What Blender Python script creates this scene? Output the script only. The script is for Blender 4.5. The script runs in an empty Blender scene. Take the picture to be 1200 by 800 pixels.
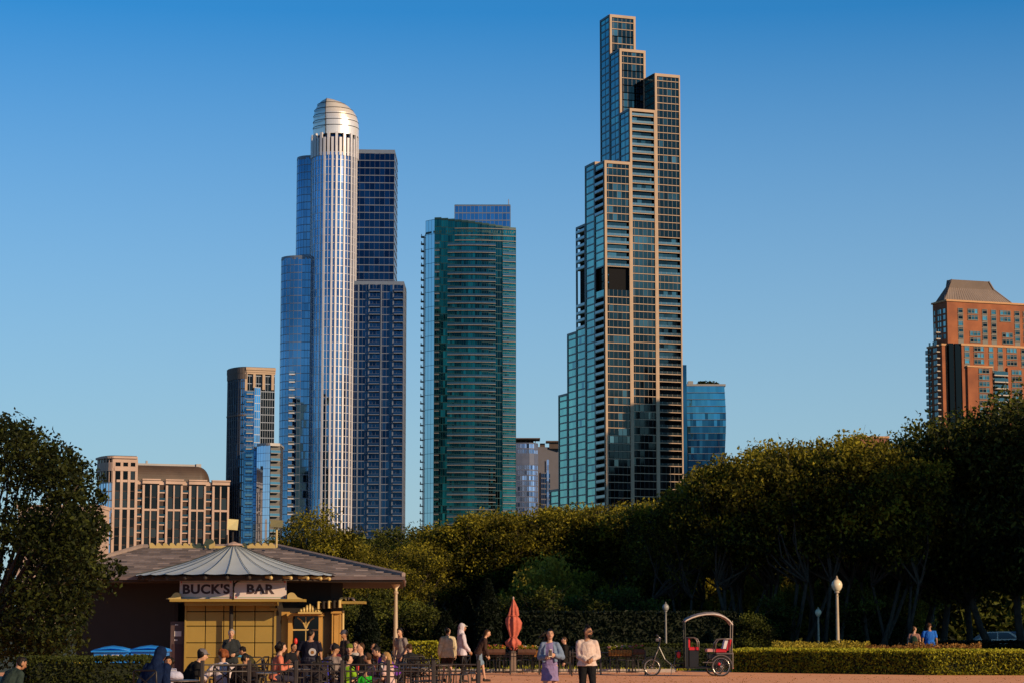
import bpy, math, random
from mathutils import Vector, Matrix, noise
PI = math.pi
R = math.radians
col = bpy.context.scene.collection
scene = bpy.context.scene

# ---------------------------------------------------------------- camera maths
FPX = 2670.0
TH = math.atan(336.0 / FPX)
CT, ST = math.cos(TH), math.sin(TH)
EYE = 1.6

def P(px, py, Y):
    u = (px - 600.0) / FPX
    v = (400.0 - py) / FPX
    t = Y / (CT - v * ST)
    return Vector((u * t, Y, EYE + t * (ST + v * CT)))

def proj(p):
    y = p[1] * CT + (p[2] - EYE) * ST
    z = -p[1] * ST + (p[2] - EYE) * CT
    return 600 + FPX * p[0] / y, 400 - FPX * z / y

def GX(px, Y, z=0.0):
    y = Y * CT + (z - EYE) * ST
    return (px - 600.0) / FPX * y

def ZP(py, Y):
    return P(600, py, Y).z

# ---------------------------------------------------------------- mesh builder
class M:
    def __init__(s):
        s.v = []; s.f = []; s.m = []; s.t = []; s.mi = 0; s.tone = 0.5
    def add(s, vs, fs):
        o = len(s.v)
        s.v += [tuple(v) for v in vs]
        for f in fs:
            s.f.append(tuple(i + o for i in f)); s.m.append(s.mi); s.t.append(s.tone)
        return s
    def quad(s, a, b, c, d):
        return s.add([a, b, c, d], [(0, 1, 2, 3)])
    def obox(s, o, ax, ay, az):
        o, ax, ay, az = map(Vector, (o, ax, ay, az))
        vs = [o, o + ax, o + ax + ay, o + ay, o + az, o + ax + az, o + ax + ay + az, o + ay + az]
        if ax.cross(ay).dot(az) > 0:
            fs = [(0, 3, 2, 1), (4, 5, 6, 7), (0, 1, 5, 4), (1, 2, 6, 5), (2, 3, 7, 6), (3, 0, 4, 7)]
        else:
            fs = [(0, 1, 2, 3), (4, 7, 6, 5), (0, 4, 5, 1), (1, 5, 6, 2), (2, 6, 7, 3), (3, 7, 4, 0)]
        return s.add(vs, fs)
    def box(s, x0, y0, z0, x1, y1, z1):
        return s.obox((x0, y0, z0), (x1 - x0, 0, 0), (0, y1 - y0, 0), (0, 0, z1 - z0))
    def cbox(s, c, sx, sy, sz):
        return s.box(c[0] - sx / 2, c[1] - sy / 2, c[2] - sz / 2, c[0] + sx / 2, c[1] + sy / 2, c[2] + sz / 2)
    def bbox(s, x0, y0, z0, x1, y1, z1, b=0.02):
        """box with chamfered vertical and top edges"""
        ring = [(x0 + b, y0), (x1 - b, y0), (x1, y0 + b), (x1, y1 - b), (x1 - b, y1), (x0 + b, y1), (x0, y1 - b), (x0, y0 + b)]
        cx, cy = (x0 + x1) / 2, (y0 + y1) / 2
        vs = [(x, y, z0) for x, y in ring] + [(x, y, z1 - b) for x, y in ring]
        vs += [(x + (b if x < cx else -b), y + (b if y < cy else -b), z1) for x, y in ring]
        fs = [tuple(range(7, -1, -1))]
        for k in (0, 8):
            for i in range(8):
                j = (i + 1) % 8
                fs.append((k + i, k + j, k + 8 + j, k + 8 + i))
        fs.append(tuple(range(16, 24)))
        return s.add(vs, fs)
    def tube(s, path, r, n=8, cap=True, flat=1.0):
        path = [Vector(p) for p in path]
        rs = r if isinstance(r, (list, tuple)) else [r] * len(path)
        vs = []; fs = []
        ref = None
        for i, p in enumerate(path):
            a = path[max(0, i - 1)]; b = path[min(len(path) - 1, i + 1)]
            d = (b - a)
            if d.length < 1e-9: d = Vector((0, 0, 1))
            d.normalize()
            if ref is None:
                ref = Vector((0, 0, 1)) if abs(d.z) < 0.9 else Vector((1, 0, 0))
            x = ref - d * ref.dot(d)
            if x.length < 1e-5:
                x = Vector((0, 1, 0)) - d * d.y
            x.normalize(); y = d.cross(x); ref = x
            for k in range(n):
                an = 2 * PI * k / n
                vs.append(p + (x * math.cos(an) + y * math.sin(an) * flat) * rs[i])
        for i in range(len(path) - 1):
            for k in range(n):
                j = (k + 1) % n
                fs.append((i * n + k, i * n + j, (i + 1) * n + j, (i + 1) * n + k))
        if cap:
            fs.append(tuple(range(n - 1, -1, -1)))
            fs.append(tuple(range((len(path) - 1) * n, len(path) * n)))
        return s.add(vs, fs)
    def ring(s, c, R_, r, axis='y', n=28, m=6):
        c = Vector(c); vs = []; fs = []
        for i in range(n):
            a = 2 * PI * i / n
            for k in range(m):
                b = 2 * PI * k / m
                rr = R_ + r * math.cos(b); h = r * math.sin(b)
                if axis == 'y': p = Vector((rr * math.cos(a), h, rr * math.sin(a)))
                elif axis == 'z': p = Vector((rr * math.cos(a), rr * math.sin(a), h))
                else: p = Vector((h, rr * math.cos(a), rr * math.sin(a)))
                vs.append(c + p)
        for i in range(n):
            for k in range(m):
                i2 = (i + 1) % n; k2 = (k + 1) % m
                fs.append((i * m + k, i2 * m + k, i2 * m + k2, i * m + k2))
        return s.add(vs, fs)
    def lathe(s, c, prof, n=16, sx=1, sy=1):
        """prof: list of (r, z)"""
        c = Vector(c); vs = []; fs = []
        for r, z in prof:
            for k in range(n):
                a = 2 * PI * k / n
                vs.append(c + Vector((r * math.cos(a) * sx, r * math.sin(a) * sy, z)))
        L = len(prof)
        for i in range(L - 1):
            for k in range(n):
                j = (k + 1) % n
                fs.append((i * n + k, i * n + j, (i + 1) * n + j, (i + 1) * n + k))
        fs.append(tuple(range(n - 1, -1, -1))); fs.append(tuple(range((L - 1) * n, L * n)))
        return s.add(vs, fs)
    def ell(s, c, rx, ry, rz, n=12, m=8, mat=None):
        c = Vector(c); vs = []; fs = []
        for i in range(m + 1):
            ph = PI * i / m - PI / 2
            for k in range(n):
                a = 2 * PI * k / n
                p = Vector((rx * math.cos(ph) * math.cos(a), ry * math.cos(ph) * math.sin(a), rz * math.sin(ph)))
                if mat: p = mat @ p
                vs.append(c + p)
        for i in range(m):
            for k in range(n):
                j = (k + 1) % n
                fs.append((i * n + k, i * n + j, (i + 1) * n + j, (i + 1) * n + k))
        return s.add(vs, fs)
    def loft(s, secs, right, fwd, n=14):
        """secs: (centre, rx, ry)"""
        right = Vector(right); fwd = Vector(fwd); vs = []; fs = []
        for c, rx, ry in secs:
            c = Vector(c)
            for k in range(n):
                a = 2 * PI * k / n
                vs.append(c + right * rx * math.cos(a) + fwd * ry * math.sin(a))
        L = len(secs)
        for i in range(L - 1):
            for k in range(n):
                j = (k + 1) % n
                fs.append((i * n + k, i * n + j, (i + 1) * n + j, (i + 1) * n + k))
        fs.append(tuple(range(n - 1, -1, -1))); fs.append(tuple(range((L - 1) * n, L * n)))
        return s.add(vs, fs)
    def prism(s, poly, z0, z1):
        n = len(poly)
        area = sum(poly[i][0] * poly[(i + 1) % n][1] - poly[(i + 1) % n][0] * poly[i][1] for i in range(n))
        if area < 0: poly = poly[::-1]
        vs = [(x, y, z0) for x, y in poly] + [(x, y, z1) for x, y in poly]
        fs = [tuple(range(n - 1, -1, -1)), tuple(range(n, 2 * n))]
        for i in range(n):
            j = (i + 1) % n
            fs.append((i, j, n + j, n + i))
        return s.add(vs, fs)
    def xform(s, mat, start=0):
        for i in range(start, len(s.v)):
            s.v[i] = tuple(mat @ Vector(s.v[i]))
        return s
    def merge(s, o):
        k = len(s.v)
        s.v += o.v; s.f += [tuple(i + k for i in f) for f in o.f]; s.m += o.m; s.t += o.t
        return s
    def mesh(s, name, mats, off=None, smooth=False):
        me = bpy.data.meshes.new(name)
        vs = s.v
        if off is not None:
            vs = [(x - off[0], y - off[1], z - off[2]) for x, y, z in vs]
        me.from_pydata(vs, [], s.f)
        mats = mats if isinstance(mats, (list, tuple)) else [mats]
        for m in mats: me.materials.append(m)
        if len(mats) > 1: me.polygons.foreach_set('material_index', s.m)
        at = me.attributes.new('tone', 'FLOAT', 'FACE')
        at.data.foreach_set('value', s.t)
        if smooth: me.polygons.foreach_set('use_smooth', [True] * len(s.f))
        me.update()
        return me
    def build(s, name, mats, parent=None, smooth=False, local=False):
        """vertices are world coordinates unless local"""
        off = None
        if parent is not None and not local: off = worldloc(parent)
        o = bpy.data.objects.new(name, s.mesh(name, mats, off, smooth))
        col.objects.link(o)
        if parent is not None: o.parent = parent
        return o

def worldloc(o):
    v = Vector((0, 0, 0))
    while o is not None:
        v += o.location; o = o.parent
    return v

def tag(o, label=None, cat=None, group=None, kind=None):
    if label: o['label'] = label
    if cat: o['category'] = cat
    if group: o['group'] = group
    if kind: o['kind'] = kind
    return o

def thing(name, label, cat, loc=(0, 0, 0), rz=0, group=None):
    o = bpy.data.objects.new(name, None)
    col.objects.link(o)
    o.location = loc; o.rotation_euler = (0, 0, rz)
    o.empty_display_size = 0.2
    return tag(o, label, cat, group)

def copy_tree(o, parent=None):
    c = o.copy(); col.objects.link(c)
    if parent is not None: c.parent = parent
    for ch in [x for x in bpy.data.objects if x.parent is o]:
        copy_tree(ch, c)
    return c

def emit(root, name, items, mats, cap=100, smooth=False):
    """items: list of M; the largest `cap` (by size) become parts, the rest one stuff part"""
    def sz(m):
        a = m.v
        w = max(v[0] for v in a) - min(v[0] for v in a)
        h = max(v[2] for v in a) - min(v[2] for v in a)
        return (w + 0.1) * (h + 0.1)
    idx = sorted(range(len(items)), key=lambda i: (-round(sz(items[i]), 1), i))
    for i in idx[:cap]:
        items[i].build(name, mats, root, smooth)
    if len(idx) > cap:
        rest = M()
        for i in idx[cap:]: rest.merge(items[i])
        tag(rest.build(name, mats, root, smooth), kind='stuff')

# ---------------------------------------------------------------- materials
def newmat(name):
    m = bpy.data.materials.new(name); m.use_nodes = True
    nt = m.node_tree
    b = nt.nodes['Principled BSDF']
    return m, nt, b

def rgba(c): return (c[0], c[1], c[2], 1)

def mat(name, c, rough=0.7, metal=0.0, var=0.15, scale=3.0, bump=0.0, bscale=20.0, spec=0.5, dirt=None, tone=0.0):
    m, nt, b = newmat(name)
    L = nt.links
    tc = nt.nodes.new('ShaderNodeTexCoord')
    n = nt.nodes.new('ShaderNodeTexNoise'); n.inputs['Scale'].default_value = scale; n.inputs['Detail'].default_value = 5
    L.new(tc.outputs['Object'], n.inputs['Vector'])
    mx = nt.nodes.new('ShaderNodeMix'); mx.data_type = 'RGBA'
    c2 = dirt if dirt else [x * (1 - var * 1.6) for x in c]
    c1 = [min(1, x * (1 + var)) for x in c]
    mx.inputs[6].default_value = rgba(c2); mx.inputs[7].default_value = rgba(c1)
    rp = nt.nodes.new('ShaderNodeMapRange'); rp.inputs[1].default_value = 0.3; rp.inputs[2].default_value = 0.7
    L.new(n.outputs['Fac'], rp.inputs[0]); L.new(rp.outputs[0], mx.inputs[0])
    out = mx.outputs[2]
    if tone:
        at = nt.nodes.new('ShaderNodeAttribute'); at.attribute_name = 'tone'
        mr = nt.nodes.new('ShaderNodeMapRange'); mr.inputs[3].default_value = 1 - tone; mr.inputs[4].default_value = 1 + tone
        L.new(at.outputs['Fac'], mr.inputs[0])
        vm = nt.nodes.new('ShaderNodeVectorMath'); vm.operation = 'SCALE'
        L.new(out, vm.inputs[0]); L.new(mr.outputs[0], vm.inputs['Scale'])
        out = vm.outputs[0]
    L.new(out, b.inputs['Base Color'])
    b.inputs['Roughness'].default_value = rough; b.inputs['Metallic'].default_value = metal
    b.inputs['Specular IOR Level'].default_value = spec
    if bump:
        n2 = nt.nodes.new('ShaderNodeTexNoise'); n2.inputs['Scale'].default_value = bscale; n2.inputs['Detail'].default_value = 4
        L.new(tc.outputs['Object'], n2.inputs['Vector'])
        bp = nt.nodes.new('ShaderNodeBump'); bp.inputs['Strength'].default_value = bump; bp.inputs['Distance'].default_value = 0.05
        L.new(n2.outputs['Fac'], bp.inputs['Height']); L.new(bp.outputs[0], b.inputs['Normal'])
    return m

def glassmat(name, dark, light, rough=0.04, wav=0.02, wscale=0.08, big=0.02, metal=1.0):
    """coated window glass: tinted mirror whose tint varies pane by pane, with slow waviness and blotches"""
    m, nt, b = newmat(name)
    L = nt.links
    at = nt.nodes.new('ShaderNodeAttribute'); at.attribute_name = 'tone'
    tc = nt.nodes.new('ShaderNodeTexCoord')
    n = nt.nodes.new('ShaderNodeTexNoise'); n.inputs['Scale'].default_value = big; n.inputs['Detail'].default_value = 3
    L.new(tc.outputs['Object'], n.inputs['Vector'])
    mr = nt.nodes.new('ShaderNodeMapRange'); mr.inputs[1].default_value = 0.35; mr.inputs[2].default_value = 0.65
    mr.inputs[3].default_value = -0.25; mr.inputs[4].default_value = 0.25
    L.new(n.outputs['Fac'], mr.inputs[0])
    ad = nt.nodes.new('ShaderNodeMath'); ad.operation = 'ADD'; ad.use_clamp = True
    L.new(at.outputs['Fac'], ad.inputs[0]); L.new(mr.outputs[0], ad.inputs[1])
    mx = nt.nodes.new('ShaderNodeMix'); mx.data_type = 'RGBA'
    mx.inputs[6].default_value = rgba(dark); mx.inputs[7].default_value = rgba(light)
    L.new(ad.outputs[0], mx.inputs[0]); L.new(mx.outputs[2], b.inputs['Base Color'])
    b.inputs['Metallic'].default_value = metal; b.inputs['Roughness'].default_value = rough
    n2 = nt.nodes.new('ShaderNodeTexNoise'); n2.inputs['Scale'].default_value = wscale; n2.inputs['Detail'].default_value = 2
    L.new(tc.outputs['Object'], n2.inputs['Vector'])
    bp = nt.nodes.new('ShaderNodeBump'); bp.inputs['Strength'].default_value = 1.0; bp.inputs['Distance'].default_value = wav
    L.new(n2.outputs['Fac'], bp.inputs['Height']); L.new(bp.outputs[0], b.inputs['Normal'])
    return m

def leafmat(name, dark, light, trans=0.25):
    m = bpy.data.materials.new(name); m.use_nodes = True
    nt = m.node_tree; L = nt.links
    for n in list(nt.nodes): nt.nodes.remove(n)
    out = nt.nodes.new('ShaderNodeOutputMaterial')
    at = nt.nodes.new('ShaderNodeAttribute'); at.attribute_name = 'tone'
    mx = nt.nodes.new('ShaderNodeMix'); mx.data_type = 'RGBA'
    mx.inputs[6].default_value = rgba(dark); mx.inputs[7].default_value = rgba(light)
    L.new(at.outputs['Fac'], mx.inputs[0])
    b = nt.nodes.new('ShaderNodeBsdfPrincipled'); b.inputs['Roughness'].default_value = 0.55
    b.inputs['Specular IOR Level'].default_value = 0.12
    L.new(mx.outputs[2], b.inputs['Base Color'])
    t = nt.nodes.new('ShaderNodeBsdfTranslucent')
    hs = nt.nodes.new('ShaderNodeHueSaturation'); hs.inputs['Value'].default_value = 1.3; hs.inputs['Hue'].default_value = 0.485
    L.new(mx.outputs[2], hs.inputs['Color']); L.new(hs.outputs[0], t.inputs['Color'])
    ms = nt.nodes.new('ShaderNodeMixShader'); ms.inputs[0].default_value = trans
    L.new(b.outputs[0], ms.inputs[1]); L.new(t.outputs[0], ms.inputs[2]); L.new(ms.outputs[0], out.inputs['Surface'])
    return m

# ---------------------------------------------------------------- world, sun, camera
SUN_AZ, SUN_EL = R(129), R(19)
SUN = Vector((math.sin(SUN_AZ) * math.cos(SUN_EL), math.cos(SUN_AZ) * math.cos(SUN_EL), math.sin(SUN_EL)))
w = bpy.data.worlds.new('World'); scene.world = w; w.use_nodes = True
nt = w.node_tree; L = nt.links
bg = nt.nodes['Background']
sky = nt.nodes.new('ShaderNodeTexSky'); sky.sky_type = 'NISHITA'; sky.sun_disc = False
sky.sun_elevation = SUN_EL; sky.sun_rotation = SUN_AZ
sky.air_density = 1.0; sky.dust_density = 0.6; sky.ozone_density = 2.5; sky.altitude = 200
tint = nt.nodes.new('ShaderNodeMix'); tint.data_type = 'RGBA'; tint.blend_type = 'MULTIPLY'; tint.inputs[0].default_value = 1
tint.inputs[7].default_value = (0.20, 0.84, 1.28, 1)
L.new(sky.outputs[0], tint.inputs[6])
# low haze: the sky pales towards the horizon
tco = nt.nodes.new('ShaderNodeTexCoord'); sx = nt.nodes.new('ShaderNodeSeparateXYZ'); L.new(tco.outputs['Generated'], sx.inputs[0])
hz = nt.nodes.new('ShaderNodeMapRange'); 
hz.inputs[1].default_value = -0.02; hz.inputs[2].default_value = 0.265; hz.inputs[3].default_value = 0.95; hz.inputs[4].default_value = 0.0
L.new(sx.outputs['Z'], hz.inputs[0])
hm = nt.nodes.new('ShaderNodeMix'); hm.data_type = 'RGBA'; hm.inputs[7].default_value = (4.6, 5.7, 6.2, 1)
L.new(hz.outputs[0], hm.inputs[0]); L.new(tint.outputs[2], hm.inputs[6]); 
# the sky deepens towards the zenith
zd = nt.nodes.new('ShaderNodeMapRange'); zd.interpolation_type = 'SMOOTHSTEP'
zd.inputs[1].default_value = 0.29; zd.inputs[2].default_value = 0.62; zd.inputs[3].default_value = 1.0; zd.inputs[4].default_value = 0.32
L.new(sx.outputs['Z'], zd.inputs[0])
zs_ = nt.nodes.new('ShaderNodeVectorMath'); zs_.operation = 'SCALE'
L.new(hm.outputs[2], zs_.inputs[0]); L.new(zd.outputs[0], zs_.inputs['Scale']); L.new(zs_.outputs[0], bg.inputs['Color'])
bg.inputs['Strength'].default_value = 0.10
sd = bpy.data.lights.new('sun', 'SUN'); sd.energy = 5.0; sd.angle = R(0.5); sd.color = (1.0, 0.70, 0.40)
so = bpy.data.objects.new('sun', sd); col.objects.link(so)
so.rotation_euler = SUN.to_track_quat('Z', 'Y').to_euler(); so.location = (60, -40, 60)
cd = bpy.data.cameras.new('camera'); co = bpy.data.objects.new('camera', cd); col.objects.link(co)
cd.sensor_width = 36; cd.lens = 36 * FPX / 1200; cd.clip_end = 20000; cd.clip_start = 0.5
co.location = (0, 0, EYE); co.rotation_euler = (PI / 2 + TH, 0, 0)
scene.camera = co
scene.view_settings.view_transform = 'Standard'; scene.view_settings.look = 'None'
scene.view_settings.exposure = 0; scene.view_settings.gamma = 1
scene.render.resolution_x = 1024; scene.render.resolution_y = 682
# ================================================================ SKYLINE
U2 = Vector((0.94, 0.342)); W2 = Vector((-0.342, 0.94))

class Grid:
    def __init__(s, px, Y):
        s.o = Vector((GX(px, Y), Y))
    def xy(s, u, w):
        return s.o + U2 * u + W2 * w
    def pt(s, u, w, z):
        p = s.xy(u, w); return Vector((p.x, p.y, z))
    def u(s, px, w=0, z=60):
        lo, hi = -250, 250
        for _ in range(40):
            m = (lo + hi) / 2
            if proj(s.pt(m, w, z))[0] < px: lo = m
            else: hi = m
        return lo
    def w(s, px, u=0, z=60):
        lo, hi = 0, 250
        for _ in range(40):
            m = (lo + hi) / 2
            if proj(s.pt(u, m, z))[0] > px: lo = m
            else: hi = m
        return lo
    def z(s, py, u=0, w=0):
        return ZP(py, s.xy(u, w).y)
    def box(s, m, u0, u1, w0, w1, z0, z1):
        a = s.pt(u0, w0, z0)
        return m.obox(a, (U2.x * (u1 - u0), U2.y * (u1 - u0), 0), (W2.x * (w1 - w0), W2.y * (w1 - w0), 0), (0, 0, z1 - z0))

def seg(a, b):
    a = Vector(a[:2]); b = Vector(b[:2]); d = b - a; l = d.length; d = d / l
    return a, d, Vector((d.y, -d.x)), l

def wbox(m, a, b, z0, z1, out, back=0.0):
    """box along the wall a->b (left to right seen from outside), out = how far proud"""
    a, d, n, l = seg(a, b)
    o = a - n * back
    return m.obox((o.x, o.y, z0), (d.x * l, d.y * l, 0), (n.x * (out + back), n.y * (out + back), 0), (0, 0, z1 - z0))

def curtain(g, f, a, b, z0, z1, bays, fh, band=0.5, bout=0.12, mull=0.12, mout=0.1, tone=None, rnd=None, tilt=0.02, skipband=False):
    """glass panes (g) and floor bands + mullions (f) on one flat stretch of wall"""
    rnd = rnd or random
    a, d, n, l = seg(a, b)
    nf = max(1, int(round((z1 - z0) / fh))); fh = (z1 - z0) / nf
    for i in range(nf):
        za = z0 + i * fh; zb = za + fh
        for k in range(bays):
            p = a + d * (l * k / bays); q = a + d * (l * (k + 1) / bays)
            t = rnd.uniform(-tilt, tilt); t2 = rnd.uniform(-tilt, tilt)
            g.tone = tone(i / nf, k, rnd) if tone else rnd.random()
            g.quad((p.x + n.x * t, p.y + n.y * t, za), (q.x + n.x * t2, q.y + n.y * t2, za),
                   (q.x - n.x * t, q.y - n.y * t, zb), (p.x - n.x * t2, p.y - n.y * t2, zb))
        if f is not None and not skipband:
            wbox(f, a, b if not isinstance(b, Vector) else b, za + fh - band, za + fh, bout, 0.3)
    if f is not None and mull > 0:
        for k in range(bays + 1):
            p = a + d * (l * k / bays)
            wbox(f, p - d * mull / 2, p + d * mull / 2, z0, z1, mout, 0.2)

def arc(c, r, a0, a1, n, ry=None):
    ry = ry or r
    return [Vector((c[0] + r * math.cos(a0 + (a1 - a0) * i / n), c[1] + ry * math.sin(a0 + (a1 - a0) * i / n))) for i in range(n + 1)]

def roofcap(poly, z0, z1):
    m = M(); m.prism([(p[0], p[1]) for p in poly], z0, z1); return m

def inset(poly, d):
    c = sum((Vector(p[:2]) for p in poly), Vector((0, 0))) / len(poly)
    return [tuple(Vector(p[:2]) + (c - Vector(p[:2])).normalized() * d) for p in poly]

def balcony(a, b, z, out=1.5, slab=0.22, rail=1.05, mats=None, back=0.02):
    """one balcony: slab (material 0), glass rail (material 1)"""
    m = M()
    wbox(m, a, b, z, z + slab, out, -back)
    a, d, n, l = seg(a, b)
    m.mi = 1
    p = a + n * (out - 0.06); q = p + d * l
    m.obox((p.x, p.y, z + slab), (d.x * l, d.y * l, 0), (n.x * 0.04, n.y * 0.04, 0), (0, 0, rail))
    for s_ in (0.03, l - 0.07):
        e = a + d * s_ + n * 0.1
        m.obox((e.x, e.y, z + slab), (d.x * .04, d.y * .04, 0), (n.x * (out - .2), n.y * (out - .2), 0), (0, 0, rail))
    m.mi = 0
    m.obox((p.x, p.y, z + slab + rail), (d.x * l, d.y * l, 0), (n.x * 0.06, n.y * 0.06, 0), (0, 0, 0.06))
    return m

c_beige = mat('warm_stone_frame', (0.41, 0.29, 0.205), 0.7, var=0.06, scale=0.2)
c_slab = mat('balcony_slab', (0.42, 0.36, 0.31), 0.75, var=0.08, scale=0.3)
c_darkmetal = mat('dark_metal', (0.045, 0.045, 0.05), 0.4, 0.3, var=0.1)
c_white = mat('white_pier', (0.60, 0.58, 0.62), 0.4, 0.1, var=0.05, scale=0.2)
c_greymetal = mat('grey_cladding', (0.28, 0.27, 0.28), 0.5, 0.2, var=0.06, scale=0.2)
c_pinkstone = mat('pink_precast', (0.47, 0.33, 0.27), 0.8, var=0.08, scale=0.15)
c_bluegrey = mat('blue_grey_band', (0.16, 0.19, 0.25), 0.45, 0.4, var=0.08, scale=0.2)
c_brick = mat('orange_brick', (0.30, 0.10, 0.042), 0.9, var=0.12, scale=0.25, bump=0.1, bscale=3, dirt=(0.20, 0.065, 0.032))
c_roofbrown = mat('brown_roof', (0.075, 0.048, 0.036), 0.6, var=0.15, scale=0.2)
c_lead = mat('standing_seam_roof', (0.22, 0.17, 0.15), 0.6, var=0.1, scale=0.2)
g_rail = glassmat('balcony_glass', (0.12, 0.19, 0.24), (0.28, 0.36, 0.42), 0.1)
g_raildark = glassmat('dark_balcony_glass', (0.04, 0.07, 0.08), (0.16, 0.2, 0.22), 0.12)
g_north = glassmat('dark_window', (0.026, 0.027, 0.029), (0.24, 0.24, 0.23), 0.05)
g_east = glassmat('teal_window', (0.03, 0.20, 0.25), (0.30, 0.78, 0.60), 0.05, metal=.55)
g_blue = glassmat('blue_window', (0.03, 0.11, 0.22), (0.18, 0.38, 0.62), 0.05)
g_bluel = glassmat('bright_blue_window', (0.16, 0.34, 0.62), (0.62, 0.78, 0.98), 0.05)
g_navy = glassmat('navy_window', (0.006, 0.019, 0.045), (0.035, 0.085, 0.16), 0.05)
g_pink = glassmat('shaft_window', (0.05, 0.08, 0.16), (0.36, 0.38, 0.50), 0.10)
g_teal = glassmat('green_window', (0.003, 0.022, 0.027), (0.03, 0.27, 0.25), 0.05)
g_tealb = glassmat('side_green_window', (0.25, 0.42, 0.48), (0.42, 0.6, 0.68), 0.05)
g_brick = glassmat('apartment_window', (0.008, 0.014, 0.018), (0.18, 0.29, 0.30), 0.06, big=0.15)
g_brown = glassmat('brown_window', (0.02, 0.015, 0.015), (0.12, 0.08, 0.07), 0.08)

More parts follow.
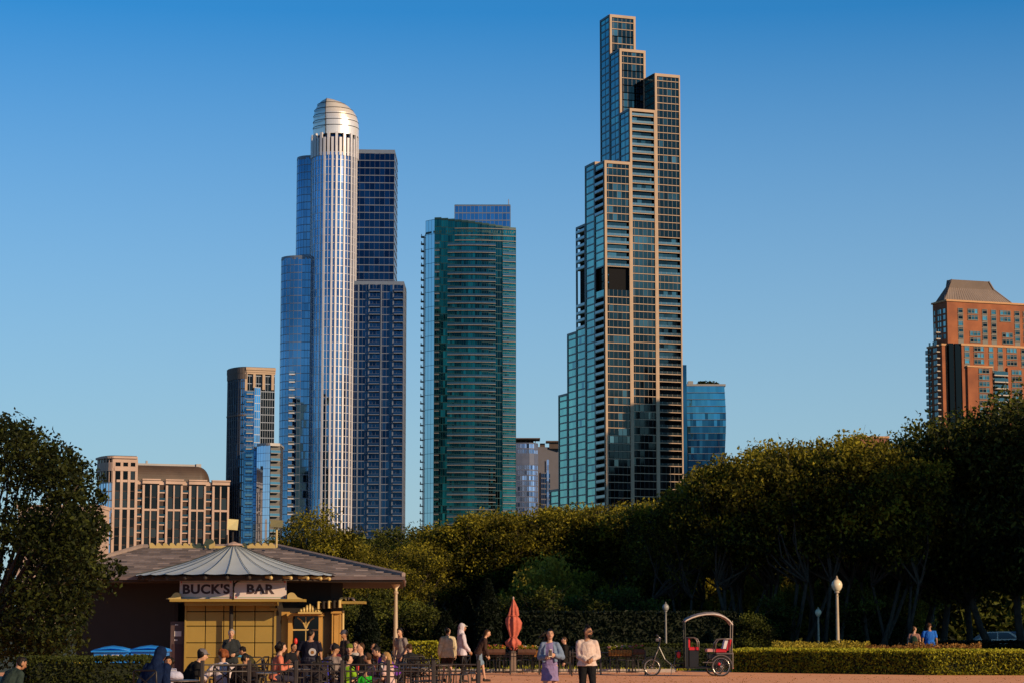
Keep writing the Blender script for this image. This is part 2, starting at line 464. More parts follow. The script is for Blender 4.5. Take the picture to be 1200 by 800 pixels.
# ---------------------------------------------------------------- stepped tower of bundled square tubes
def stepped_tower():
    g = Grid(711, 1000)
    zt = lambda py, i, j: g.z(py, U * i, W * j)
    rnd = random.Random(3)
    U = (g.u(802) - g.u(711)) / 3.0; W = g.w(645, 0, 40) / 6.0
    root = thing('stepped_skyscraper', 'tallest tower, stepped bundle of square tubes with warm stone frames and teal glass side', 'skyscraper', g.pt(0, 0, 0))
    top = {(0, 0): 188, (1, 0): 127, (2, 0): 86, (0, 1): 189.5, (1, 1): 57, (2, 1): 130, (0, 2): 262, (1, 2): 17, (2, 2): 205,
           (0, 3): 388, (1, 3): 290, (2, 3): 330, (0, 4): 460, (1, 4): 420, (2, 4): 430, (0, 5): 572, (1, 5): 555, (2, 5): 560}
    Z = {k: zt(v, *k) for k, v in top.items()}
    FH = 3.42
    fr = M(); gl = M(); ge = M(); wins = []; bals = []; sides = []; core = M(); mul = M()
    zone = [zt(316, 0, 0), zt(342, 0, 0)]
    for (i, j), z1 in Z.items():
        u0, u1, w0, w1 = U * i, U * (i + 1), W * j, W * (j + 1)
        g.box(core, u0 + 1.7, u1 - 0.5, w0 + 1.7, w1 - 0.3, 0, z1 - 0.8)
        # parapet frame
        zf = Z.get((i, j - 1), 0)       # roof level in front
        zl = Z.get((i - 1, j), 0)       # roof level to the left
        nf = int(z1 / FH)
        if z1 > zf + 1:                # north face visible from zf upward
            a, b = g.xy(u0, w0), g.xy(u1, w0)
            zlow = max(0, zf - 0.5)
            cw_ = 1.05
            g.box(fr, u0, u0 + cw_, w0 - 0.25, w0 + 0.6, zlow, z1)
            g.box(fr, u1 - cw_ * 0.55, u1 + cw_ * 0.45 - (0.45 if i == 2 else 0), w0 - 0.22, w0 + 0.6, zlow, z1 - 0.01)
            g.box(fr, u0 + cw_, u1 - cw_ * .55, w0 - 0.24, w0 + 0.6, z1 - 1.3, z1)
            plainzone = (i, j) == (1, 1)
            for f in range(nf + 1):
                za = z1 - (f + 1) * FH
                if za < zlow + (14 if plainzone else 0): break
                if (i, j) == (0, 0) and 315 < proj(g.pt(u0, w0, za))[1] < 339: continue
                crown = (i, j) in ((1, 2), (1, 1))
                if crown and f % 2 == 0 and f > 0: continue
                g.box(fr, u0 + cw_, u1 - cw_ * 0.55, w0 - 0.05, w0 + 0.5, za, za + 0.32)
            if plainzone:
                pass
            for f in range(nf + 1):
                zb = z1 - f * FH; za = zb - FH
                if za < zlow - 2: break
                y = proj(g.pt(u0, w0, (za + zb) / 2))[1]
                balc = False
                if (i, j) == (0, 0): balc = 262 < y < 313
                if (i, j) == (1, 0): balc = 130 < y < 262
                if (i, j) == (2, 0): balc = 275 < y < 318 or 343 < y < 545
                void = (i, j) == (0, 0) and 313 < y < 342
                mech = j == 0 and i > 0 and 316 < y < 342
                dk = void
                wi = w0 + (1.5 if balc else (3.5 if void else 0.35))
                m = M()
                nb = 6
                base = rnd.random() ** 3 * 0.5
                for k in range(nb):
                    ua = u0 + (u1 - u0) * k / nb; ub = u0 + (u1 - u0) * (k + 1) / nb
                    m.tone = min(1, base * rnd.random() + (0.5 if rnd.random() < 0.07 else 0)) if not (dk or mech) else 0.0
                    if mech: m.tone = 0.25
                    t = rnd.uniform(-.03, .03)
                    m.quad(g.pt(ua, wi + t, za + .48), g.pt(ub, wi, za + .48), g.pt(ub, wi - t, zb), g.pt(ua, wi, zb))
                if void:
                    m.mi = 1
                    m.tone = 0
                    if za < zone[1] + 1.5:
                        m.tone = 0.7
                wins.append(m)
                if balc:
                    bm = M(); bm.mi = 1
                    g.box(bm, u0 + cw_, u1 - cw_ * .55, w0 + 0.05, w0 + 0.11, za + .48, za + 1.45)
                    bm.mi = 0
                    g.box(bm, u0 + cw_, u1 - cw_ * .55, w0 + 0.5, w0 + 1.6, za + .05, za + 0.46)
                    for k in range(1, 5):
                        ua = u0 + (u1 - u0) * k / 5
                        g.box(bm, ua - .03, ua + .03, w0 + 0.0, w0 + 0.05, za + .48, za + 1.5)
                    bals.append(bm)
                else:
                    for k in range(1, 6):
                        ua = u0 + (u1 - u0) * k / 6
                        g.box(mul, ua - .05, ua + .05, wi - 0.12, wi, za + .48, zb)
        if z1 > zl + 1:                # east (left) face
            zlow = max(0, zl - 0.5)
            a, b = g.xy(u0, w1), g.xy(u0, w0)
            balj = {0: [(198, 250), (345, 700)], 2: [(262, 316), (352, 386)]}.get(j, []) if i == 0 else []
            void = (j == 2 and i == 0)
            for f in range(nf + 1):
                zb = z1 - f * FH; za = zb - FH
                if za < zlow - 2: break
                pm = proj(g.pt(u0, w0, (za + zb) / 2))[1]
                isb = any(y0 < pm < y1 for y0, y1 in balj)
                isv = void and 316 < pm < 352 or (i == 0 and j == 0 and 314 < pm < 342)
                m = M(); nb = 4
                ui = u0 + (1.9 if isb else (1.9 if isv else 0.1))
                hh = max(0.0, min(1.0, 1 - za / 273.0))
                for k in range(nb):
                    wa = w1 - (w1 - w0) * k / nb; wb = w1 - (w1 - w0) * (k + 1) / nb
                    m.tone = max(0, min(1, 0.05 + 0.75 * hh ** 1.1 + rnd.gauss(0, 0.07) - (0.4 if rnd.random() < .04 else 0)))  # tint pales downwards, painting the mirrored sky into the glass
                    if isb or isv: m.tone = 0.0
                    t = rnd.uniform(-.015, .015)
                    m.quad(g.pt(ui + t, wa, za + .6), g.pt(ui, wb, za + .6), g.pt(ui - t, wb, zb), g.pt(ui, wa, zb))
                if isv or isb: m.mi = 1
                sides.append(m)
                if not isb and not isv:
                    g.box(ge, u0 - 0.06, u0 + 0.4, w0 + .5, w1 - .3, za, za + 0.6)
                    if i: g.box(mul, u0 - .02, u0 + .1, (w0 + w1) / 2 - .06, (w0 + w1) / 2 + .06, za + .6, zb)
                if isb:
                    bm = M(); g.box(bm, u0 - 0.35, u0 + 1.9, w0 + .7, w1 - .5, za + .05, za + .40)
                    bm.mi = 1; bm.tone = 0.9
                    g.box(bm, u0 - 0.35, u0 - 0.28, w0 + .7, w1 - .5, za + .40, za + 1.5)
                    bals.append(bm)
            g.box(ge, u0 - 0.2, u0 + 0.5, w1 - 0.45, w1 + 0.35 if (i, j + 1) in Z and Z[(i, j + 1)] > 1 else w1, zlow, z1 - 0.02)
            g.box(ge, u0 - 0.2, u0 + 0.5, w0 + 0.61, w0 + 1.0, zlow, z1 - 0.03)
            g.box(ge, u0 - 0.22, u0 + 0.5, w0 + .6, w1, z1 - 1.0, z1 + 0.01)
        # far (right) face of the outermost column and the back, glazed simply
        if i == 2 or Z.get((i + 1, j), 0) < z1 - 1:
            zlow = max(0, Z.get((i + 1, j), 0) - .5)
            g.box(ge, u1 - 0.4, u1 - 0.05, w0 + .6, w1, zlow, z1 - .04)
    emit(root, 'window', wins, [g_north, c_void])
    core.build('core', c_void, root)
    fr.build('stone_frame', c_beige, root)
    ge.build('side_frame', c_darkmetal, root)
    mul.build('mullions', c_darkmetal, root)
    sm = M()
    for m in sides: sm.merge(m)
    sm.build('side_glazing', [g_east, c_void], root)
    emit(root, 'balcony', bals, [c_slab, g_raildark], cap=90)
    rf = M()
    for (i, j), z1 in Z.items():
        g.box(rf, U * i + .3, U * (i + 1) - .3, W * j + .3, W * (j + 1), z1 - .9, z1 - .5)
    rf.build('roof', c_greymetal, root)
    return g, U
c_void = mat('shadowed_recess', (0.012, 0.012, 0.014), 0.9, var=0.1, spec=.1)
gN, UN = stepped_tower()

# ---------------------------------------------------------------- domed tower with round shaft
def domed_tower():
    Y = 950
    rnd = random.Random(5)
    k = Y / FPX
    X = lambda px, z=80, yy=Y: GX(px, yy, z)
    root = thing('domed_skyscraper', 'tall blue glass tower with rounded ribbed shaft and silver slanted dome on top', 'skyscraper', (X(389), Y, 0))
    FH = 3.25
    # shaft
    cx = X(388.5); rr = (X(415.5) - X(360.5)) / 2
    cy = Y + 2
    zt = ZP(178, Y - 8); zr = ZP(155, Y - 8)
    gl = M(); gp = M(); fr = M(); pier = M()
    pts = arc((cx, cy), rr, PI * 1.0, PI * 2.0, 18, ry=rr * 1.1)
    for i in range(18):
        a, b = pts[i], pts[i + 1]
        blue = i < 9
        def tone(h, kk, r): return max(0, min(1, 0.35 + r.gauss(0, .12) + (0.2 if i in (5, 6, 7) else 0)))
        curtain(gl if blue else gp, fr, a, b, 0, zt, 1, FH, band=0.17, bout=0.1, mull=0.0, tone=tone, rnd=rnd, tilt=0.02)
        wide = 0.34 if i in (0, 2, 4, 6, 9, 11, 13, 15, 17) else 0.22
        if i in (7, 9, 10, 12, 14, 15, 16): wide = 0.8
        a_, d, n, l = seg(a, b)
        wbox(pier, a_ - d * wide / 2, a_ + d * wide / 2, 0, zt + 2.5, 0.4 if wide > .4 else .16, 0.3)
    gl.build('curtain_wall', g_blue, root); gp.build('bright_curtain_wall', g_pink, root)
    fr.build('floor_bands', c_white, root); pier.build('piers', c_white, root)
    # crown ring of fins
    pts2 = arc((cx, cy), rr + 0.6, PI * 1.0, PI * 2.0, 18, ry=rr * 1.1 + 0.5)
    fins = []
    for i, p in enumerate(arc((cx, cy), rr - .1, PI * .95, PI * 2.05, 20, ry=rr * 1.1 - .1)):
        m = M(); c = Vector((cx, cy)); n = (p - c).normalized(); d = Vector((-n.y, n.x))
        a = p - d * .62 - n * .5
        m.obox((a.x, a.y, zt - 1.5), (d.x * 1.05, d.y * 1.05, 0), (n.x * 1.0, n.y * 1.0, 0), (0, 0, zr - zt + 1.5 + (0 if i % 2 else -2.2)))
        fins.append(m)
    emit(root, 'crown_fin', fins, c_white)
    cr = M(); cr.tone = .2
    cr.prism([tuple(p) for p in arc((cx, cy), rr - 1.2, 0, 2 * PI, 30, ry=rr * 1.1 - 1.2)][:-1], 0, zr - 1)
    cr.build('crown_wall', g_navy, root)
    # slanted dome: outline measured from the photo (left x, right x) per height
    sil = [(157, 366.5, 420), (150, 366.5, 420), (145, 366.6, 420), (138, 366.8, 419.3), (131, 367.2, 417), (126, 368.3, 413.5), (121, 370.5, 408.5), (117, 373, 402), (114, 376, 394), (112.4, 379, 388), (111.6, 381, 385)]
    dm = M(); bands = M(); rows = []
    for py, xl, xr in sil:
        z = ZP(py, Y - 6); a_, b_ = X(xl, z), X(xr, z)
        ccx = (a_ + b_) / 2; r1 = (b_ - a_) / 2
        rows.append((z, ccx, r1))
    n = 72
    base_r = rows[0][2]
    vs = []; fs = []
    for z, ccx, r1 in rows:
        for q in range(n):
            an = 2 * PI * q / n
            ry = (r1 * .3 + base_r * .7 * (r1 / base_r) ** .5)
            px_, py_ = ccx + r1 * math.cos(an), cy + ry * math.sin(an)
            xf = X(383, z); cs = max(-1, min(1, (xf - ccx) / max(r1, .1))); yf = cy - ry * math.sqrt(1 - cs * cs)
            if math.sin(an) < 0 and px_ < xf:      # flat facet left of the fold
                t_ = (px_ - (ccx - r1)) / max(.01, xf - (ccx - r1)); py_ = cy + (yf - cy) * t_ ** .8
            vs.append((px_, py_, z))
    for i in range(len(rows) - 1):
        for q in range(n):
            j = (q + 1) % n; fs.append((i * n + q, i * n + j, (i + 1) * n + j, (i + 1) * n + q))
    fs.append(tuple(range((len(rows) - 1) * n, len(rows) * n)))
    dm.add(vs, fs); o = dm.build('dome', c_silver, root)
    seam = M()
    for py in (119, 126, 133, 140, 147):
        zz = ZP(py, Y - 6)
        for i in range(len(rows) - 1):
            z0, c0, r0 = rows[i]; z1, c1, r1 = rows[i + 1]
            if z0 <= zz <= z1:
                t = (zz - z0) / (z1 - z0); c_ = c0 + (c1 - c0) * t; r_ = r0 + (r1 - r0) * t
                ry = (r_ * .3 + base_r * .7 * (r_ / base_r) ** .5)
                path = [(c_ + (r_ + .03) * math.cos(2 * PI * q / 48), cy + (ry + .03) * math.sin(2 * PI * q / 48), zz) for q in range(49)]
                seam.tube(path, 0.16, 4, cap=False)
    seam.tube([(c + 0 * r1, 0, z) for z, c, r1 in []] or [(0, 0, 0), (0, 0, .01)], 0.001, 3) if False else None
    # vertical fold line
    fold = []
    for z, c_, r_ in rows:
        ry = (r_ * .3 + base_r * .7 * (r_ / base_r) ** .5)
        xx = X(383, z); cs = max(-1, min(1, (xx - c_) / max(r_, .1)))
        fold.append((xx, cy - (ry + .04) * math.sqrt(1 - cs * cs), z))
    seam.tube(fold, 0.15, 4)
    seam.build('dome_seams', c_darkmetal, root)
    # left tall wing with rounded outer corner
    def slab(name, pts, zt_, glass, bay, band, bmat, tonef, fh=FH, mull=.1, mat_band=None):
        g_ = M(); f_ = M()
        for i in range(len(pts) - 1):
            l = (Vector(pts[i + 1]) - Vector(pts[i])).length
            curtain(g_, f_, pts[i], pts[i + 1], 0, zt_, max(1, round(l / bay)), fh, band=band, bout=.08, mull=mull, mout=.05, tone=tonef, rnd=rnd, tilt=.012)
        g_.build(name, glass, root); f_.build(name + '_frame', bmat, root)
        roofcap(pts, zt_ - 1, zt_ + .6).build('roof', c_bluegrey, root)
    yb = Y + 26
    tl = lambda h, kk, r: max(0, min(1, .35 + r.gauss(0, .06) + .35 * (1 - h)))
    c0 = X(352); rw = X(364) - X(341)
    pts = [Vector((X(341), yb + 14))] + arc((X(341) + 6.5, Y + 12), 6.5, PI, PI * 1.5, 7) + [Vector((X(372), Y + 5.5)), Vector((X(372), yb + 14))]
    slab('left_wing', pts, ZP(184, Y + 6), g_blue, 1.6, .3, c_bluegrey, tl)
    pts = [Vector((X(325), yb + 8))] + arc((X(325) + 8, Y + 7), 8, PI, PI * 1.5, 7) + [Vector((X(368), Y - 1)), Vector((X(368), yb + 8))]
    slab('lower_left_wing', pts, ZP(301.5, Y), g_blue, 1.6, .3, c_bluegrey, tl)
    tn = lambda h, kk, r: max(0, min(1, .22 + r.gauss(0, .14) + (0.35 if r.random() < .05 else 0)))
    pts = [Vector((X(412), Y + 6)), Vector((X(459.5), Y + 6 + 1)), Vector((X(459.5), Y + 30)), Vector((X(412), Y + 30))]
    zt2 = ZP(179, Y + 6)
    g_ = M(); f_ = M()
    curtain(g_, f_, pts[0], pts[1], 0, zt2, 8, FH, band=.34, bout=.14, mull=.06, mout=.05, tone=tn, rnd=rnd)
    curtain(g_, f_, pts[1], pts[2], 0, zt2, 5, FH, band=.36, bout=.14, mull=.14, mout=.05, tone=tn, rnd=rnd)
    curtain(g_, f_, pts[3], pts[0], 0, zt2, 5, FH, band=.36, bout=.14, mull=.14, mout=.05, tone=tn, rnd=rnd)
    g_.build('right_wing', g_navy, root); f_.build('right_wing_frame', c_bandpale, root)
    roofcap([(p.x, p.y) for p in pts], zt2 - .5, zt2 + 1.4).build('roof', c_bluegrey, root)
    # lower right wing
    y0 = Y - 3
    p0, p1 = Vector((X(408), y0)), Vector((X(472.5), y0 + 1.5))
    zt3 = ZP(333, Y - 2)
    g_ = M(); f_ = M()
    curtain(g_, f_, p0, p1, 0, zt3, 16, FH, band=.30, bout=.10, mull=.07, mout=.08, tone=tn, rnd=rnd)
    b0 = Vector((X(472.5), y0 + 24)); b1 = Vector((X(408), y0 + 24))
    curtain(g_, f_, p1, b0, 0, zt3, 8, FH, band=.30, bout=.10, mull=.12, mout=.08, tone=tn, rnd=rnd)
    for px in (418.5, 431, 445.5, 459.5, 472):
        q = Vector((X(px), y0 + .4)); wbox(f_, q, q + Vector((.55, 0.01)), 0, zt3, .3, .1)
    g_.build('lower_right_wing', g_navy, root); f_.build('lower_right_wing_frame', c_bandpale, root)
    roofcap([(p.x, p.y) for p in (p0, p1, b0, b1)], zt3 - .5, zt3 + 1.2).build('roof', c_bluegrey, root)
    bals = []
    nf = int(zt3 / FH)
    fh = zt3 / round(zt3 / FH)
    for f in range(nf):
        z = f * fh + .0
        for xa, xb in ((432, 444.5), (461, 471.5)):
            bals.append(balcony(Vector((X(xa), y0 + .2)), Vector((X(xb), y0 + .3)), z + fh - .35, out=1.3, slab=.3, rail=.9))
    emit(root, 'balcony', bals, [c_bandpale, g_navy])
    # balconies on lower left wing
    bl = []
    for f in range(int(ZP(430, Y) / FH)):
        z = f * FH
        bl.append(balcony(Vector((X(338.5), Y - 1.1)), Vector((X(345), Y - 1.1)), z + FH - .3, out=1.2, slab=.5, rail=.8))
    emit(root, 'balcony', bl, [c_white, g_rail])
c_silver = mat('brushed_dome_metal', (0.92, 0.84, 0.76), 0.30, 0.45, var=0.05, scale=0.15)
c_bandpale = mat('pale_floor_band', (0.15, 0.175, 0.23), 0.5, 0.3, var=0.08, scale=0.2)
domed_tower()

# ---------------------------------------------------------------- green glass tower with balconies
def green_tower():
    Y = 990
    rnd = random.Random(8)
    X = lambda px, yy=Y: GX(px, yy, 80)
    root = thing('green_glass_tower', 'dark green glass tower with curved front and long thin balconies, between the two tallest towers', 'skyscraper', (X(548), Y, 0))
    FH = 3.22
    A = Vector((X(497), Y + 6.5)); B = Vector((X(508), Y + 2)); E = Vector((X(604.5), Y + 4)); F = Vector((X(604.5), Y + 26))
    n = 12
    front = [B]
    for i in range(1, n):
        t = i / n; p = B.lerp(E, t); p.y -= 2.6 * math.sin(PI * t) ; front.append(p)
    front.append(E)
    ztop = ZP(256, Y); zr = ZP(267, Y)
    gs = M(); fs_ = M()
    def t1(h, k, r): return max(0, min(1, .45 + .3 * h + r.gauss(0, .05)))
    curtain(gs, fs_, A, B, 0, ztop, 3, FH * 2, band=.16, bout=.03, mull=.1, mout=.02, tone=t1, rnd=rnd, tilt=.01)
    gs.build('side_glazing', g_tealb, root); fs_.build('side_frame', c_darkteal, root)
    gf = M(); ff = M(); bals = []
    wgt = [.55, .5, .32, .1, .3, .5, .12, .06, .12, .08, .62, .75]
    for i in range(n):
        a, b = front[i], front[i + 1]
        zt_ = ztop + (zr - ztop) * ((i + .5) / n) if i > 5 else ztop
        zt_ = ZP(256 + 6 * i / 6 if i < 6 else 262 + 6 * (i - 6) / 6, Y)
        def tf(h, k, r, w_=wgt[i]): return max(0, min(1, w_ * (.55 + .35 * (1 - h)) + r.gauss(0, .10)))
        curtain(gf, ff, a, b, 0, zt_, 3, FH, band=.3, bout=.03, mull=.07, mout=.04, tone=tf, rnd=rnd, tilt=.03)
        wbox(ff, a, b, zt_ - .1, zt_ + .7, .25, .3)
    wbox(ff, front[10], front[10] + Vector((.25, 0)), 0, zr, .35, .1)
    gf.build('curtain_wall', g_teal, root); ff.build('frame', c_darkteal, root)
    curtain(g2 := M(), f2 := M(), E, F, 0, zr, 6, FH, band=.3, bout=.1, rnd=rnd)
    g2.build('end_glazing', g_teal, root); f2.build('end_frame', c_darkteal, root)
    nfl = int(ZP(288, Y) / FH)
    zs = [ZP(288, Y) - FH * 0.0 - k_ * FH for k_ in range(nfl)]
    for z in zs:
        m = M()
        for i in range(2 if rnd.random() < .0 else 2, 9):
            wbox(m, front[i], front[i + 1], z, z + .26, 1.1, -.02)
            m.mi = 1; m.tone = .3; wbox(m, front[i], front[i + 1], z + .26, z + 1.1, 1.1, -1.03); m.mi = 0
        bals.append(m)
        bals.append(balcony(front[10], front[11].lerp(front[12], .9), z - .5, out=1.0, slab=.3, rail=.8))
        bals.append(balcony(front[0].lerp(front[1], .05), front[0].lerp(front[1], .75), z + 1.2, out=.35, slab=.28, rail=.3))
    for z in (ZP(268, Y), ZP(276, Y), ZP(282, Y)):
        m = M()
        for i in range(3, 12): wbox(m, front[i], front[i + 1], z, z + .3, .5, -.02)
        bals.append(m)
    # small dark balconies sticking out on the far left
    L0 = Vector((X(492.8), Y + 14)); L1 = Vector((X(496.8), Y + 7))
    core = M(); core.prism([(L0.x, L0.y + 8), (L1.x, L1.y), (L1.x + 3, L1.y + 3), (L1.x + 3, L0.y + 10)], 0, ZP(270, Y))
    z = ZP(274, Y)
    while z > 2:
        m = M(); m.tone = .1
        m.cbox((X(493.2), Y + 9, z), 1.5, 4, .3); m.mi = 1; m.cbox((X(492.0), Y + 9, z + .55), .3, 4, .9)
        bals.append(m); z -= FH * 1.0
    emit(root, 'balcony', bals, [c_balc, g_raildark])
    core.build('side_wall', c_darkmetal, root)
    roofcap([(p.x, p.y) for p in [A] + front + [F]], zr - 2, zr - 1).build('roof', c_darkteal, root)
    ph = [Vector((X(531.5), Y + 6)), Vector((X(598), Y + 6)), Vector((X(598), Y + 20)), Vector((X(531.5), Y + 20))]
    g3 = M(); f3 = M(); zp = ZP(240.5, Y + 6)
    for i in range(4):
        curtain(g3, f3, ph[i], ph[(i + 1) % 4], zr - 2, zp, 14 if i % 2 == 0 else 3, 3.4, band=.5, bout=.12, mull=.16, mout=.1, tone=lambda h, k, r: .3 + r.gauss(0, .1), rnd=rnd)
    roofcap([(p.x, p.y) for p in ph], zp - .4, zp + .2).build('penthouse_roof', c_darkmetal, root)
    g3.build('penthouse_glazing', g_blue, root); f3.build('penthouse_frame', c_bluegrey, root)
    m = M(); q = P(596, 240, Y + 7); m.tube([q, q + Vector((0, 0, 2.4))], .18, 5); m.build('antenna', c_greymetal, root)
c_darkteal = mat('dark_teal_spandrel', (0.02, 0.06, 0.065), 0.4, 0.3, var=0.1)
c_balc = mat('grey_balcony_edge', (0.19, 0.18, 0.18), 0.6, var=0.08, scale=.2)
green_tower()

# ---------------------------------------------------------------- curved low precast block on the left
def precast_block():
    Y = 860; rnd = random.Random(11)
    g = Grid(130, Y)
    root = thing('precast_apartment_block', 'long low pink precast block with brown barrel roof and taller rounded left end', 'building', g.pt(0, 0, 0))
    u = lambda px: g.u(px, 0, 30)
    z = lambda py, uu=0: g.z(py, uu, 0)
    fr = M(); gl = []; bal = []
    # end pavilion
    ze = z(534); zc = z(560, u(200))
    uE = u(158)
    core = M(); g.box(core, 0.6, uE - .3, .7, 20, 0, ze - 1)
    g.box(core, uE, u(267), 1.2 + .6, 20, 0, zc - 1)
    core.build('core_wall', c_brownwall, root)
    def win(u0, u1, z0, z1, w=.35, t=None):
        m = M(); m.tone = rnd.random() ** 2 if t is None else t
        n = max(1, int((z1 - z0) / 3.2))
        for i in range(n):
            m.tone = rnd.random() ** 2 * .9 if t is None else t
            za = z0 + (z1 - z0) * i / n; zb = z0 + (z1 - z0) * (i + 1) / n
            m.quad(g.pt(u0, w, za), g.pt(u1, w, za), g.pt(u1, w, zb), g.pt(u0, w, zb))
            if i: m.mi = 1; g.box(m, u0, u1, w - .12, w, za - .35, za); m.mi = 0
        gl.append(m)
    xs = [130, 139.2, 148, 156.5]
    for x in xs:
        g.box(fr, u(x) - .05, u(x) + .95, -.2, .6, 0, ze - .9)
    g.box(fr, u(130) - .1, uE + .2, -.9, .6, ze - .8, ze)
    g.box(fr, 0, uE, -.25, .6, z(547.6), z(545.6)); g.box(fr, 0, uE, -.22, .6, z(541), ze - .8)
    g.box(fr, 0, uE, -.35, .6, z(551), z(547.6)); g.box(fr, .9, uE, -.1, .6, z(564), z(561.2))
    g.box(fr, 0, uE, -.3, .6, z(596), z(594))
    for a, b in zip(xs[:-1], xs[1:]):
        win(u(a) + .9, u(b) - .05, 0, z(596)); win(u(a) + .9, u(b) - .05, z(594), z(564)); win(u(a) + .9, u(b) - .05, z(561.2), z(551))
        win(u(a) + 1.2, u(b) - .35, z(545.6), z(541), w=.3, t=.02)
    # left rounded flank
    r = 7.0
    c = g.xy(0, 0) + W2 * r + U2 * 0
    pts = []
    for k in range(8):
        an = PI * .5 * k / 7
        pts.append(g.xy(-r * .0, 0) + (-U2 * (4.3 * math.sin(an)) + W2 * (12 * (1 - math.cos(an)))))
    pts = pts[::-1]
    g1 = M(); f1 = M()
    for i in range(7):
        curtain(g1, f1, pts[i], pts[i + 1], 0, z(564), 1, 3.3, band=.5, bout=.1, mull=.25, mout=.12, tone=lambda h, k, q: .5 + .3 * (1 - h) + q.gauss(0, .1), rnd=rnd)
        for z0_, z1_, o_ in ((ze - .8, ze, .9), (z(547.6), z(541), .3), (z(551), z(547.6), .4), (z(596), z(594), .3)):
            wbox(fr, pts[i], pts[i + 1], z0_, z1_, o_, .3)
        wbox(fr, pts[i], pts[i] + (pts[i + 1] - pts[i]) * .25, z(564), ze - .5, .2, .3)
        wbox(gl_d := M(), pts[i], pts[i + 1], z(564), ze - .5, .02, .3); gl_d.tone = 0; gl_d.t = [0] * len(gl_d.f); gl.append(gl_d)
    g1.build('side_glazing', g_bluel, root); f1.build('side_frame', c_greymetal, root)
    roofcap([tuple(p) for p in pts] + [tuple(g.xy(uE, 0)), tuple(g.xy(uE, 20)), tuple(g.xy(2, 20))], ze - .6, ze + .3).build('roof', c_darkmetal, root)
    # long range: repeating framed pair + balcony bay
    x = 158.5; k = 0
    W0 = 1.2
    def gb(m, a, b, w0, w1, za, zb): g.box(m, u(a), u(b), w0, w1, za, zb)
    px = 158.5
    while px < 262:
        xa, xb, xc = px, px + 7.5, px + 27.4      # balcony bay, framed bay
        # balcony bay
        n = 9; zlim = z(565.5)
        for i in range(26):
            zb = z(566) - i * 3.05; za = zb - 3.05
            if za < 0: break
            m = M(); m.tone = .05
            m.quad(g.pt(u(xa), W0 + 1.6, za), g.pt(u(xb), W0 + 1.6, za), g.pt(u(xb), W0 + 1.6, zb), g.pt(u(xa), W0 + 1.6, zb)); gl.append(m)
            b_ = M(); gb(b_, xa + .2, xb - .1, W0 + .1, W0 + 1.6, za - .15, za + .15)
            gb(b_, xa + .2, xb - .1, W0 + .05, W0 + .12, za + .15, za + .3)
            b_.mi = 1; b_.tone = 0; gb(b_, xa + .2, xb - .1, W0 + .06, W0 + .1, za + .3, za + 1.1); bal.append(b_)
        gb(fr, xa, xb, W0 + .2, W0 + 1.6, z(566), z(561.5))
        # frame
        for q, wd in ((xb, 2.6), (xb + 9.0, 1.5), (xc - 2.2, 2.2)):
            gb(fr, q, q + wd, W0 - .5, W0 + .6, 0, z(566) - .001 * q)
        gb(fr, xb - .3, xc + .3, W0 - .8, W0 + .6, z(565), z(561)); gb(fr, xb - .8, xc + .8, W0 - 1.3, W0 + .6, z(561), z(559.4))
        gb(fr, xb + 2.6, xc - 2.2, W0 - .45, W0 + .6, z(597), z(594.6))
        for a, b in ((xb + 2.6, xb + 9), (xb + 10.5, xc - 2.2)):
            win(u(a), u(b), 0, z(597), w=W0 + .4); win(u(a), u(b), z(594.6), z(566), w=W0 + .4)
        px = xc
    emit(root, 'window', gl, [g_brown, c_brownwall])
    emit(root, 'balcony', bal, [c_pinkstone, g_raildark])
    fr.build('precast_frame', c_pinkstone, root)
    # barrel roof
    ba = M()
    ua, ub = u(160), u(236); zb0 = z(560); zb1 = z(541.5)
    secs = []
    prof = []
    nseg = 10
    for i in range(nseg + 1):
        a = PI / 2 * i / nseg
        prof.append((4.5 + 5.5 * (1 - math.cos(a)), zb0 - 1 + (zb1 - zb0 + 1) * math.sin(a)))
    L_ = []
    for uu, sh in ((ua, 0), (ub, 0)):
        L_.append([g.pt(uu, w_, z_) for w_, z_ in prof] + [g.pt(uu, 18, zb1), g.pt(uu, 18, zb0 - 1)])
    m = len(L_[0])
    ba.add(L_[0] + L_[1], [(i, i + 1, m + i + 1, m + i) for i in range(m - 1)] + [tuple(range(m))[::-1], tuple(range(m, 2 * m))])
    # rounded right end
    endp = [];
    for j in range(9):
        b = PI / 2 * j / 8
        endp.append([g.pt(ub + (u(252) - ub) * math.sin(b) * 1.0 * math.cos(PI / 2 * i / nseg) ** .6 if i < nseg else ub, 4.5 + 8 * (1 - math.cos(b)) + 5.5 * (1 - math.cos(PI / 2 * i / nseg)), z_) for i, (w_, z_) in enumerate(prof)])
    vs = [p for r_ in endp for p in r_]; mm = len(prof)
    ba.add(vs, [(j * mm + i, (j + 1) * mm + i, (j + 1) * mm + i + 1, j * mm + i + 1) for j in range(8) for i in range(mm - 1)])
    ba.build('barrel_roof', c_roofbrown, root)
    ca = M(); g.box(ca, ua, u(238), 9.6, 12, zb1 - .2, zb1 + .7); g.box(ca, u(175), u(177), 10, 11, zb1, zb1 + 1.8); g.box(ca, u(234), u(240), 9, 12, zb1 - 3, zb1 + .9)
    ca.build('roof_ridge', c_greymetal, root)
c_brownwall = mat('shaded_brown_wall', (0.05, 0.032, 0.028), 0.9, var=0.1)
precast_block()

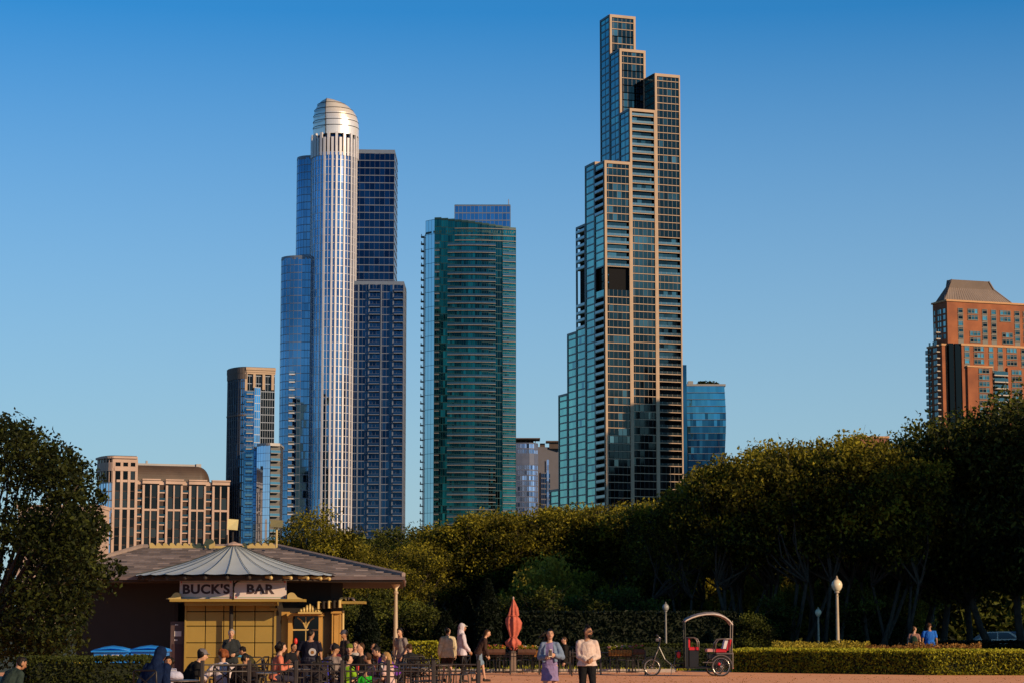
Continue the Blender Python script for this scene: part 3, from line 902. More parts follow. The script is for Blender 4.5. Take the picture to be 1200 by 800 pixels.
# ---------------------------------------------------------------- corner tower left of the domed one
def corner_tower():
    Y = 880; rnd = random.Random(13)
    g = Grid(285, Y)
    root = thing('corner_apartment_tower', 'mid height tower with stone cornice and stacked balconies, left of the domed tower', 'building', g.pt(0, 0, 0))
    u = lambda px: g.u(px, 0, 60); z = lambda py: g.z(py)
    zt = z(430)
    fr = M(); core = M(); uR = u(321)
    g.box(core, .5, uR, 1.0, 24, 0, zt - 1.5); core.build('core_wall', c_darkmetal, root)
    for x in (285.3, 295, 306, 316.5):
        g.box(fr, u(x), u(x) + 1.0, -.2, .8, z(455.5 + (2 if x < 290 else 0)), zt - 1.2)
    g.box(fr, u(285), uR, -.25, .8, z(437.5), zt - 1.0); g.box(fr, -.6, uR, -.9, .8, zt - 1.0, zt); g.box(fr, -.3, uR, -.5, .8, zt - 1.8, zt - 1.0)
    fr.build('cornice_frame', c_beige, root)
    gl = M(); f2 = M(); FH = 3.05
    curtain(gl, f2, g.xy(.3, .6), g.xy(uR, .6), 0, zt - 3, 12, FH, band=.3, bout=.06, mull=.12, mout=.05, tone=lambda h, k, r: max(0, r.gauss(.1, .1)), rnd=rnd)
    gl.build('curtain_wall', g_brown, root); 
    gb = M()
    curtain(gb, f2, g.xy(u(285.3), -.2), g.xy(u(296.3), -.9), 0, z(457), 3, FH, band=.3, bout=.05, mull=.1, tone=lambda h, k, r: .15 + .3 * (1 - h) + r.gauss(0, .12), rnd=rnd)
    curtain(gb, f2, g.xy(u(296.3), -.9), g.xy(u(303.5), -.6), 0, z(453), 3, FH, band=.3, bout=.05, mull=.1, tone=lambda h, k, r: .75 + r.gauss(0, .15), rnd=rnd)
    curtain(gb, f2, g.xy(u(303.5), -.6), g.xy(u(304.5), .6), 0, z(453), 1, FH, rnd=rnd)
    gb.build('blue_glazing', g_blue, root)
    f2.build('frame', c_bluegrey, root)
    bals = []; zz = z(462)
    while zz > 1:
        bals.append(balcony(g.xy(u(287), -.4), g.xy(u(294.6), -.8), zz, out=1.3, slab=.3, rail=.85)); zz -= FH
    # left rounded flank with dark pilasters
    pts = []
    for k in range(11):
        an = PI * .5 * k / 10
        pts.append(g.xy(0, 0) - U2 * (7.2 * math.sin(an)) + W2 * (16 * (1 - math.cos(an))))
    # stretch so the outline reaches x 264
    while proj(Vector((pts[-1].x, pts[-1].y, 60)))[0] > 264.5:
        pts = [g.xy(0, 0) + (p - g.xy(0, 0)) * 1.04 for p in pts]
    while proj(Vector((pts[-1].x, pts[-1].y, 60)))[0] < 265:
        pts = [g.xy(0, 0) + (p - g.xy(0, 0)) * .98 for p in pts]
    pts = pts[::-1]
    g3 = M(); f3 = M(); g4 = M(); pl = M(); cn = M()
    for i in range(10):
        near = i >= 7
        curtain(g4 if near else g3, f3, pts[i], pts[i + 1], 0, zt - 2, 1 if not near else 1, FH, band=.4, bout=.05, mull=.1,
                tone=(lambda h, k, r: .55 + r.gauss(0, .12)) if near else (lambda h, k, r: .1 + (0.7 if r.random() < .18 else 0)), rnd=rnd)
        wbox(pl, pts[i], pts[i] + (pts[i + 1] - pts[i]) * (.3 if near else .5), 0, zt - 1.8, .18, .1)
        wbox(cn, pts[i], pts[i + 1], zt - 2.2, zt - .1, .45, .3); wbox(cn, pts[i], pts[i + 1], zt - 4.5, zt - 2.2, .35, .3)
        wbox(cn, pts[i], pts[i + 1], z(487), z(485), .35, .3)
    g3.build('flank_windows', g_navy, root); g4.build('flank_glazing', g_blue, root); f3.build('flank_bands', c_darkmetal, root)
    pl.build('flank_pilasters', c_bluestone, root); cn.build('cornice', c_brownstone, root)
    roofcap([tuple(p) for p in pts] + [tuple(g.xy(uR, 0)), tuple(g.xy(uR, 24)), tuple(g.xy(2, 24))], zt - .5, zt + .25).build('roof', c_darkmetal, root)
    emit(root, 'balcony', bals, [c_slab, g_rail])
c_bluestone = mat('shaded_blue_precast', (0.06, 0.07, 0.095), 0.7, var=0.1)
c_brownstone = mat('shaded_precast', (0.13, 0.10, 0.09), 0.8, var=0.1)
corner_tower()

def low_round_tower():
    Y = 878; rnd = random.Random(17)
    X = lambda px, yy=Y: GX(px, yy, 40)
    root = thing('low_round_tower', 'short rounded light blue glass tower with dark recessed balconies, in front of the domed tower', 'building', (X(316), Y - 10, 0))
    zt = ZP(521, Y - 12); FH = 3.0
    pts = [Vector((X(302), Y + 6))] + [Vector((X(302.5) + (X(319.5) - X(302.5)) * t, Y - 8 - 4.5 * math.sin(PI * .5 * t))) for t in (0, .15, .3, .5, .7, .85, 1)]
    g1 = M(); f1 = M()
    for i in range(len(pts) - 1):
        curtain(g1, f1, pts[i], pts[i + 1], 0, zt, 1, FH, band=.14, bout=.04, mull=.06, mout=.02, tone=lambda h, k, r: .45 + .35 * (1 - h) + .04 * i + r.gauss(0, .05), rnd=rnd, tilt=.008)
    g1.build('curtain_wall', g_bluel, root); f1.build('frame', c_bluegrey, root)
    q0 = pts[-1]; q1 = Vector((X(330), Y - 10.5))
    back = M(); back.obox((q0.x, q0.y + 1.8, 0), (q1.x - q0.x, 1.5, 0), (0, 12, 0), (0, 0, zt)); back.build('recessed_wall', c_darkmetal, root)
    roofcap([tuple(p) for p in pts] + [(q1.x, q1.y), (q1.x, Y + 6)], zt - .3, zt + .8).build('roof', c_greymetal, root)
    bals = []; z = zt - FH
    while z > 1:
        bals.append(balcony(q0, q1, z - .2, out=.6, slab=.3, rail=.9)); z -= FH
    for z in ():
        pass
    fl = M(); z = zt - FH
    while z > 1:
        wbox(fl, q0, q1, z - .15, z + .08, 0.0, 1.9); z -= FH
    fl.build('floor_slabs', c_balc, root)
    emit(root, 'balcony', bals, [c_balc, g_rail])
low_round_tower()

g_lilac = glassmat('lilac_window', (0.05, 0.10, 0.22), (0.45, 0.60, 0.95), .1, metal=.75)
c_lilac = mat('lilac_grey_band', (0.08, 0.10, 0.17), .6, var=.08, scale=.2)
def banded_block():
    Y = 1500; rnd = random.Random(19)
    X = lambda px, yy=Y: GX(px, yy, 40)
    root = thing('banded_office_block', 'low glass block with rounded corner and flat overhanging roof, between green and stepped towers', 'building', (X(628), Y, 0))
    zt = ZP(519, Y); FH = 3.5
    pts = [Vector((X(596), Y - 6)), Vector((X(612), Y - 6.5)), Vector((X(620), Y - 6.4)), Vector((X(626), Y - 4)), Vector((X(630.5), Y))]
    g1 = M(); f1 = M()
    for i in range(4):
        l = (pts[i + 1] - pts[i]).length
        curtain(g1, f1, pts[i], pts[i + 1], 0, zt, max(1, round(l / 1.4)), FH, band=.75, bout=.15, mull=.2, mout=.1, tone=lambda h, k, r: .55 + r.gauss(0, .3), rnd=rnd)
        wbox(f1, pts[i], pts[i + 1], zt - 14, zt - 7, .3, .2)
    g1.build('curtain_wall', g_lilac, root); f1.build('floor_bands', c_lilac, root)
    rs = M(); rs.obox((pts[-1].x, pts[-1].y, 0), (X(664) - pts[-1].x, 9, 0), (0, 16, 0), (0, 0, ZP(523, Y)))
    rs.build('solid_wing', c_plum, root)
    g2 = M(); f2 = M()
    curtain(g2, f2, pts[-1] + Vector((2, -.4)), Vector((X(645), Y + 3)), 0, ZP(528, Y) - 14, 5, FH, band=.8, bout=.15, mull=.2, tone=lambda h, k, r: .2 + r.gauss(0, .2), rnd=rnd)
    g2.build('wing_windows', g_navy, root); f2.build('wing_bands', c_plum, root)
    g3 = M(); curtain(g3, None, Vector((X(641), Y + 1)), Vector((X(643.5), Y + 1)), 0, ZP(538, Y), 1, FH, tone=lambda h, k, r: .8 + r.gauss(0, .1), rnd=rnd); g3.build('stair_glazing', g_lilac, root)
    rf = M(); rf.box(X(599), Y - 9, zt + 2.2, X(633), Y + 10, zt + 2.9)
    for px in (604, 610, 616, 621, 627): rf.box(X(px), Y - 5, zt, X(px) + .5, Y - 4, zt + 2.2)
    rf.box(X(640), Y, ZP(517.5, Y), X(664), Y + 12, ZP(515.8, Y)); rf.box(X(644), Y + 2, ZP(523, Y) - 1, X(662), Y + 9, ZP(517.5, Y))
    rf.box(X(633), Y + 3, ZP(523, Y) - 1, X(639), Y + 9, ZP(518.5, Y))
    rf.build('roof', c_roofbrown, root)
    m = M(); m.cbox((X(612), Y, zt), 15, 6, 3); m.build('roof_plant_room', c_brownwall, root)
c_plum = mat('plum_grey_panel', (0.055, 0.055, 0.08), 0.7, var=0.08, scale=.2)
banded_block()

def wavy_block():
    Y = 1150; rnd = random.Random(23)
    X = lambda px, yy=Y: GX(px, yy, 40)
    root = thing('wavy_glass_block', 'blue glass block with slightly rippled edge and planted roof, right of the stepped tower', 'building', (X(828), Y, 0))
    FH = 3.4; zt = ZP(452, Y); nf = int(zt / FH)
    g1 = M(); f1 = M()
    nb = 13
    def edge(f):
        return X(851.5) + .45 * math.sin(f * .42 + 1)
    def left(f): return X(806.5) + 0.5 * math.sin(f * .3)
    for f in range(nf):
        z0 = f * zt / nf; z1 = (f + 1) * zt / nf
        for k in range(nb):
            a0 = left(f) + (edge(f) - left(f)) * k / nb; a1 = left(f) + (edge(f) - left(f)) * (k + 1) / nb
            b0 = left(f + 1) + (edge(f + 1) - left(f + 1)) * k / nb; b1 = left(f + 1) + (edge(f + 1) - left(f + 1)) * (k + 1) / nb
            h = f / nf
            low = h < .82 + .03 * math.sin(k * 1.3) + .05 * rnd.random()
            g1.tone = max(0, min(1, (.10 if low else .62) + rnd.gauss(0, .09) + (.35 if low and rnd.random() < .06 else 0)))  # lower panes darker: a reflection painted into the glass tint
            if h > .8: g1.tone = min(1, g1.tone + .15)
            yy = lambda i: Y - .5 * math.sin(PI * i / nb)
            t = rnd.uniform(-.03, .03)
            g1.quad((a0, yy(k), z0), (a1, yy(k + 1) + t, z0), (b1, yy(k + 1), z1), (b0, yy(k) - t, z1))
        wbox(f1, (left(f), Y - .5), (edge(f), Y - .5), z0 - .1, z0 + .1, 1.1, 0)
    for k in range(nb + 1):
        pass
    g1.build('curtain_wall', g_wavy, root); f1.build('frame', c_bluegrey, root)
    cc = M(); cc.box(X(806), Y + .3, 0, X(851), Y + 25, zt); cc.build('core_wall', c_navywall, root)
    st = M(); st.tone = .25; st.box(X(801), Y - 3, 0, X(806), Y + 12, ZP(428, Y)); st.build('stair_tower', g_wavy, root)
    pr = M(); pr.box(X(806.5), Y - .9, zt, X(852.5), Y + 20, zt + 1.0); pr.box(X(809), Y + 4, zt, X(815), Y + 9, ZP(445, Y)); pr.build('roof', c_greymetal, root)
    r2 = random.Random(4)
    for i in range(7):
        px = 822 + i * 3.3
        m = M(); b = Vector((X(px), Y + 1.5, zt + 1))
        for _ in range(46):
            d = Vector((r2.gauss(0, 1), r2.gauss(0, 1), abs(r2.gauss(0, 1)))).normalized() * r2.uniform(.5, 2.4 - abs(i - 2) * .25)
            m.tone = r2.random()
            s = Vector((r2.gauss(0, 1), r2.gauss(0, 1), r2.gauss(0, 1))).normalized() * .45; s2 = s.cross(Vector((r2.random(), 1, r2.random()))).normalized() * .4
            m.quad(b + d - s, b + d - s2, b + d + s, b + d + s2)
        m.tube([b, b + Vector((0, 0, 1.6))], .12, 4)
        o = m.build('roof_shrub', leaf_dark, None)
        tag(o, 'small dark shrub growing on the flat roof of the rippled blue glass block', 'shrub', 'shrubs on the roof of the glass block')
g_wavy = glassmat('rippled_blue_window', (0.010, 0.035, 0.07), (0.11, 0.33, 0.45), 0.06, wav=.08, wscale=.15)
c_navywall = mat('navy_wall', (0.02, 0.04, 0.07), 0.6, var=0.1)
leaf_dark = leafmat('dark_leaf', (0.010, 0.020, 0.008), (0.04, 0.06, 0.02))
wavy_block()

# ---------------------------------------------------------------- orange brick tower on the right
def brick_tower():
    Y = 620; rnd = random.Random(29)
    g = Grid(1119, Y)
    root = thing('brick_apartment_tower', 'orange brick apartment tower with mansard roof, rising over the trees at the right edge', 'building', g.pt(0, 0, 0))
    u = lambda px: g.u(px, 0, 70); z = lambda py: g.z(py)
    wq = g.w(1095, 0, 70)
    UR = u(1262)
    zt = z(351); z2 = z(402); z3 = z(428)
    br = M(); wins = []; bals = []; st = M()
    FH = (z(405) - z(435)) / 4.0
    g.box(br, 0, UR, 0, wq, 0, zt)
    # shoulders stepping out below
    g.box(br, u(1131), u(1160), -1.4, 0, 0, z3); g.box(br, u(1178), u(1230), -1.4, 0, 0, z3)
    g.box(br, u(1126), UR, -.7, 0, 0, z2)
    g.box(br, -1.6, 0, .5, wq + .6, 0, z(404))
    g.box(st, -.35, UR, -.35, wq + .3, zt - .5, zt); g.box(st, u(1126) - .2, UR, -.95, -.7, z2 - .5, z2 + .05)
    g.box(st, -1.8, .2, .3, wq + .8, z(404) - .1, z(404) + .4); g.box(st, u(1131) - .15, u(1160) + .15, -1.6, 0, z3 - .3, z3 + .1)
    br.build('brick_wall', c_brick, root); 
    def win(ua, ub, za, zb, w, n=2):
        m = M()
        for k in range(n):
            m.mi = 0; m.tone = rnd.random() ** 2.2
            a = ua + (ub - ua) * k / n; b = ua + (ub - ua) * (k + 1) / n
            m.quad(g.pt(a, w - .03, za), g.pt(b, w - .03, za), g.pt(b, w - .03, zb), g.pt(a, w - .03, zb))
            m.mi = 1
            g.box(m, b - .07, b + .07, w - .14, w - .05, za, zb); g.box(m, a, b, w - .12, w - .05, za + (zb - za) * .62, za + (zb - za) * .62 + .12)
        g.box(m, ua - .1, ub + .1, w - .18, w - .04, za - .22, za); g.box(m, ua - .07, ua + .05, w - .14, w - .05, za, zb); g.box(m, ua, ub, w - .12, w - .05, zb - .12, zb)
        wins.append(m)
    # window columns: (px0, px1, top y, bottom y, w, panes)
    cols = [(1124.5, 1130, 360, 402, 0, 1), (1136, 1147.5, 360, 374, 0, 3), (1153, 1158.5, 360, 402, 0, 1), (1163.5, 1169, 360, 402, 0, 1), (1174, 1186, 360, 374, 0, 3), (1191, 1196.5, 360, 402, 0, 1),
            (1138, 1150, 386, 402, -.0, 3), (1176, 1188, 386, 402, 0, 3), (1201, 1212, 360, 402, 0, 2),
            (1129.5, 1135, 404, 428, -.7, 1), (1140.5, 1152, 404, 428, -.7, 3), (1158, 1163, 404, 428, -.7, 1), (1168.5, 1174, 404, 428, -.7, 1), (1179, 1190.5, 404, 428, -.7, 3), (1196, 1200.5, 404, 560, -.7, 1), (1205, 1216, 404, 560, -.7, 3),
            (1144, 1156, 430, 560, -1.4, 3), (1182.5, 1194, 430, 560, -1.4, 3)]
    for a, b, y0, y1, w_, n in cols:
        f = 0
        while True:
            zb = z(y0 + .3) - f * FH; za = zb - FH * .70
            if proj(g.pt(0, 0, za))[1] > y1 + .5 or za < 25: break
            win(u(a), u(b), za, zb, w_, n); f += 1
        if n == 1: sp = M(); g.box(sp, u(a) - .1, u(b) + .1, w_ - .02, w_ + .1, za, z(y0 + .3)); sp.build('spandrel', c_winframe, root)
    # balcony bay in the middle recess
    dk = M()
    dk.box(0, 0, 0, .01, .01, .01) if False else None
    f = 0
    while True:
        zz = z(431) - f * FH * 1.03
        if zz < 30: break
        b_ = M(); g.box(b_, u(1161), u(1177), -2.0, -.72, zz - FH, zz - FH + .3); b_.mi = 1; b_.tone = .3
        g.box(b_, u(1161), u(1177), -2.0, -1.95, zz - FH + .3, zz - FH + 1.2); bals.append(b_)
        win(u(1162), u(1176), zz - FH * .85, zz - FH * .1, -.7, 3); f += 1
    # dark vertical glass strip and balconies on the left flank
    def lwin(wa, wb, za, zb, uu, n=2):
        m = M()
        for k in range(n):
            m.mi = 0; m.tone = .35 + .65 * rnd.random()
            a = wa + (wb - wa) * k / n; b = wa + (wb - wa) * (k + 1) / n
            m.quad(g.pt(uu - .04, b, za), g.pt(uu - .04, a, za), g.pt(uu - .04, a, zb), g.pt(uu - .04, b, zb))
            m.mi = 1; g.box(m, uu - .12, uu - .05, b - .1, b + .1, za, zb)
        wins.append(m)
    fl = 0
    while True:
        zb = z(361) - fl * FH; za = zb - FH * .7
        if za < 25: break
        yy = proj(g.pt(0, 0, za))[1]
        uu = 0 if yy < 400 else -1.6
        for q0, q1, n in ((.12, .30, 1), (.42, .68, 2), (.84, .95, 1)):
            if yy > 400 and q0 == .12: continue
            lwin(wq * q0, wq * q1, za, zb, uu, n)
        if yy > 385:
            b_ = M(); g.box(b_, -2.9, -1.62, wq * .14, wq * .34, za - .3, za); b_.mi = 1; g.box(b_, -2.9, -2.85, wq * .14, wq * .34, za, za + .9); bals.append(b_)
            if yy < 408: fl += 1; continue
            b_ = M(); g.box(b_, -2.4, -1.62, wq - .8, wq + .5, za - .3, za); b_.mi = 1; g.box(b_, -2.4, -2.35, wq - .8, wq + .5, za, za + .9); bals.append(b_)
        fl += 1
    sg = M(); sg.tone = .05; g.box(sg, u(1119), u(1126), -.45, -.02, 0, z(402)); g.box(sg, -.02, 1.4, -.5, .8, 0, z(402))
    sg.build('stair_glazing', g_brown, root)
    emit(root, 'window', wins, [g_brick, c_winframe])
    emit(root, 'balcony', bals, [c_slab, g_raildark])
    st.build('string_course', c_beige2, root)
    # mansard
    zr = z(324.5); A = [g.pt(u(1119) - .5, 1.5, zt), g.pt(UR - 6, 1.5, zt), g.pt(UR - 6, wq - 2, zt), g.pt(-.2, wq - 2, zt)]
    xr0, xr1 = u(1127), u(1164)
    A = [g.pt(u(1113.5), 2, zt), g.pt(u(1194), 2, zt), g.pt(u(1194), wq - 1, zt), g.pt(u(1113.5), wq - 1, zt)]
    B = [g.pt(u(1126.5), 6, zr), g.pt(u(1170), 6, zr), g.pt(u(1170), wq - 4, zr), g.pt(u(1126.5), wq - 4, zr)]
    m = M(); m.add(A + B, [(0, 1, 5, 4), (1, 2, 6, 5), (2, 3, 7, 6), (3, 0, 4, 7), (4, 5, 6, 7)])
    m.build('mansard_roof', c_lead, root)
    rg = M()
    for i in range(26):
        t = i / 26
        for (p, q) in ((A[0].lerp(A[3], t), B[0].lerp(B[3], t)), (A[0].lerp(A[1], t), B[0].lerp(B[1], t))):
            rg.tube([p, q], .09, 4, cap=False)
    for p, q in zip(A, B): rg.tube([p, q], .22, 5)
    rg.build('roof_ribs', c_lead, root)
c_winframe = mat('window_frame', (0.05, 0.05, 0.05), 0.5, var=.1)
c_beige2 = mat('tan_string_course', (0.50, 0.27, 0.13), 0.8, var=.08)
brick_tower()

def small_far_blocks():
    rnd = random.Random(31)
    # low pink block far left behind the tree
    Y = 820; X = lambda px: GX(px, Y, 30)
    root = thing('low_stone_block', 'low pink stone block showing through the branches of the near left tree', 'building', (X(80), Y, 0))
    zt = ZP(592, Y); wl = M(); wl.box(X(20), Y, 0, X(117), Y + 18, zt); wl.box(X(18), Y - .6, zt - 1, X(118), Y + 18, zt + .3)
    wl.build('wall', c_pinkstone, root); wins = []
    px = 24
    while px < 114:
        z = zt - 2.2
        while z > 3:
            m = M(); m.tone = rnd.random(); m.box(X(px), Y - .05, z - 2.2, X(px + 3.4), Y + .02, z); m.mi = 1; m.box(X(px) - .1, Y - .2, z - 2.4, X(px + 3.4) + .1, Y - .03, z - 2.2); wins.append(m); z -= 3.5
        px += 6.2
    emit(root, 'window', wins, [g_brown, c_pinkstone])
    m = M(); m.tube([(X(104), Y + 5, zt), (X(104), Y + 5, zt + 1.8)], .2, 5); m.tube([(X(107), Y + 5, zt), (X(107), Y + 5, zt + 1.4)], .2, 5); m.build('roof_vent', c_greymetal, root)
    # top of a brick block above the right-hand trees
    Y = 560; X = lambda px: GX(px, Y, 50)
    root = thing('distant_brick_block', 'flat brick rooftop just showing above the tree crowns left of the brick tower', 'building', (X(1032), Y, 0))
    zt = ZP(513, Y); wl = M(); wl.box(X(1000), Y, 0, X(1041), Y + 16, zt); wl.build('wall', c_brick2, root)
    ws = []
    for zz in [zt - 3.2 * k for k in range(1, 13)]:
        for k in range(6):
            m = M(); m.tone = rnd.random(); a = X(1003 + 6.2 * k); m.box(a, Y - .05, zz - 1.2, a + .9, Y + .01, zz + .4); ws.append(m)
    emit(root, 'window', ws, g_brick)
    m = M(); m.box(X(999), Y - .3, zt, X(1042), Y + 16, zt + .5); m.build('roof', c_beige2, root)
c_brick2 = mat('red_brick', (0.28, 0.11, 0.07), 0.9, var=.15, scale=.4)
small_far_blocks()

# the tower beyond the right edge whose shadow falls on the stepped tower
def shadow_tower():
    rnd = random.Random(37)
    A = gN.xy(0, 0); s = 235
    dh = Vector((math.sin(SUN_AZ), math.cos(SUN_AZ)))
    zs = gN.z(478); tanel = math.tan(SUN_EL)
    perp = Vector((dh.y, -dh.x))           # across the light
    base = A + dh * s
    root = thing('grey_apartment_tower', 'grey apartment tower beyond the right edge of the view', 'building', (base.x, base.y, 0))
    h = zs + tanel * s
    B = gN.xy(UN * 1.9, 0)
    span = (B - A).dot(perp)
    lo, hi = (0, span) if span > 0 else (span, 0)
    w2 = abs(hi - lo)
    a = base + perp * (lo - 6)
    m = M()
    d = perp; n = dh
    L_ = w2 + 6
    m.obox((a.x, a.y, 0), (d.x * (w2 * .62 + 6), d.y * (w2 * .62 + 6), 0), (n.x * 14, n.y * 14, 0), (0, 0, h))
    # stepped shoulder
    a2 = a + d * (w2 * .62 + 6)
    m.obox((a2.x, a2.y, 0), (d.x * (w2 * .38), d.y * (w2 * .38), 0), (n.x * 12, n.y * 12, 0), (0, 0, h - 11))
    a3 = a2 + d * (w2 * .38)
    m.obox((a3.x, a3.y, 0), (d.x * 14, d.y * 14, 0), (n.x * 12, n.y * 12, 0), (0, 0, h - 34))
    m.build('wall', c_greymetal, root)
    f = M(); g_ = M()
    b2 = a + d * L_
    for p, q, hh in ((a + d * (w2 * .62 + 6), a, h - 1), (a3 + n * -.0, a2, h - 12)):
        curtain(g_, f, p, q, 0, hh, 6, 3.3, band=.8, bout=.3, mull=.4, mout=.3, rnd=rnd)
    g_.build('curtain_wall', g_navy, root); f.build('frame', c_slab, root)
shadow_tower()

# city blocks outside the view: one is added to shade the trees, the others are mirrored in the stepped tower's front
def off_view_block(cx, cy, wx, wy, h, label, rz=0.0, seed=1, group=None):
    rnd = random.Random(seed); root = thing('city_block', label, 'building', (cx, cy, 0), 0, group)
    ux = Vector((math.cos(rz), math.sin(rz))); uy = Vector((-math.sin(rz), math.cos(rz))); c = Vector((cx, cy))
    P4 = [c - ux * wx / 2 - uy * wy / 2, c + ux * wx / 2 - uy * wy / 2, c + ux * wx / 2 + uy * wy / 2, c - ux * wx / 2 + uy * wy / 2]
    g_ = M(); f_ = M()
    for i in range(4): curtain(g_, f_, P4[i], P4[(i + 1) % 4], 0, h, 8, 4.0, band=1.4, bout=.3, mull=.8, mout=.3, rnd=rnd)
    g_.build('curtain_wall', g_navy, root); f_.build('frame', c_greymetal, root)
    r_ = M(); r_.prism([tuple(p) for p in P4], .1, h - .02); r_.build('core_wall', c_darkmetal, root)
dh_ = Vector((math.sin(SUN_AZ), math.cos(SUN_AZ))); pp_ = Vector((-dh_.y, dh_.x))     # pp_ grows away from the plaza
b_ = dh_ * 160 + pp_ * (82.5 + 32)
off_view_block(b_.x, b_.y, 20, 64, 78.5, 'broad unseen city block added behind the viewpoint to shade the trees', math.atan2(dh_.y, dh_.x), 3)
for i, (x_, y_, w_, h_) in enumerate([(470, 520, 44, 104), (520, 470, 36, 124), (420, 585, 40, 92), (590, 420, 50, 112), (395, 640, 30, 110)]):
    off_view_block(x_, y_, w_, 30, h_, 'grey city block beyond the right edge, mirrored low in the front of the stepped tower', -.7, 10 + i, 'city blocks mirrored in the stepped tower')
# ================================================================ GROUND
def groundmat(name, c1, c2, scale=6.0, rough=.9, bump=.3):
    m, nt, b = newmat(name); L = nt.links
    tc = nt.nodes.new('ShaderNodeTexCoord')
    n1 = nt.nodes.new('ShaderNodeTexNoise'); n1.inputs['Scale'].default_value = 0.35; n1.inputs['Detail'].default_value = 6
    n2 = nt.nodes.new('ShaderNodeTexNoise'); n2.inputs['Scale'].default_value = scale * 6; n2.inputs['Detail'].default_value = 3
    L.new(tc.outputs['Object'], n1.inputs['Vector']); L.new(tc.outputs['Object'], n2.inputs['Vector'])
    ad = nt.nodes.new('ShaderNodeMath'); ad.operation = 'MULTIPLY_ADD'; ad.inputs[1].default_value = .55; ad.inputs[2].default_value = 0
    L.new(n1.outputs['Fac'], ad.inputs[0])
    a2 = nt.nodes.new('ShaderNodeMath'); a2.operation = 'MULTIPLY_ADD'; a2.inputs[1].default_value = .45
    L.new(n2.outputs['Fac'], a2.inputs[0]); L.new(ad.outputs[0], a2.inputs[2])
    mr = nt.nodes.new('ShaderNodeMapRange'); mr.inputs[1].default_value = .3; mr.inputs[2].default_value = .7
    L.new(a2.outputs[0], mr.inputs[0])
    mx = nt.nodes.new('ShaderNodeMix'); mx.data_type = 'RGBA'; mx.inputs[6].default_value = rgba(c1); mx.inputs[7].default_value = rgba(c2)
    L.new(mr.outputs[0], mx.inputs[0]); L.new(mx.outputs[2], b.inputs['Base Color']); b.inputs['Roughness'].default_value = rough
    bp = nt.nodes.new('ShaderNodeBump'); bp.inputs['Strength'].default_value = bump; bp.inputs['Distance'].default_value = .02
    L.new(n2.outputs['Fac'], bp.inputs['Height']); L.new(bp.outputs[0], b.inputs['Normal'])
    return m
c_lawn = groundmat('lawn', (0.022, 0.034, 0.008), (0.05, 0.06, 0.016), 3)
c_gravel = groundmat('pink_gravel', (0.78, 0.32, 0.15), (0.98, 0.46, 0.22), 5)
c_kerb = mat('stone_kerb', (0.42, 0.36, 0.32), .8, var=.15, scale=2)
c_asph = groundmat('asphalt', (.045, .045, .045), (.06, .06, .06))
m = M(); m.quad((-6000, -600, 0), (6000, -600, 0), (6000, 9000, 0), (-6000, 9000, 0)); tag(m.build('ground', c_lawn), kind='structure')
m = M(); m.add([(-40, 2, .004), (60, 2, .004), (60, 80, .004), (15, 84.2, .004), (6, 90, .004), (-14, 84.5, .004), (-40, 84.5, .004)], [tuple(range(7))]); tag(m.build('gravel_plaza', c_gravel), kind='structure')
m = M(); m.quad((-200, 205, .006), (200, 205, .006), (200, 216, .006), (-200, 216, .006)); tag(m.build('road', c_asph), kind='structure')
m = M(); m.box(-16, 84.6, 0, 6, 84.85, .13); tag(m.build('kerb', c_kerb), kind='structure')

# ================================================================ TREES
bark = mat('bark', (0.042, 0.030, 0.021), .9, var=.3, scale=4, bump=.6, bscale=12)
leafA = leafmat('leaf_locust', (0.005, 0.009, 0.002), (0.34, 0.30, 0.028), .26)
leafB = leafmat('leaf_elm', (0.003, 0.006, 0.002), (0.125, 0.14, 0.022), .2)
leafC = leafmat('leaf_near', (0.003, 0.007, 0.002), (0.07, 0.085, 0.015), .2)
leafD = leafmat('leaf_evergreen', (0.003, 0.006, 0.003), (0.008, 0.013, 0.006), .05)
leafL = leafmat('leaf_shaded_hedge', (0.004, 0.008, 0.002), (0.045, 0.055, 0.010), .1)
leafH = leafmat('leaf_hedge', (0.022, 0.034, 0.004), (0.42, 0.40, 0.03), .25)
leafY = leafmat('leaf_yellow', (0.16, 0.13, 0.015), (0.58, 0.46, 0.06), .3)
leafO = leafmat('leaf_russet', (0.16, 0.07, 0.02), (0.38, 0.20, 0.05), .3)

def leafquad(m, p, s, rnd, up=0.3):
    n = Vector((rnd.gauss(0, 1), rnd.gauss(0, 1), rnd.gauss(0, 1) + up)).normalized()
    a = n.orthogonal().normalized(); a = Matrix.Rotation(rnd.random() * 6.28, 3, n) @ a; b = n.cross(a)
    l = s * rnd.uniform(.7, 1.3); w_ = l * .55
    m.add([p - a * l, p - b * w_ + n * l * .15, p + a * l, p + b * w_ + n * l * .15], [(0, 1, 2, 3)])

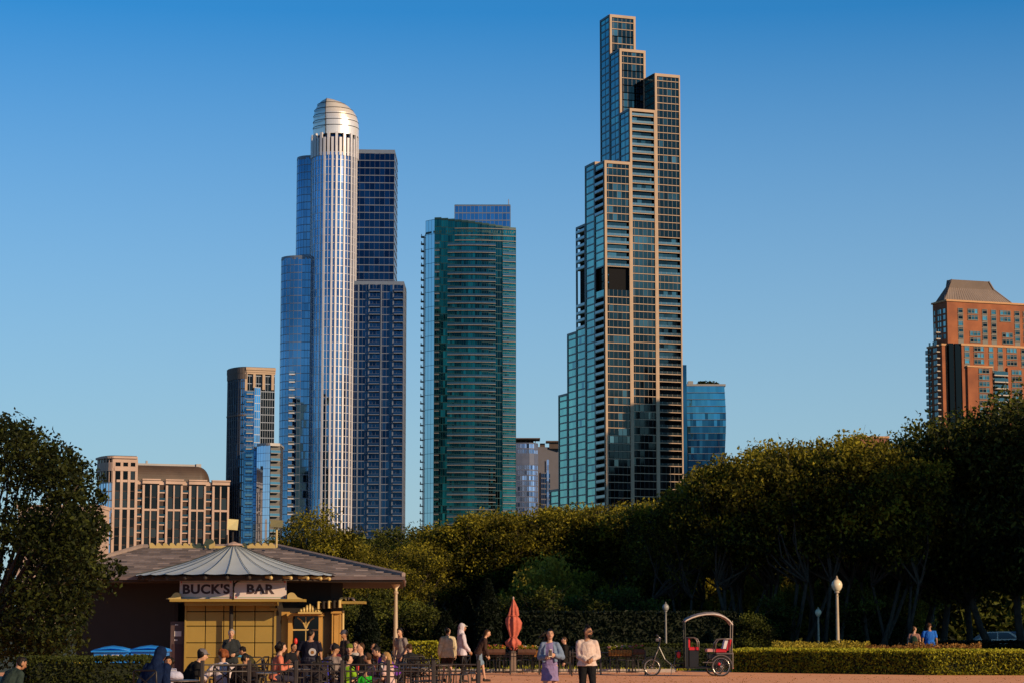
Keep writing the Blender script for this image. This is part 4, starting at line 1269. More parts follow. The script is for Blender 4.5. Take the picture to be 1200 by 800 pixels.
def crown(rnd, rx, ry, z0, z1, nclump, nleaf, s, cl=(.9, 1.5), shape='round', hollow=.35):
    """leaf cloud made of many clumps spread over an uneven dome; returns (mesh builder, clump centres)"""
    m = M(); cs = []
    cz = (z0 + z1) / 2; rz = (z1 - z0) / 2
    tries = 0
    while len(cs) < nclump and tries < 5000:
        tries += 1
        d = Vector((rnd.gauss(0, 1), rnd.gauss(0, 1), rnd.gauss(0, 1))).normalized()
        r = rnd.uniform(hollow, 1) ** .5
        wob = .80 + .62 * noise.noise(d * 1.7 + Vector((rnd.seed_off,) * 3) if hasattr(rnd, 'seed_off') else d * 1.7)
        p = Vector((d.x * rx * r * wob, d.y * ry * r * wob, cz + d.z * rz * r))
        if shape == 'flat' and p.z > z1 - rz * .25: p.z = z1 - rz * .25 * rnd.random()
        cs.append((p, rnd.uniform(*cl)))
    tot = sum(c[1] ** 2 for c in cs)
    for c, r in cs:
        n = int(nleaf * r * r / tot)
        base = rnd.uniform(.0, .34) + .5 * max(0, (c.z - cz) / rz) ** 2 + (.5 if rnd.random() < .07 else 0)  # upper and stray clumps brighter: sunlight painted into the leaf tone
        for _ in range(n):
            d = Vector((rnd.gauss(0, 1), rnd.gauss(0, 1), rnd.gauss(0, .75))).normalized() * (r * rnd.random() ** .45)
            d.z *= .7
            m.tone = max(0, min(1, base * .8 + rnd.gauss(0, .12) + (.45 if rnd.random() < .10 else 0)))  # odd bright leaves paint sun sparkle into the crown
            leafquad(m, c + d, s, rnd)
    return m, [c[0] for c in cs]

def limbs(rnd, h0, cs, r0=.16, nst=1, n=7, spread=.25):
    m = M()
    for k in range(nst):
        a = rnd.random() * 6.28
        bx, by = (0, 0) if nst == 1 else (spread * math.cos(a + k * 2.1), spread * math.sin(a + k * 2.1))
        lean = Vector((rnd.gauss(0, .12), rnd.gauss(0, .12), 0)) * h0 + Vector((bx, by, 0)) * 2.2
        top = Vector((bx, by, 0)) + lean + Vector((0, 0, h0))
        mid = Vector((bx, by, 0)).lerp(top, .5) + Vector((rnd.gauss(0, .08), rnd.gauss(0, .08), 0))
        m.tube([(bx, by, -.1), (bx, by, .25), mid, top], [r0 * 1.5, r0 * 1.1, r0 * .9, r0 * .75], 9)
        tg = rnd.sample(cs, min(n, len(cs)))
        for t in tg:
            t = Vector(t)
            q = top.lerp(t, .45); q.z = top.z + (t.z - top.z) * .3; q += Vector((rnd.gauss(0, .25), rnd.gauss(0, .25), 0))
            m.tube([top - Vector((0, 0, .3)), q, top.lerp(t, .8) + Vector((rnd.gauss(0, .2), rnd.gauss(0, .2), .1)), t], [r0 * .62, r0 * .4, r0 * .22, r0 * .08], 6)
            for _ in range(2):
                e = t + Vector((rnd.gauss(0, .9), rnd.gauss(0, .9), rnd.uniform(.1, .9)))
                m.tube([q.lerp(t, rnd.uniform(.3, .9)), e], [r0 * .16, r0 * .04], 4)
    return m

class Rs(random.Random):
    pass
TREES = {}
def proto(kind, seed):
    key = (kind, seed)
    if key in TREES: return TREES[key]
    rnd = Rs(seed * 77 + 5); rnd.seed_off = seed * 3.1
    if kind == 'locust':   # 10 m, many thin stems, airy, lit through
        cm, cs = crown(rnd, 3.6, 3.6, 4.6, 10.0, 110, 15000, .10, (.45, 1.15), 'round', .15)
        lm = limbs(rnd, 3.9, cs, .10, 3, 8, .6); lf = leafA
    elif kind == 'elm':
        cm, cs = crown(rnd, 4.2, 4.2, 2.6, 10.2, 150, 21000, .10, (.5, 1.35), 'round', .12)
        lm = limbs(rnd, 2.8, cs, .17, 1, 14); lf = leafB
    elif kind == 'under':
        cm, cs = crown(rnd, 2.6, 2.2, .8, 5.2, 50, 5200, .11, (.5, 1.0), 'round', .1)
        lm = limbs(rnd, 1.2, cs, .07, 3, 6, .3); lf = leafA
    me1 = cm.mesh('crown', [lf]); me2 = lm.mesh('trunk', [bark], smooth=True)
    TREES[key] = (me1, me2)
    return TREES[key]

def tree(kind, seed, X, Y, h, label, group=None, rz=0, wide=1.0, z=0, name=None, leaf=None):
    me1, me2 = proto(kind, seed)
    H = {'locust': 10.0, 'elm': 10.2, 'under': 5.2}[kind]
    t = thing(name or {'locust': 'locust_tree', 'elm': 'elm_tree', 'under': 'small_tree'}[kind], label, 'tree', (X, Y, z), rz, group)
    s = h / H; t.scale = (s * wide, s * wide, s)
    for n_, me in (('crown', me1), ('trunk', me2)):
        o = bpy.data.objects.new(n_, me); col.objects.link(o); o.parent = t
        if n_ == 'crown' and leaf is not None:
            o.material_slots[0].link = 'OBJECT'; o.material_slots[0].material = leaf
    return t

rt = random.Random(99)
# clipped row behind the planters: tops measured from the photo
ROW = [(468, 662, 112), (486, 640, 118), (507, 622, 122), (530, 610, 124), (553, 603, 122), (577, 600, 125), (601, 598, 122), (626, 597, 126), (650, 594, 123), (674, 594, 126),
       (698, 591, 123), (722, 590, 125), (745, 589, 122), (768, 589, 120), (789, 583, 116)]
for i, (px, py, Y) in enumerate(ROW):
    h = ZP(py, Y)
    tree('locust', 1 + i % 4, GX(px, Y, 6), Y, h, 'golden topped leafy tree in the flat topped row beyond the closed umbrella and flower planters', 'trees in the flat topped row', rt.random() * 6.28, 1.05 + .2 * rt.random())
for i in range(14):
    px = 455 + i * 27; Y = 138 + rt.uniform(-4, 4)
    tree('elm', 1 + i % 3, GX(px, Y, 6), Y, ZP(606, Y) * rt.uniform(.85, .98), 'dark tree half hidden behind the flat topped row', 'trees standing behind the flat topped row', rt.random() * 6.28, 1.15)
RIGHT = [(806, 572, 108), (828, 556, 112), (852, 540, 108), (874, 529, 106), (897, 524, 110), (920, 519, 106), (943, 519, 110), (966, 519, 105), (990, 513, 108), (1013, 511, 104), (1034, 514, 108), (1052, 528, 104)]
for i, (px, py, Y) in enumerate(RIGHT):
    h = ZP(py, Y)
    tree('locust', 1 + (i * 3 + 1) % 4, GX(px, Y, 6), Y, h, 'tall thin stemmed tree in the dense grove behind the pedicab and round globe lamp post', 'grove trees behind the pedicab', rt.random() * 6.28, .85 + .15 * rt.random())
for i in range(12):
    px = 800 + i * 26; Y = 128 + rt.uniform(-4, 6)
    py = 575 - 60 * min(1, i / 4.0) + 12
    tree('elm', 1 + i % 3, GX(px, Y, 6), Y, ZP(py, Y), 'dark tree deep in the grove behind the thin stemmed trees', 'trees deep in the grove', rt.random() * 6.28, 1.0)
FR = [(1068, 506, 110, 'dark broad tree with ragged left edge, left of the brick tower'), (1100, 492, 108, 'dark tree whose top meets the foot of the brick tower'),
      (1132, 508, 107, 'dark tree directly below the brick tower'), (1163, 476, 106, 'tall tree rising against the lower right of the brick tower'), (1196, 459, 105, 'tallest dark tree at the right edge of the picture'), (1222, 456, 104, 'dark tree just beyond the right edge')]
for i, (px, py, Y, lb) in enumerate(FR):
    tree('elm', 1 + i % 3, GX(px, Y, 6), Y, ZP(py, Y), lb, None, rt.random() * 6.28, .95)
# big trees added out of view beyond the right edge to shade the tree line
for i, (x, y, h) in enumerate([(32, 100, 11), (38, 92, 11)]):
    tree('elm', 1 + i % 3, x, y, h, 'large dark unseen tree added beyond the right edge to shade the tree line', 'shading trees added beyond the right edge', rt.random() * 6.28, 1.0)
# tree behind the kiosk
tree('elm', 2, GX(372, 100, 5), 100, ZP(597, 100), 'broad sunlit tree behind the bar roof with golden green crown', None, 1.0, .95, leaf=leafA)
tree('elm', 3, GX(418, 104, 5), 104, ZP(634, 104), 'lower sunlit tree to the right of the broad one behind the bar roof', None, 2.0, .95, leaf=leafA)
tree('elm', 1, GX(310, 112, 5), 112, ZP(634, 112), 'dark tree low behind the roof cresting of the bar', None, 2.0, .9)
for i, (px, py, Y) in enumerate([(425, 700, 96), (400, 705, 92), (445, 690, 100), (480, 705, 96), (505, 712, 99)]):
    tree('under', 1 + i % 2, GX(px, Y, 2), Y, ZP(py, Y), 'small leafy tree in the dark gap to the right of the bar', 'small trees beside the bar', rt.random() * 6, 1.2, leaf=leafB)
for i, (px, py, Y) in enumerate([(640, 690, 103), (672, 700, 105), (700, 694, 104), (735, 690, 106), (760, 705, 104), (880, 720, 97), (905, 700, 103), (1005, 690, 106), (1040, 700, 108), (590, 700, 108), (620, 695, 106)]):
    tree('under', 1 + i % 2, GX(px, Y, 2), Y, ZP(py, Y), 'small bushy tree with yellowing leaves under the big trees', 'small bushy trees under the tree line', rt.random() * 6, 1.1, leaf=leafB)

for i in range(18):  # leaf yellow here paints sun patches between the stems
    px = 600 + i * 27 + rt.uniform(-9, 9); Y = rt.uniform(112, 128)
    tree('under', 1 + i % 2, GX(px, Y, 3), Y, ZP(rt.uniform(640, 680), Y), 'small tree glimpsed between the grove stems, sunlight painted into its leaves', 'small trees with painted sunlight inside the grove', rt.random() * 6, .85, leaf=leafY if i % 3 else leafA)
# near left tree, leaves close to the camera
def near_tree():
    rnd = Rs(4242); rnd.seed_off = 9.0
    Y = 50
    root = thing('near_tree', 'large dark leafy tree at the left edge, in front of the bar', 'tree', (GX(-20, Y, 3), Y, 0))
    m = M(); cs = []
    X0 = root.location.x
    # outline of the crown in the photo: right edge x for each height
    edge = [(505, 30), (520, 58), (540, 92), (560, 108), (580, 112), (600, 118), (620, 118), (640, 108), (660, 126), (672, 136), (690, 112), (710, 96), (730, 94), (750, 90), (762, 78)]
    def right(py):
        for (a, xa), (b, xb) in zip(edge, edge[1:]):
            if a <= py <= b: return xa + (xb - xa) * (py - a) / (b - a)
        return edge[-1][1]
    for i in range(470):
        py = rnd.uniform(498, 768); pr = right(max(505, py))
        px = pr - abs(rnd.gauss(0, 1)) * 60 - 8 if rnd.random() < .75 else rnd.uniform(-110, pr - 8)
        yy = Y + rnd.uniform(-2.6, 2.6) * min(1, (pr + 60 - px) / 120 + .35)
        p = P(px, py, yy)
        cs.append((p, rnd.uniform(.22, .55)))
    for i in range(34):  # sprigs that break the outline
        py = rnd.uniform(503, 760); px = right(max(505, py)) + rnd.uniform(-4, 12)
        cs.append((P(px, py, Y + rnd.uniform(-1.5, 1.5)), rnd.uniform(.10, .20)))
    for c, r in cs:
        base = rnd.uniform(.1, .7)
        for _ in range(int(16 + 330 * r * r)):
            d = Vector((rnd.gauss(0, 1), rnd.gauss(0, 1), rnd.gauss(0, .8))).normalized() * (r * rnd.random() ** .45)
            m.tone = max(0, min(1, base * .45 + rnd.gauss(0, .1) + (.55 if rnd.random() < .12 else 0)))  # few bright leaves among dark ones: sun specks painted as tone
            leafquad(m, c + d, .058, rnd)
    m.build('crown', leafC, root)
    t = M(); b = Vector((X0, Y, 0)); top = b + Vector((.2, 0, 2.0))
    t.tube([b, b + Vector((.05, 0, .4)), top], [.3, .22, .17], 10)
    for c, r in rnd.sample(cs, 40):
        q = top.lerp(c, .5) + Vector((rnd.gauss(0, .15), rnd.gauss(0, .15), -.1))
        t.tube([top - Vector((0, 0, .3)), q, c], [.07, .04, .012], 6)
    t.build('trunk', bark, root, smooth=True)
near_tree()

# ================================================================ HEDGES
c_hcore = mat('hedge_core', (0.012, 0.018, 0.005), .95, var=.2)
def hedge(poly, h, n, label, leaf=None, s=.055, top=None, seed=1, group=None, wob=.05, name='hedge', tops=0):
    rnd = random.Random(seed)
    c = sum((Vector(p) for p in poly), Vector((0, 0))) / len(poly)
    root = thing(name, label, 'hedge', (c.x, c.y, 0), 0, group)
    core = M(); core.prism([tuple(c + (Vector(p) - c) * .96) for p in poly], 0, h - .07); core.build('branches', c_hcore, root)
    m = M()
    k = len(poly); segs = []
    area = sum(poly[i][0] * poly[(i + 1) % k][1] - poly[(i + 1) % k][0] * poly[i][1] for i in range(k))
    if area < 0: poly = poly[::-1]
    area = abs(area) / 2
    per = [(Vector(poly[i]), Vector(poly[(i + 1) % k])) for i in range(k)]
    wts = [(b - a).length * h for a, b in per] + [area]
    xs = [p[0] for p in poly]; ys = [p[1] for p in poly]
    def inside(x, y):
        r = False
        for a, b in per:
            if (a.y > y) != (b.y > y) and x < (b.x - a.x) * (y - a.y) / (b.y - a.y) + a.x: r = not r
        return r
    for _ in range(n):
        i = rnd.choices(range(k + 1), wts)[0]
        if i < k:
            a, b = per[i]; p = a.lerp(b, rnd.random()); z = rnd.random() * h
            o = noise.noise(Vector((p.x * 1.3, p.y * 1.3, z * 1.5))) * wob * 1.5 + rnd.gauss(0, wob * .4)
            d = (b - a).normalized(); nn = Vector((d.y, -d.x)); p = p + nn * o
            q = Vector((p.x, p.y, z))
        else:
            while True:
                x, y = rnd.uniform(min(xs), max(xs)), rnd.uniform(min(ys), max(ys))
                if inside(x, y): break
            q = Vector((x, y, h + noise.noise(Vector((x * 1.5, y * 1.5, 0))) * wob + abs(rnd.gauss(0, wob * .5))))
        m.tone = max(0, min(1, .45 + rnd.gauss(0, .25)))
        if i == k or q.z > h * .93: m.tone = min(1, m.tone + .45)  # top leaves brighter: the sunlit strip is painted into their tone
        leafquad(m, q, s, rnd)
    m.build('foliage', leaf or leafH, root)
    return root
def gx(px, Y): return GX(px, Y, .8)
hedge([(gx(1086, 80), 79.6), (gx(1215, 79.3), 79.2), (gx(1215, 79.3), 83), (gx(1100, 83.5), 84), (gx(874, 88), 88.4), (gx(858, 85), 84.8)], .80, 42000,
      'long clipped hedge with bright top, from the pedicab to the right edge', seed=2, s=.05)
def shrubs(px0, px1, Y0, Y1, h, n, leaf, label, seed, s=.05, name='flower_bed'):
    rnd = random.Random(seed); m = M()
    for _ in range(n):
        Y = rnd.uniform(Y0, Y1); px = rnd.uniform(px0, px1)
        x = GX(px, Y, .8); k = .5 + .5 * noise.noise(Vector((x * 1.4, Y * 1.4, seed)))
        hh = h * (.55 + .45 * k) ; z = rnd.random() ** .5 * hh
        m.tone = rnd.random(); leafquad(m, Vector((x, Y, z)), s, rnd, .2)
    return tag(m.build(name, leaf), label, 'flower bed', kind='stuff')
shrubs(905, 1020, 87.5, 90, 1.30, 9000, leafY, 'yellow green bedding plants growing behind the long clipped hedge', 5)
shrubs(1015, 1150, 85.5, 88, 1.22, 8000, leafO, 'russet and yellow bedding plants behind the lit end of the long hedge', 6)
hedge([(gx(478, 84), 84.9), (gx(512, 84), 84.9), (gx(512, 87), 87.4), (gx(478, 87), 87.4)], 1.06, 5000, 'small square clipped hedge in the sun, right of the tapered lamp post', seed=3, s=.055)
hedge([(gx(600, 97), 97), (gx(862, 97), 97), (gx(862, 99), 99.5), (gx(600, 99), 99.5)], 2.25, 16000, 'tall dark hedge behind the flower planters and pedicab', leafD, seed=4, s=.09)
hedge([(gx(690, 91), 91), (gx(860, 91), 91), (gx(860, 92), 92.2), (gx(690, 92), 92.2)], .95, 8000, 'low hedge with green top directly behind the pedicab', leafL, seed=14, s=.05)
hedge([(gx(1100, 104), 104), (gx(1260, 104), 104), (gx(1260, 106), 106.5), (gx(1100, 106), 106.5)], .98, 9000, 'dark low hedge far behind the long lit hedge, near the parked cars', leafD, seed=7, s=.07)
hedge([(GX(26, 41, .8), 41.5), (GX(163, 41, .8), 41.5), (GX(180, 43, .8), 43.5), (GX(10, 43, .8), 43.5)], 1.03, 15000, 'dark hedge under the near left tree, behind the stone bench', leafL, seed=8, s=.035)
shrubs(78, 128, 42.6, 44.5, 1.22, 3200, leafY, 'yellow green bush lit by the sun in front of the blue bins', 9, .035, 'bush')
def conifer(px, py, Y, wpx, label, seed):
    rnd = random.Random(seed); x = GX(px, Y, 2); h = ZP(py, Y); r = wpx / 2 / 2690 * Y
    root = thing('conifer', label, 'tree', (x, Y, 0)); m = M()
    for _ in range(7000):
        t = rnd.random(); z = h * (1 - t ** .8) ; rr = r * min(1, (1 - z / h) * 2.2 + .08) * (1 + rnd.gauss(0, .06)); a = rnd.random() * 6.28
        m.tone = rnd.random(); leafquad(m, Vector((x + rr * math.cos(a), Y + rr * math.sin(a), z)), .09, rnd)
    m.build('crown', leafD, root)
    t = M(); t.lathe((x, Y, 0), [(r * .8, .2), (r * .85, h * .45), (r * .45, h * .75), (.03, h * .97)], 12); t.build('trunk', c_hcore, root)
conifer(548, 699, 92, 22, 'narrow black evergreen behind the person in the white hooded top', 1)
conifer(572, 678, 91, 28, 'broader black evergreen just left of the closed umbrella', 2)
conifer(522, 716, 95, 26, 'short dark evergreen behind the person in the cream jacket', 3)
conifer(430, 704, 90, 26, 'dark evergreen to the left of the tapered lamp post', 4)
def wood():
    rnd = Rs(777); m = M()
    for _ in range(26000):
        px = rnd.uniform(395, 1240); Y = rnd.uniform(158, 166); x = GX(px, Y, 4)
        top = 7.5 + 1.8 * noise.noise(Vector((x * .12, 3, 0))) + (1.5 if px > 850 else 0)
        z = rnd.uniform(0, top); m.tone = max(0, min(1, .35 + .8 * noise.noise(Vector((x * .25, z * .3, 1))) + rnd.gauss(0, .15)))
        leafquad(m, Vector((x, Y, z)), .34, rnd)
    tag(m.build('wood', leafB), 'dark mass of foliage behind all the trees', 'trees', kind='stuff')
    m = M(); m.box(GX(395, 166, 3), 167, 0, GX(1240, 166, 3), 168.5, 6.2)
    tag(m.build('hedge', c_hcore), 'dark high hedge closing the view behind the grove', 'hedge')
wood()
def grass():
    rnd = random.Random(12); m = M()
    for _ in range(14000):
        Y = 88 + 60 * rnd.random() ** 1.6; x = rnd.uniform(-.1, .25) * Y
        m.tone = rnd.random(); h = rnd.uniform(.05, .14); a = rnd.random() * 6.28; d = Vector((math.cos(a), math.sin(a), 0)) * .05
        p = Vector((x, Y, 0)); m.add([p - d, p + d, p + Vector((rnd.gauss(0, .03), rnd.gauss(0, .03), h))], [(0, 1, 2)])
    tag(m.build('grass', leafH), 'short grass under the trees', 'grass', kind='stuff')
grass()

def litter():
    rnd = random.Random(15); m = M()
    for _ in range(5200):
        Y = 44 + 41 * rnd.random(); x = rnd.uniform(-.23, .23) * Y
        if Y > 79 and x > 6: continue
        m.tone = rnd.random(); leafquad(m, Vector((x, Y, .03)), .028, rnd, 3)
    tag(m.build('fallen_leaves', leafO), 'fallen leaves scattered over the gravel plaza', 'fallen leaves', kind='stuff')
litter()
# ================================================================ BAR PAVILION
c_ochre = mat('ochre_panel', (0.30, 0.205, 0.042), .6, var=.07, scale=1.2, bump=.05, bscale=8)
c_ochre2 = mat('orange_ochre_paint', (0.46, 0.26, 0.06), .6, var=.08, scale=1.5)
c_olive = mat('dark_olive_paint', (0.045, 0.04, 0.022), .7, var=.12, scale=1.5)
c_gold = mat('golden_trim', (0.50, 0.37, 0.14), .5, var=.08, scale=2)
c_shadow = mat('shade_dark_wall', (0.016, 0.012, 0.010), .8, var=.1)  # near black puts the roof's shade into the wall colour
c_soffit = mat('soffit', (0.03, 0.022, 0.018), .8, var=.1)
c_copper = mat('pale_green_seam_roof', (0.56, 0.62, 0.64), .45, .1, var=.07, scale=.8, bump=.04, bscale=3)
c_seam = mat('roof_seam', (0.05, 0.06, 0.06), .5, .2)
c_signb = mat('sign_board', (0.56, 0.47, 0.46), .6, var=.04, scale=2)
c_ink = mat('sign_lettering', (0.035, 0.012, 0.016), .6, var=.05)
c_red = mat('sign_red', (0.55, 0.03, 0.03), .5)
c_green = mat('sign_green', (0.05, 0.22, 0.12), .5)
c_maroon = mat('menu_board', (0.075, 0.045, 0.045), .6, var=.1)
c_paper = mat('paper', (0.55, 0.52, 0.52), .8, var=.05)
c_winb = glassmat('bar_window', (0.015, 0.012, 0.012), (0.06, 0.05, 0.045), .08)
c_lampy = mat('flood_housing', (0.72, 0.62, 0.30), .5, var=.04)
c_lampo = mat('olive_flood_housing', (0.20, 0.18, 0.09), .5, var=.05)

def shinglemat():
    m, nt, b = newmat('shingle_roof'); L = nt.links
    tc = nt.nodes.new('ShaderNodeTexCoord'); at = nt.nodes.new('ShaderNodeAttribute'); at.attribute_name = 'tone'
    n = nt.nodes.new('ShaderNodeTexNoise'); n.inputs['Scale'].default_value = 6
    L.new(tc.outputs['Object'], n.inputs['Vector'])
    ad = nt.nodes.new('ShaderNodeMath'); ad.operation = 'MULTIPLY_ADD'; ad.inputs[1].default_value = .3; ad.use_clamp = True
    L.new(n.outputs['Fac'], ad.inputs[0]); L.new(at.outputs['Fac'], ad.inputs[2])
    mx = nt.nodes.new('ShaderNodeMix'); mx.data_type = 'RGBA'; mx.inputs[6].default_value = (.035, .030, .036, 1); mx.inputs[7].default_value = (.26, .21, .21, 1)
    L.new(ad.outputs[0], mx.inputs[0]); L.new(mx.outputs[2], b.inputs['Base Color']); b.inputs['Roughness'].default_value = .85
    return m
c_shingle = shinglemat()

def textmesh(body, size, bold=.012):
    c = bpy.data.curves.new('lettering', 'FONT'); c.body = body; c.size = size; c.align_x = 'CENTER'; c.align_y = 'CENTER'
    c.extrude = .006; c.offset = bold; c.resolution_u = 4; c.space_character = 1.08
    o = bpy.data.objects.new('lettering', c); col.objects.link(o)
    bpy.context.view_layer.update()
    me = bpy.data.meshes.new_from_object(o.evaluated_get(bpy.context.evaluated_depsgraph_get()))
    bpy.data.objects.remove(o); bpy.data.curves.remove(c)
    return me

def lettering(body, size, c, a, b, mat_, parent, bold=.012, name='lettering', width=None):
    """text on the vertical plane through a->b (left to right), centred at c"""
    me = textmesh(body, size, bold)
    me.materials.clear(); me.materials.append(mat_)
    d = (Vector(b) - Vector(a)); d.z = 0; d.normalize(); n = Vector((d.y, -d.x, 0))
    sx = 1.0
    if width:
        xs = [v.co.x for v in me.vertices]; sx = width / (max(xs) - min(xs))
    pl = worldloc(parent)
    for v in me.vertices:
        p = Vector(c) + d * v.co.x * sx + Vector((0, 0, 1)) * v.co.y + n * v.co.z
        v.co = p - pl
    o = bpy.data.objects.new(name, me); col.objects.link(o); o.parent = parent
    return o

def pavilion():
    rnd = random.Random(41)
    Yw = 62.75
    x = lambda px, Y=Yw: GX(px, Y, 2.0)
    z = lambda py, Y=Yw: ZP(py, Y)
    root = thing('bar_pavilion', 'ochre pavilion with fan shaped metal roof and a bar sign, behind the seated crowd', 'kiosk', (x(270), 66, 0))
    # ---- walls
    w = M()
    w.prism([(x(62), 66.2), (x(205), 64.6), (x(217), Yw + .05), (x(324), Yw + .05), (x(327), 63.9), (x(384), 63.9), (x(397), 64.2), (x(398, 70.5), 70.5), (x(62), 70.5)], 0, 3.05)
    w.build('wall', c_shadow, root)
    # ochre panels with joints
    xs = [218, 241, 262.5, 276, 299, 323]
    zs = [0, z(770), z(752.5), z(733), z(716), z(706.5)]
    pm = []
    for i in range(len(xs) - 1):
        for j in range(1, len(zs) - 1):
            m = M(); g_ = .012
            m.bbox(x(xs[i]) + g_, Yw - .06, zs[j] + g_, x(xs[i + 1]) - g_, Yw + .04, zs[j + 1] - g_, .008); pm.append(m)
    emit(root, 'wall_panel', pm, c_ochre)
    m = M(); m.box(x(218), Yw - .03, 0, x(323), Yw + .04, z(770)); m.box(x(217.2), Yw - .10, 0, x(219), Yw + .05, z(705)); m.box(x(321.6), Yw - .10, 0, x(323.6), Yw + .06, z(712))
    m.box(x(317), Yw - .14, z(714.5), x(325), Yw + .06, z(712)); m.build('plinth', c_ochre, root)
    # post of the porch in front of the wall
    m = M(); m.tube([(x(271, 62.4), 62.4, 0), (x(271, 62.4), 62.4, 2.5)], .055, 10); m.build('porch_post', c_shadow, root, smooth=True)
    # right recess: painted reveal, window, jambs, dark panel, corner pilaster
    m = M(); m.box(x(324), 63.62, 0, x(335), 63.88, z(716)); m.build('reveal', c_ochre2, root)
    m = M()
    m.box(x(334.8), 63.45, 0, x(339.5), 63.88, z(719)); m.box(x(371), 63.45, 0, x(375), 63.88, z(719)); m.box(x(333.5), 63.38, z(721), x(377), 63.88, z(717.5))
    m.box(x(334), 63.40, z(724), x(340.6), 63.44, z(721)); m.build('door_frame', c_ochre2, root)
    m = M(); m.tone = .4; m.box(x(339.5), 63.72, .1, x(371), 63.78, z(719)); wd = m.build('window', c_winb, root)
    m = M(); m.box(x(339.5), 63.66, z(738.3), x(371), 63.72, z(736.6)); m.box(x(354.5), 63.66, z(736.6), x(355.5), 63.72, z(722)); m.box(x(354.5), 63.67, .1, x(355.5), 63.72, z(738.3))
    for s_ in (-1, 1):
        path = [(x(355), 63.68, z(736)), (x(355 + s_ * 2.5), 63.68, z(730)), (x(355 + s_ * 6), 63.68, z(725.5)), (x(355 + s_ * 10), 63.68, z(723))]
        m.tube(path, .022, 6)
    m.build('muntin', c_gold, wd)
    # bits seen in the window: poinsettia-red ornament and tinsel
    m = M()
    m.ell((x(343.5), 63.6, z(751)), .05, .05, .09); m.build('red_ornament', c_red, root, smooth=True)
    m = M(); m.box(x(375), 63.7, 0, x(387), 63.88, z(716)); m.build('side_panel', c_olive, root)
    m = M(); m.box(x(386.5), 63.5, 0, x(388), 63.9, z(716)); m.box(x(389), 63.55, 0, x(394.5), 63.9, z(716)); m.box(x(395), 63.6, 0, x(396.5), 63.9, z(716)); m.box(x(385.5), 63.45, z(718), x(397.5), 63.92, z(715.4)); m.build('corner_pilaster', c_ochre2, root)
    m = M(); m.tube([(x(399), 63.7, 0), (x(399), 63.7, 2.1)], .035, 8); m.build('downpipe', c_gold, root)
    # dark left part: recess arch, panels, menu board
    m = M(); m.box(x(194), 64.3, 0, x(199), 64.9, 2.3); m.box(x(102), 65.7, z(753, 66), x(117), 66.1, z(751.5, 66)); m.build('dark_trim', c_soffit, root)
    mb = M(); mb.bbox(x(200, 62.9), 62.9, .3, x(217.2, 62.9), 62.98, z(727.5, 62.9), .01); mbo = mb.build('menu_board', c_maroon, root)
    m = M(); m.box(x(204.8, 62.9), 62.885, z(745, 62.9), x(213, 62.9), 62.9, z(739, 62.9)); m.box(x(205.5, 62.9), 62.885, z(732.2, 62.9), x(209, 62.9), 62.9, z(730.8, 62.9)); m.box(x(205, 62.9), 62.885, z(750.2, 62.9), x(208.6, 62.9), 62.9, z(748.6, 62.9)); m.build('notice', c_paper, mbo)
    m = M(); m.box(x(202.5, 62.9), 62.885, .45, x(214.5, 62.9), 62.9, z(754, 62.9)); m.build('chalk_panel', c_ink, mbo)
    # ---- ledge with scrolled ends
    def scroll(m, cx, cy, cz, r, s_, t=.12):
        """curling bracket seen from the front; s_ = +1 tail to the right"""
        prof = []
        for i in range(13):
            a = PI * 1.25 - i / 12 * PI * 1.25
            prof.append((cx - s_ * .0 + r * math.cos(a) * s_ * -1 * -1, cz + r * .95 + r * math.sin(a) * .95))
        pts = [(cx - s_ * r, cz)] + [(cx + s_ * r * math.cos(PI - a) * 1.0, cz + r * .75 + r * .85 * math.sin(a)) for a in [PI * .0 + PI * .75 * i / 8 for i in range(9)]] + [(cx + s_ * r * 1.4, cz + r * .5), (cx + s_ * r * 2.6, cz + r * .08), (cx + s_ * r * 2.6, cz)]
        n = len(pts)
        vs = [(p[0], cy - t, p[1]) for p in pts] + [(p[0], cy, p[1]) for p in pts]
        fs = [tuple(range(n)), tuple(range(2 * n - 1, n - 1, -1))] + [(i, (i + 1) % n, n + (i + 1) % n, n + i)[::-1] for i in range(n)]
        m.add(vs, fs)
    led = M(); zl = z(704.5, 62); led.box(x(200, 62), 61.75, zl, x(357, 62), 62.5, zl + .07); led.box(x(216, 62), 62.0, zl - .10, x(322, 62), 62.95, zl); lo = led.build('ledge', c_ochre, root)
    m = M(); scroll(m, x(341.5, 61.9), 61.95, zl + .07, .11, 1); m.build('scroll_bracket', c_gold, root)
    m = M(); scroll(m, x(207, 61.9), 61.95, zl + .07, .11, -1); m.build('scroll_bracket', c_gold, root)
    # door head ornament
    dh = M(); zd = z(716.5, 63.3); dh.box(x(350, 63.2), 63.0, zd - .05, x(377, 63.2), 63.6, zd)
    for i, r in enumerate((.06, .09, .13, .15, .13, .09, .06)):
        dh.ell((x(352.5 + i * 3.4, 63.1), 63.2, zd + r * .5), .055, .12, r)
    dh.build('door_head_ornament', c_gold, root, smooth=False)
    # modillions climbing to the right under the eave
    for i in range(5):
        m = M(); px = 372 + i * 6.2; m.bbox(x(px, 63.2), 63.0, z(713 - i * .4, 63.2), x(px + 2.8, 63.2), 63.7, z(704 - i * .4, 63.2), .02); m.build('modillion', c_gold if i % 2 == 0 else c_shadow, root)
    # side shelf to the right with carved pieces on it
    m = M(); zs_ = z(707, 63.6); m.box(x(396), 63.2, zs_, x(425.5), 64.2, zs_ + .07); m.build('side_shelf', c_ochre, root)
    for i, px in enumerate((401, 405.5, 409.5, 413)):
        m = M(); scroll(m, x(px, 63.6), 63.6, zs_ + .07, .07, -1 if i % 2 else 1); m.build('scroll_bracket', c_pinkstone if i > 1 else c_gold, root)
    # ---- sign boards
    ys = 61.85
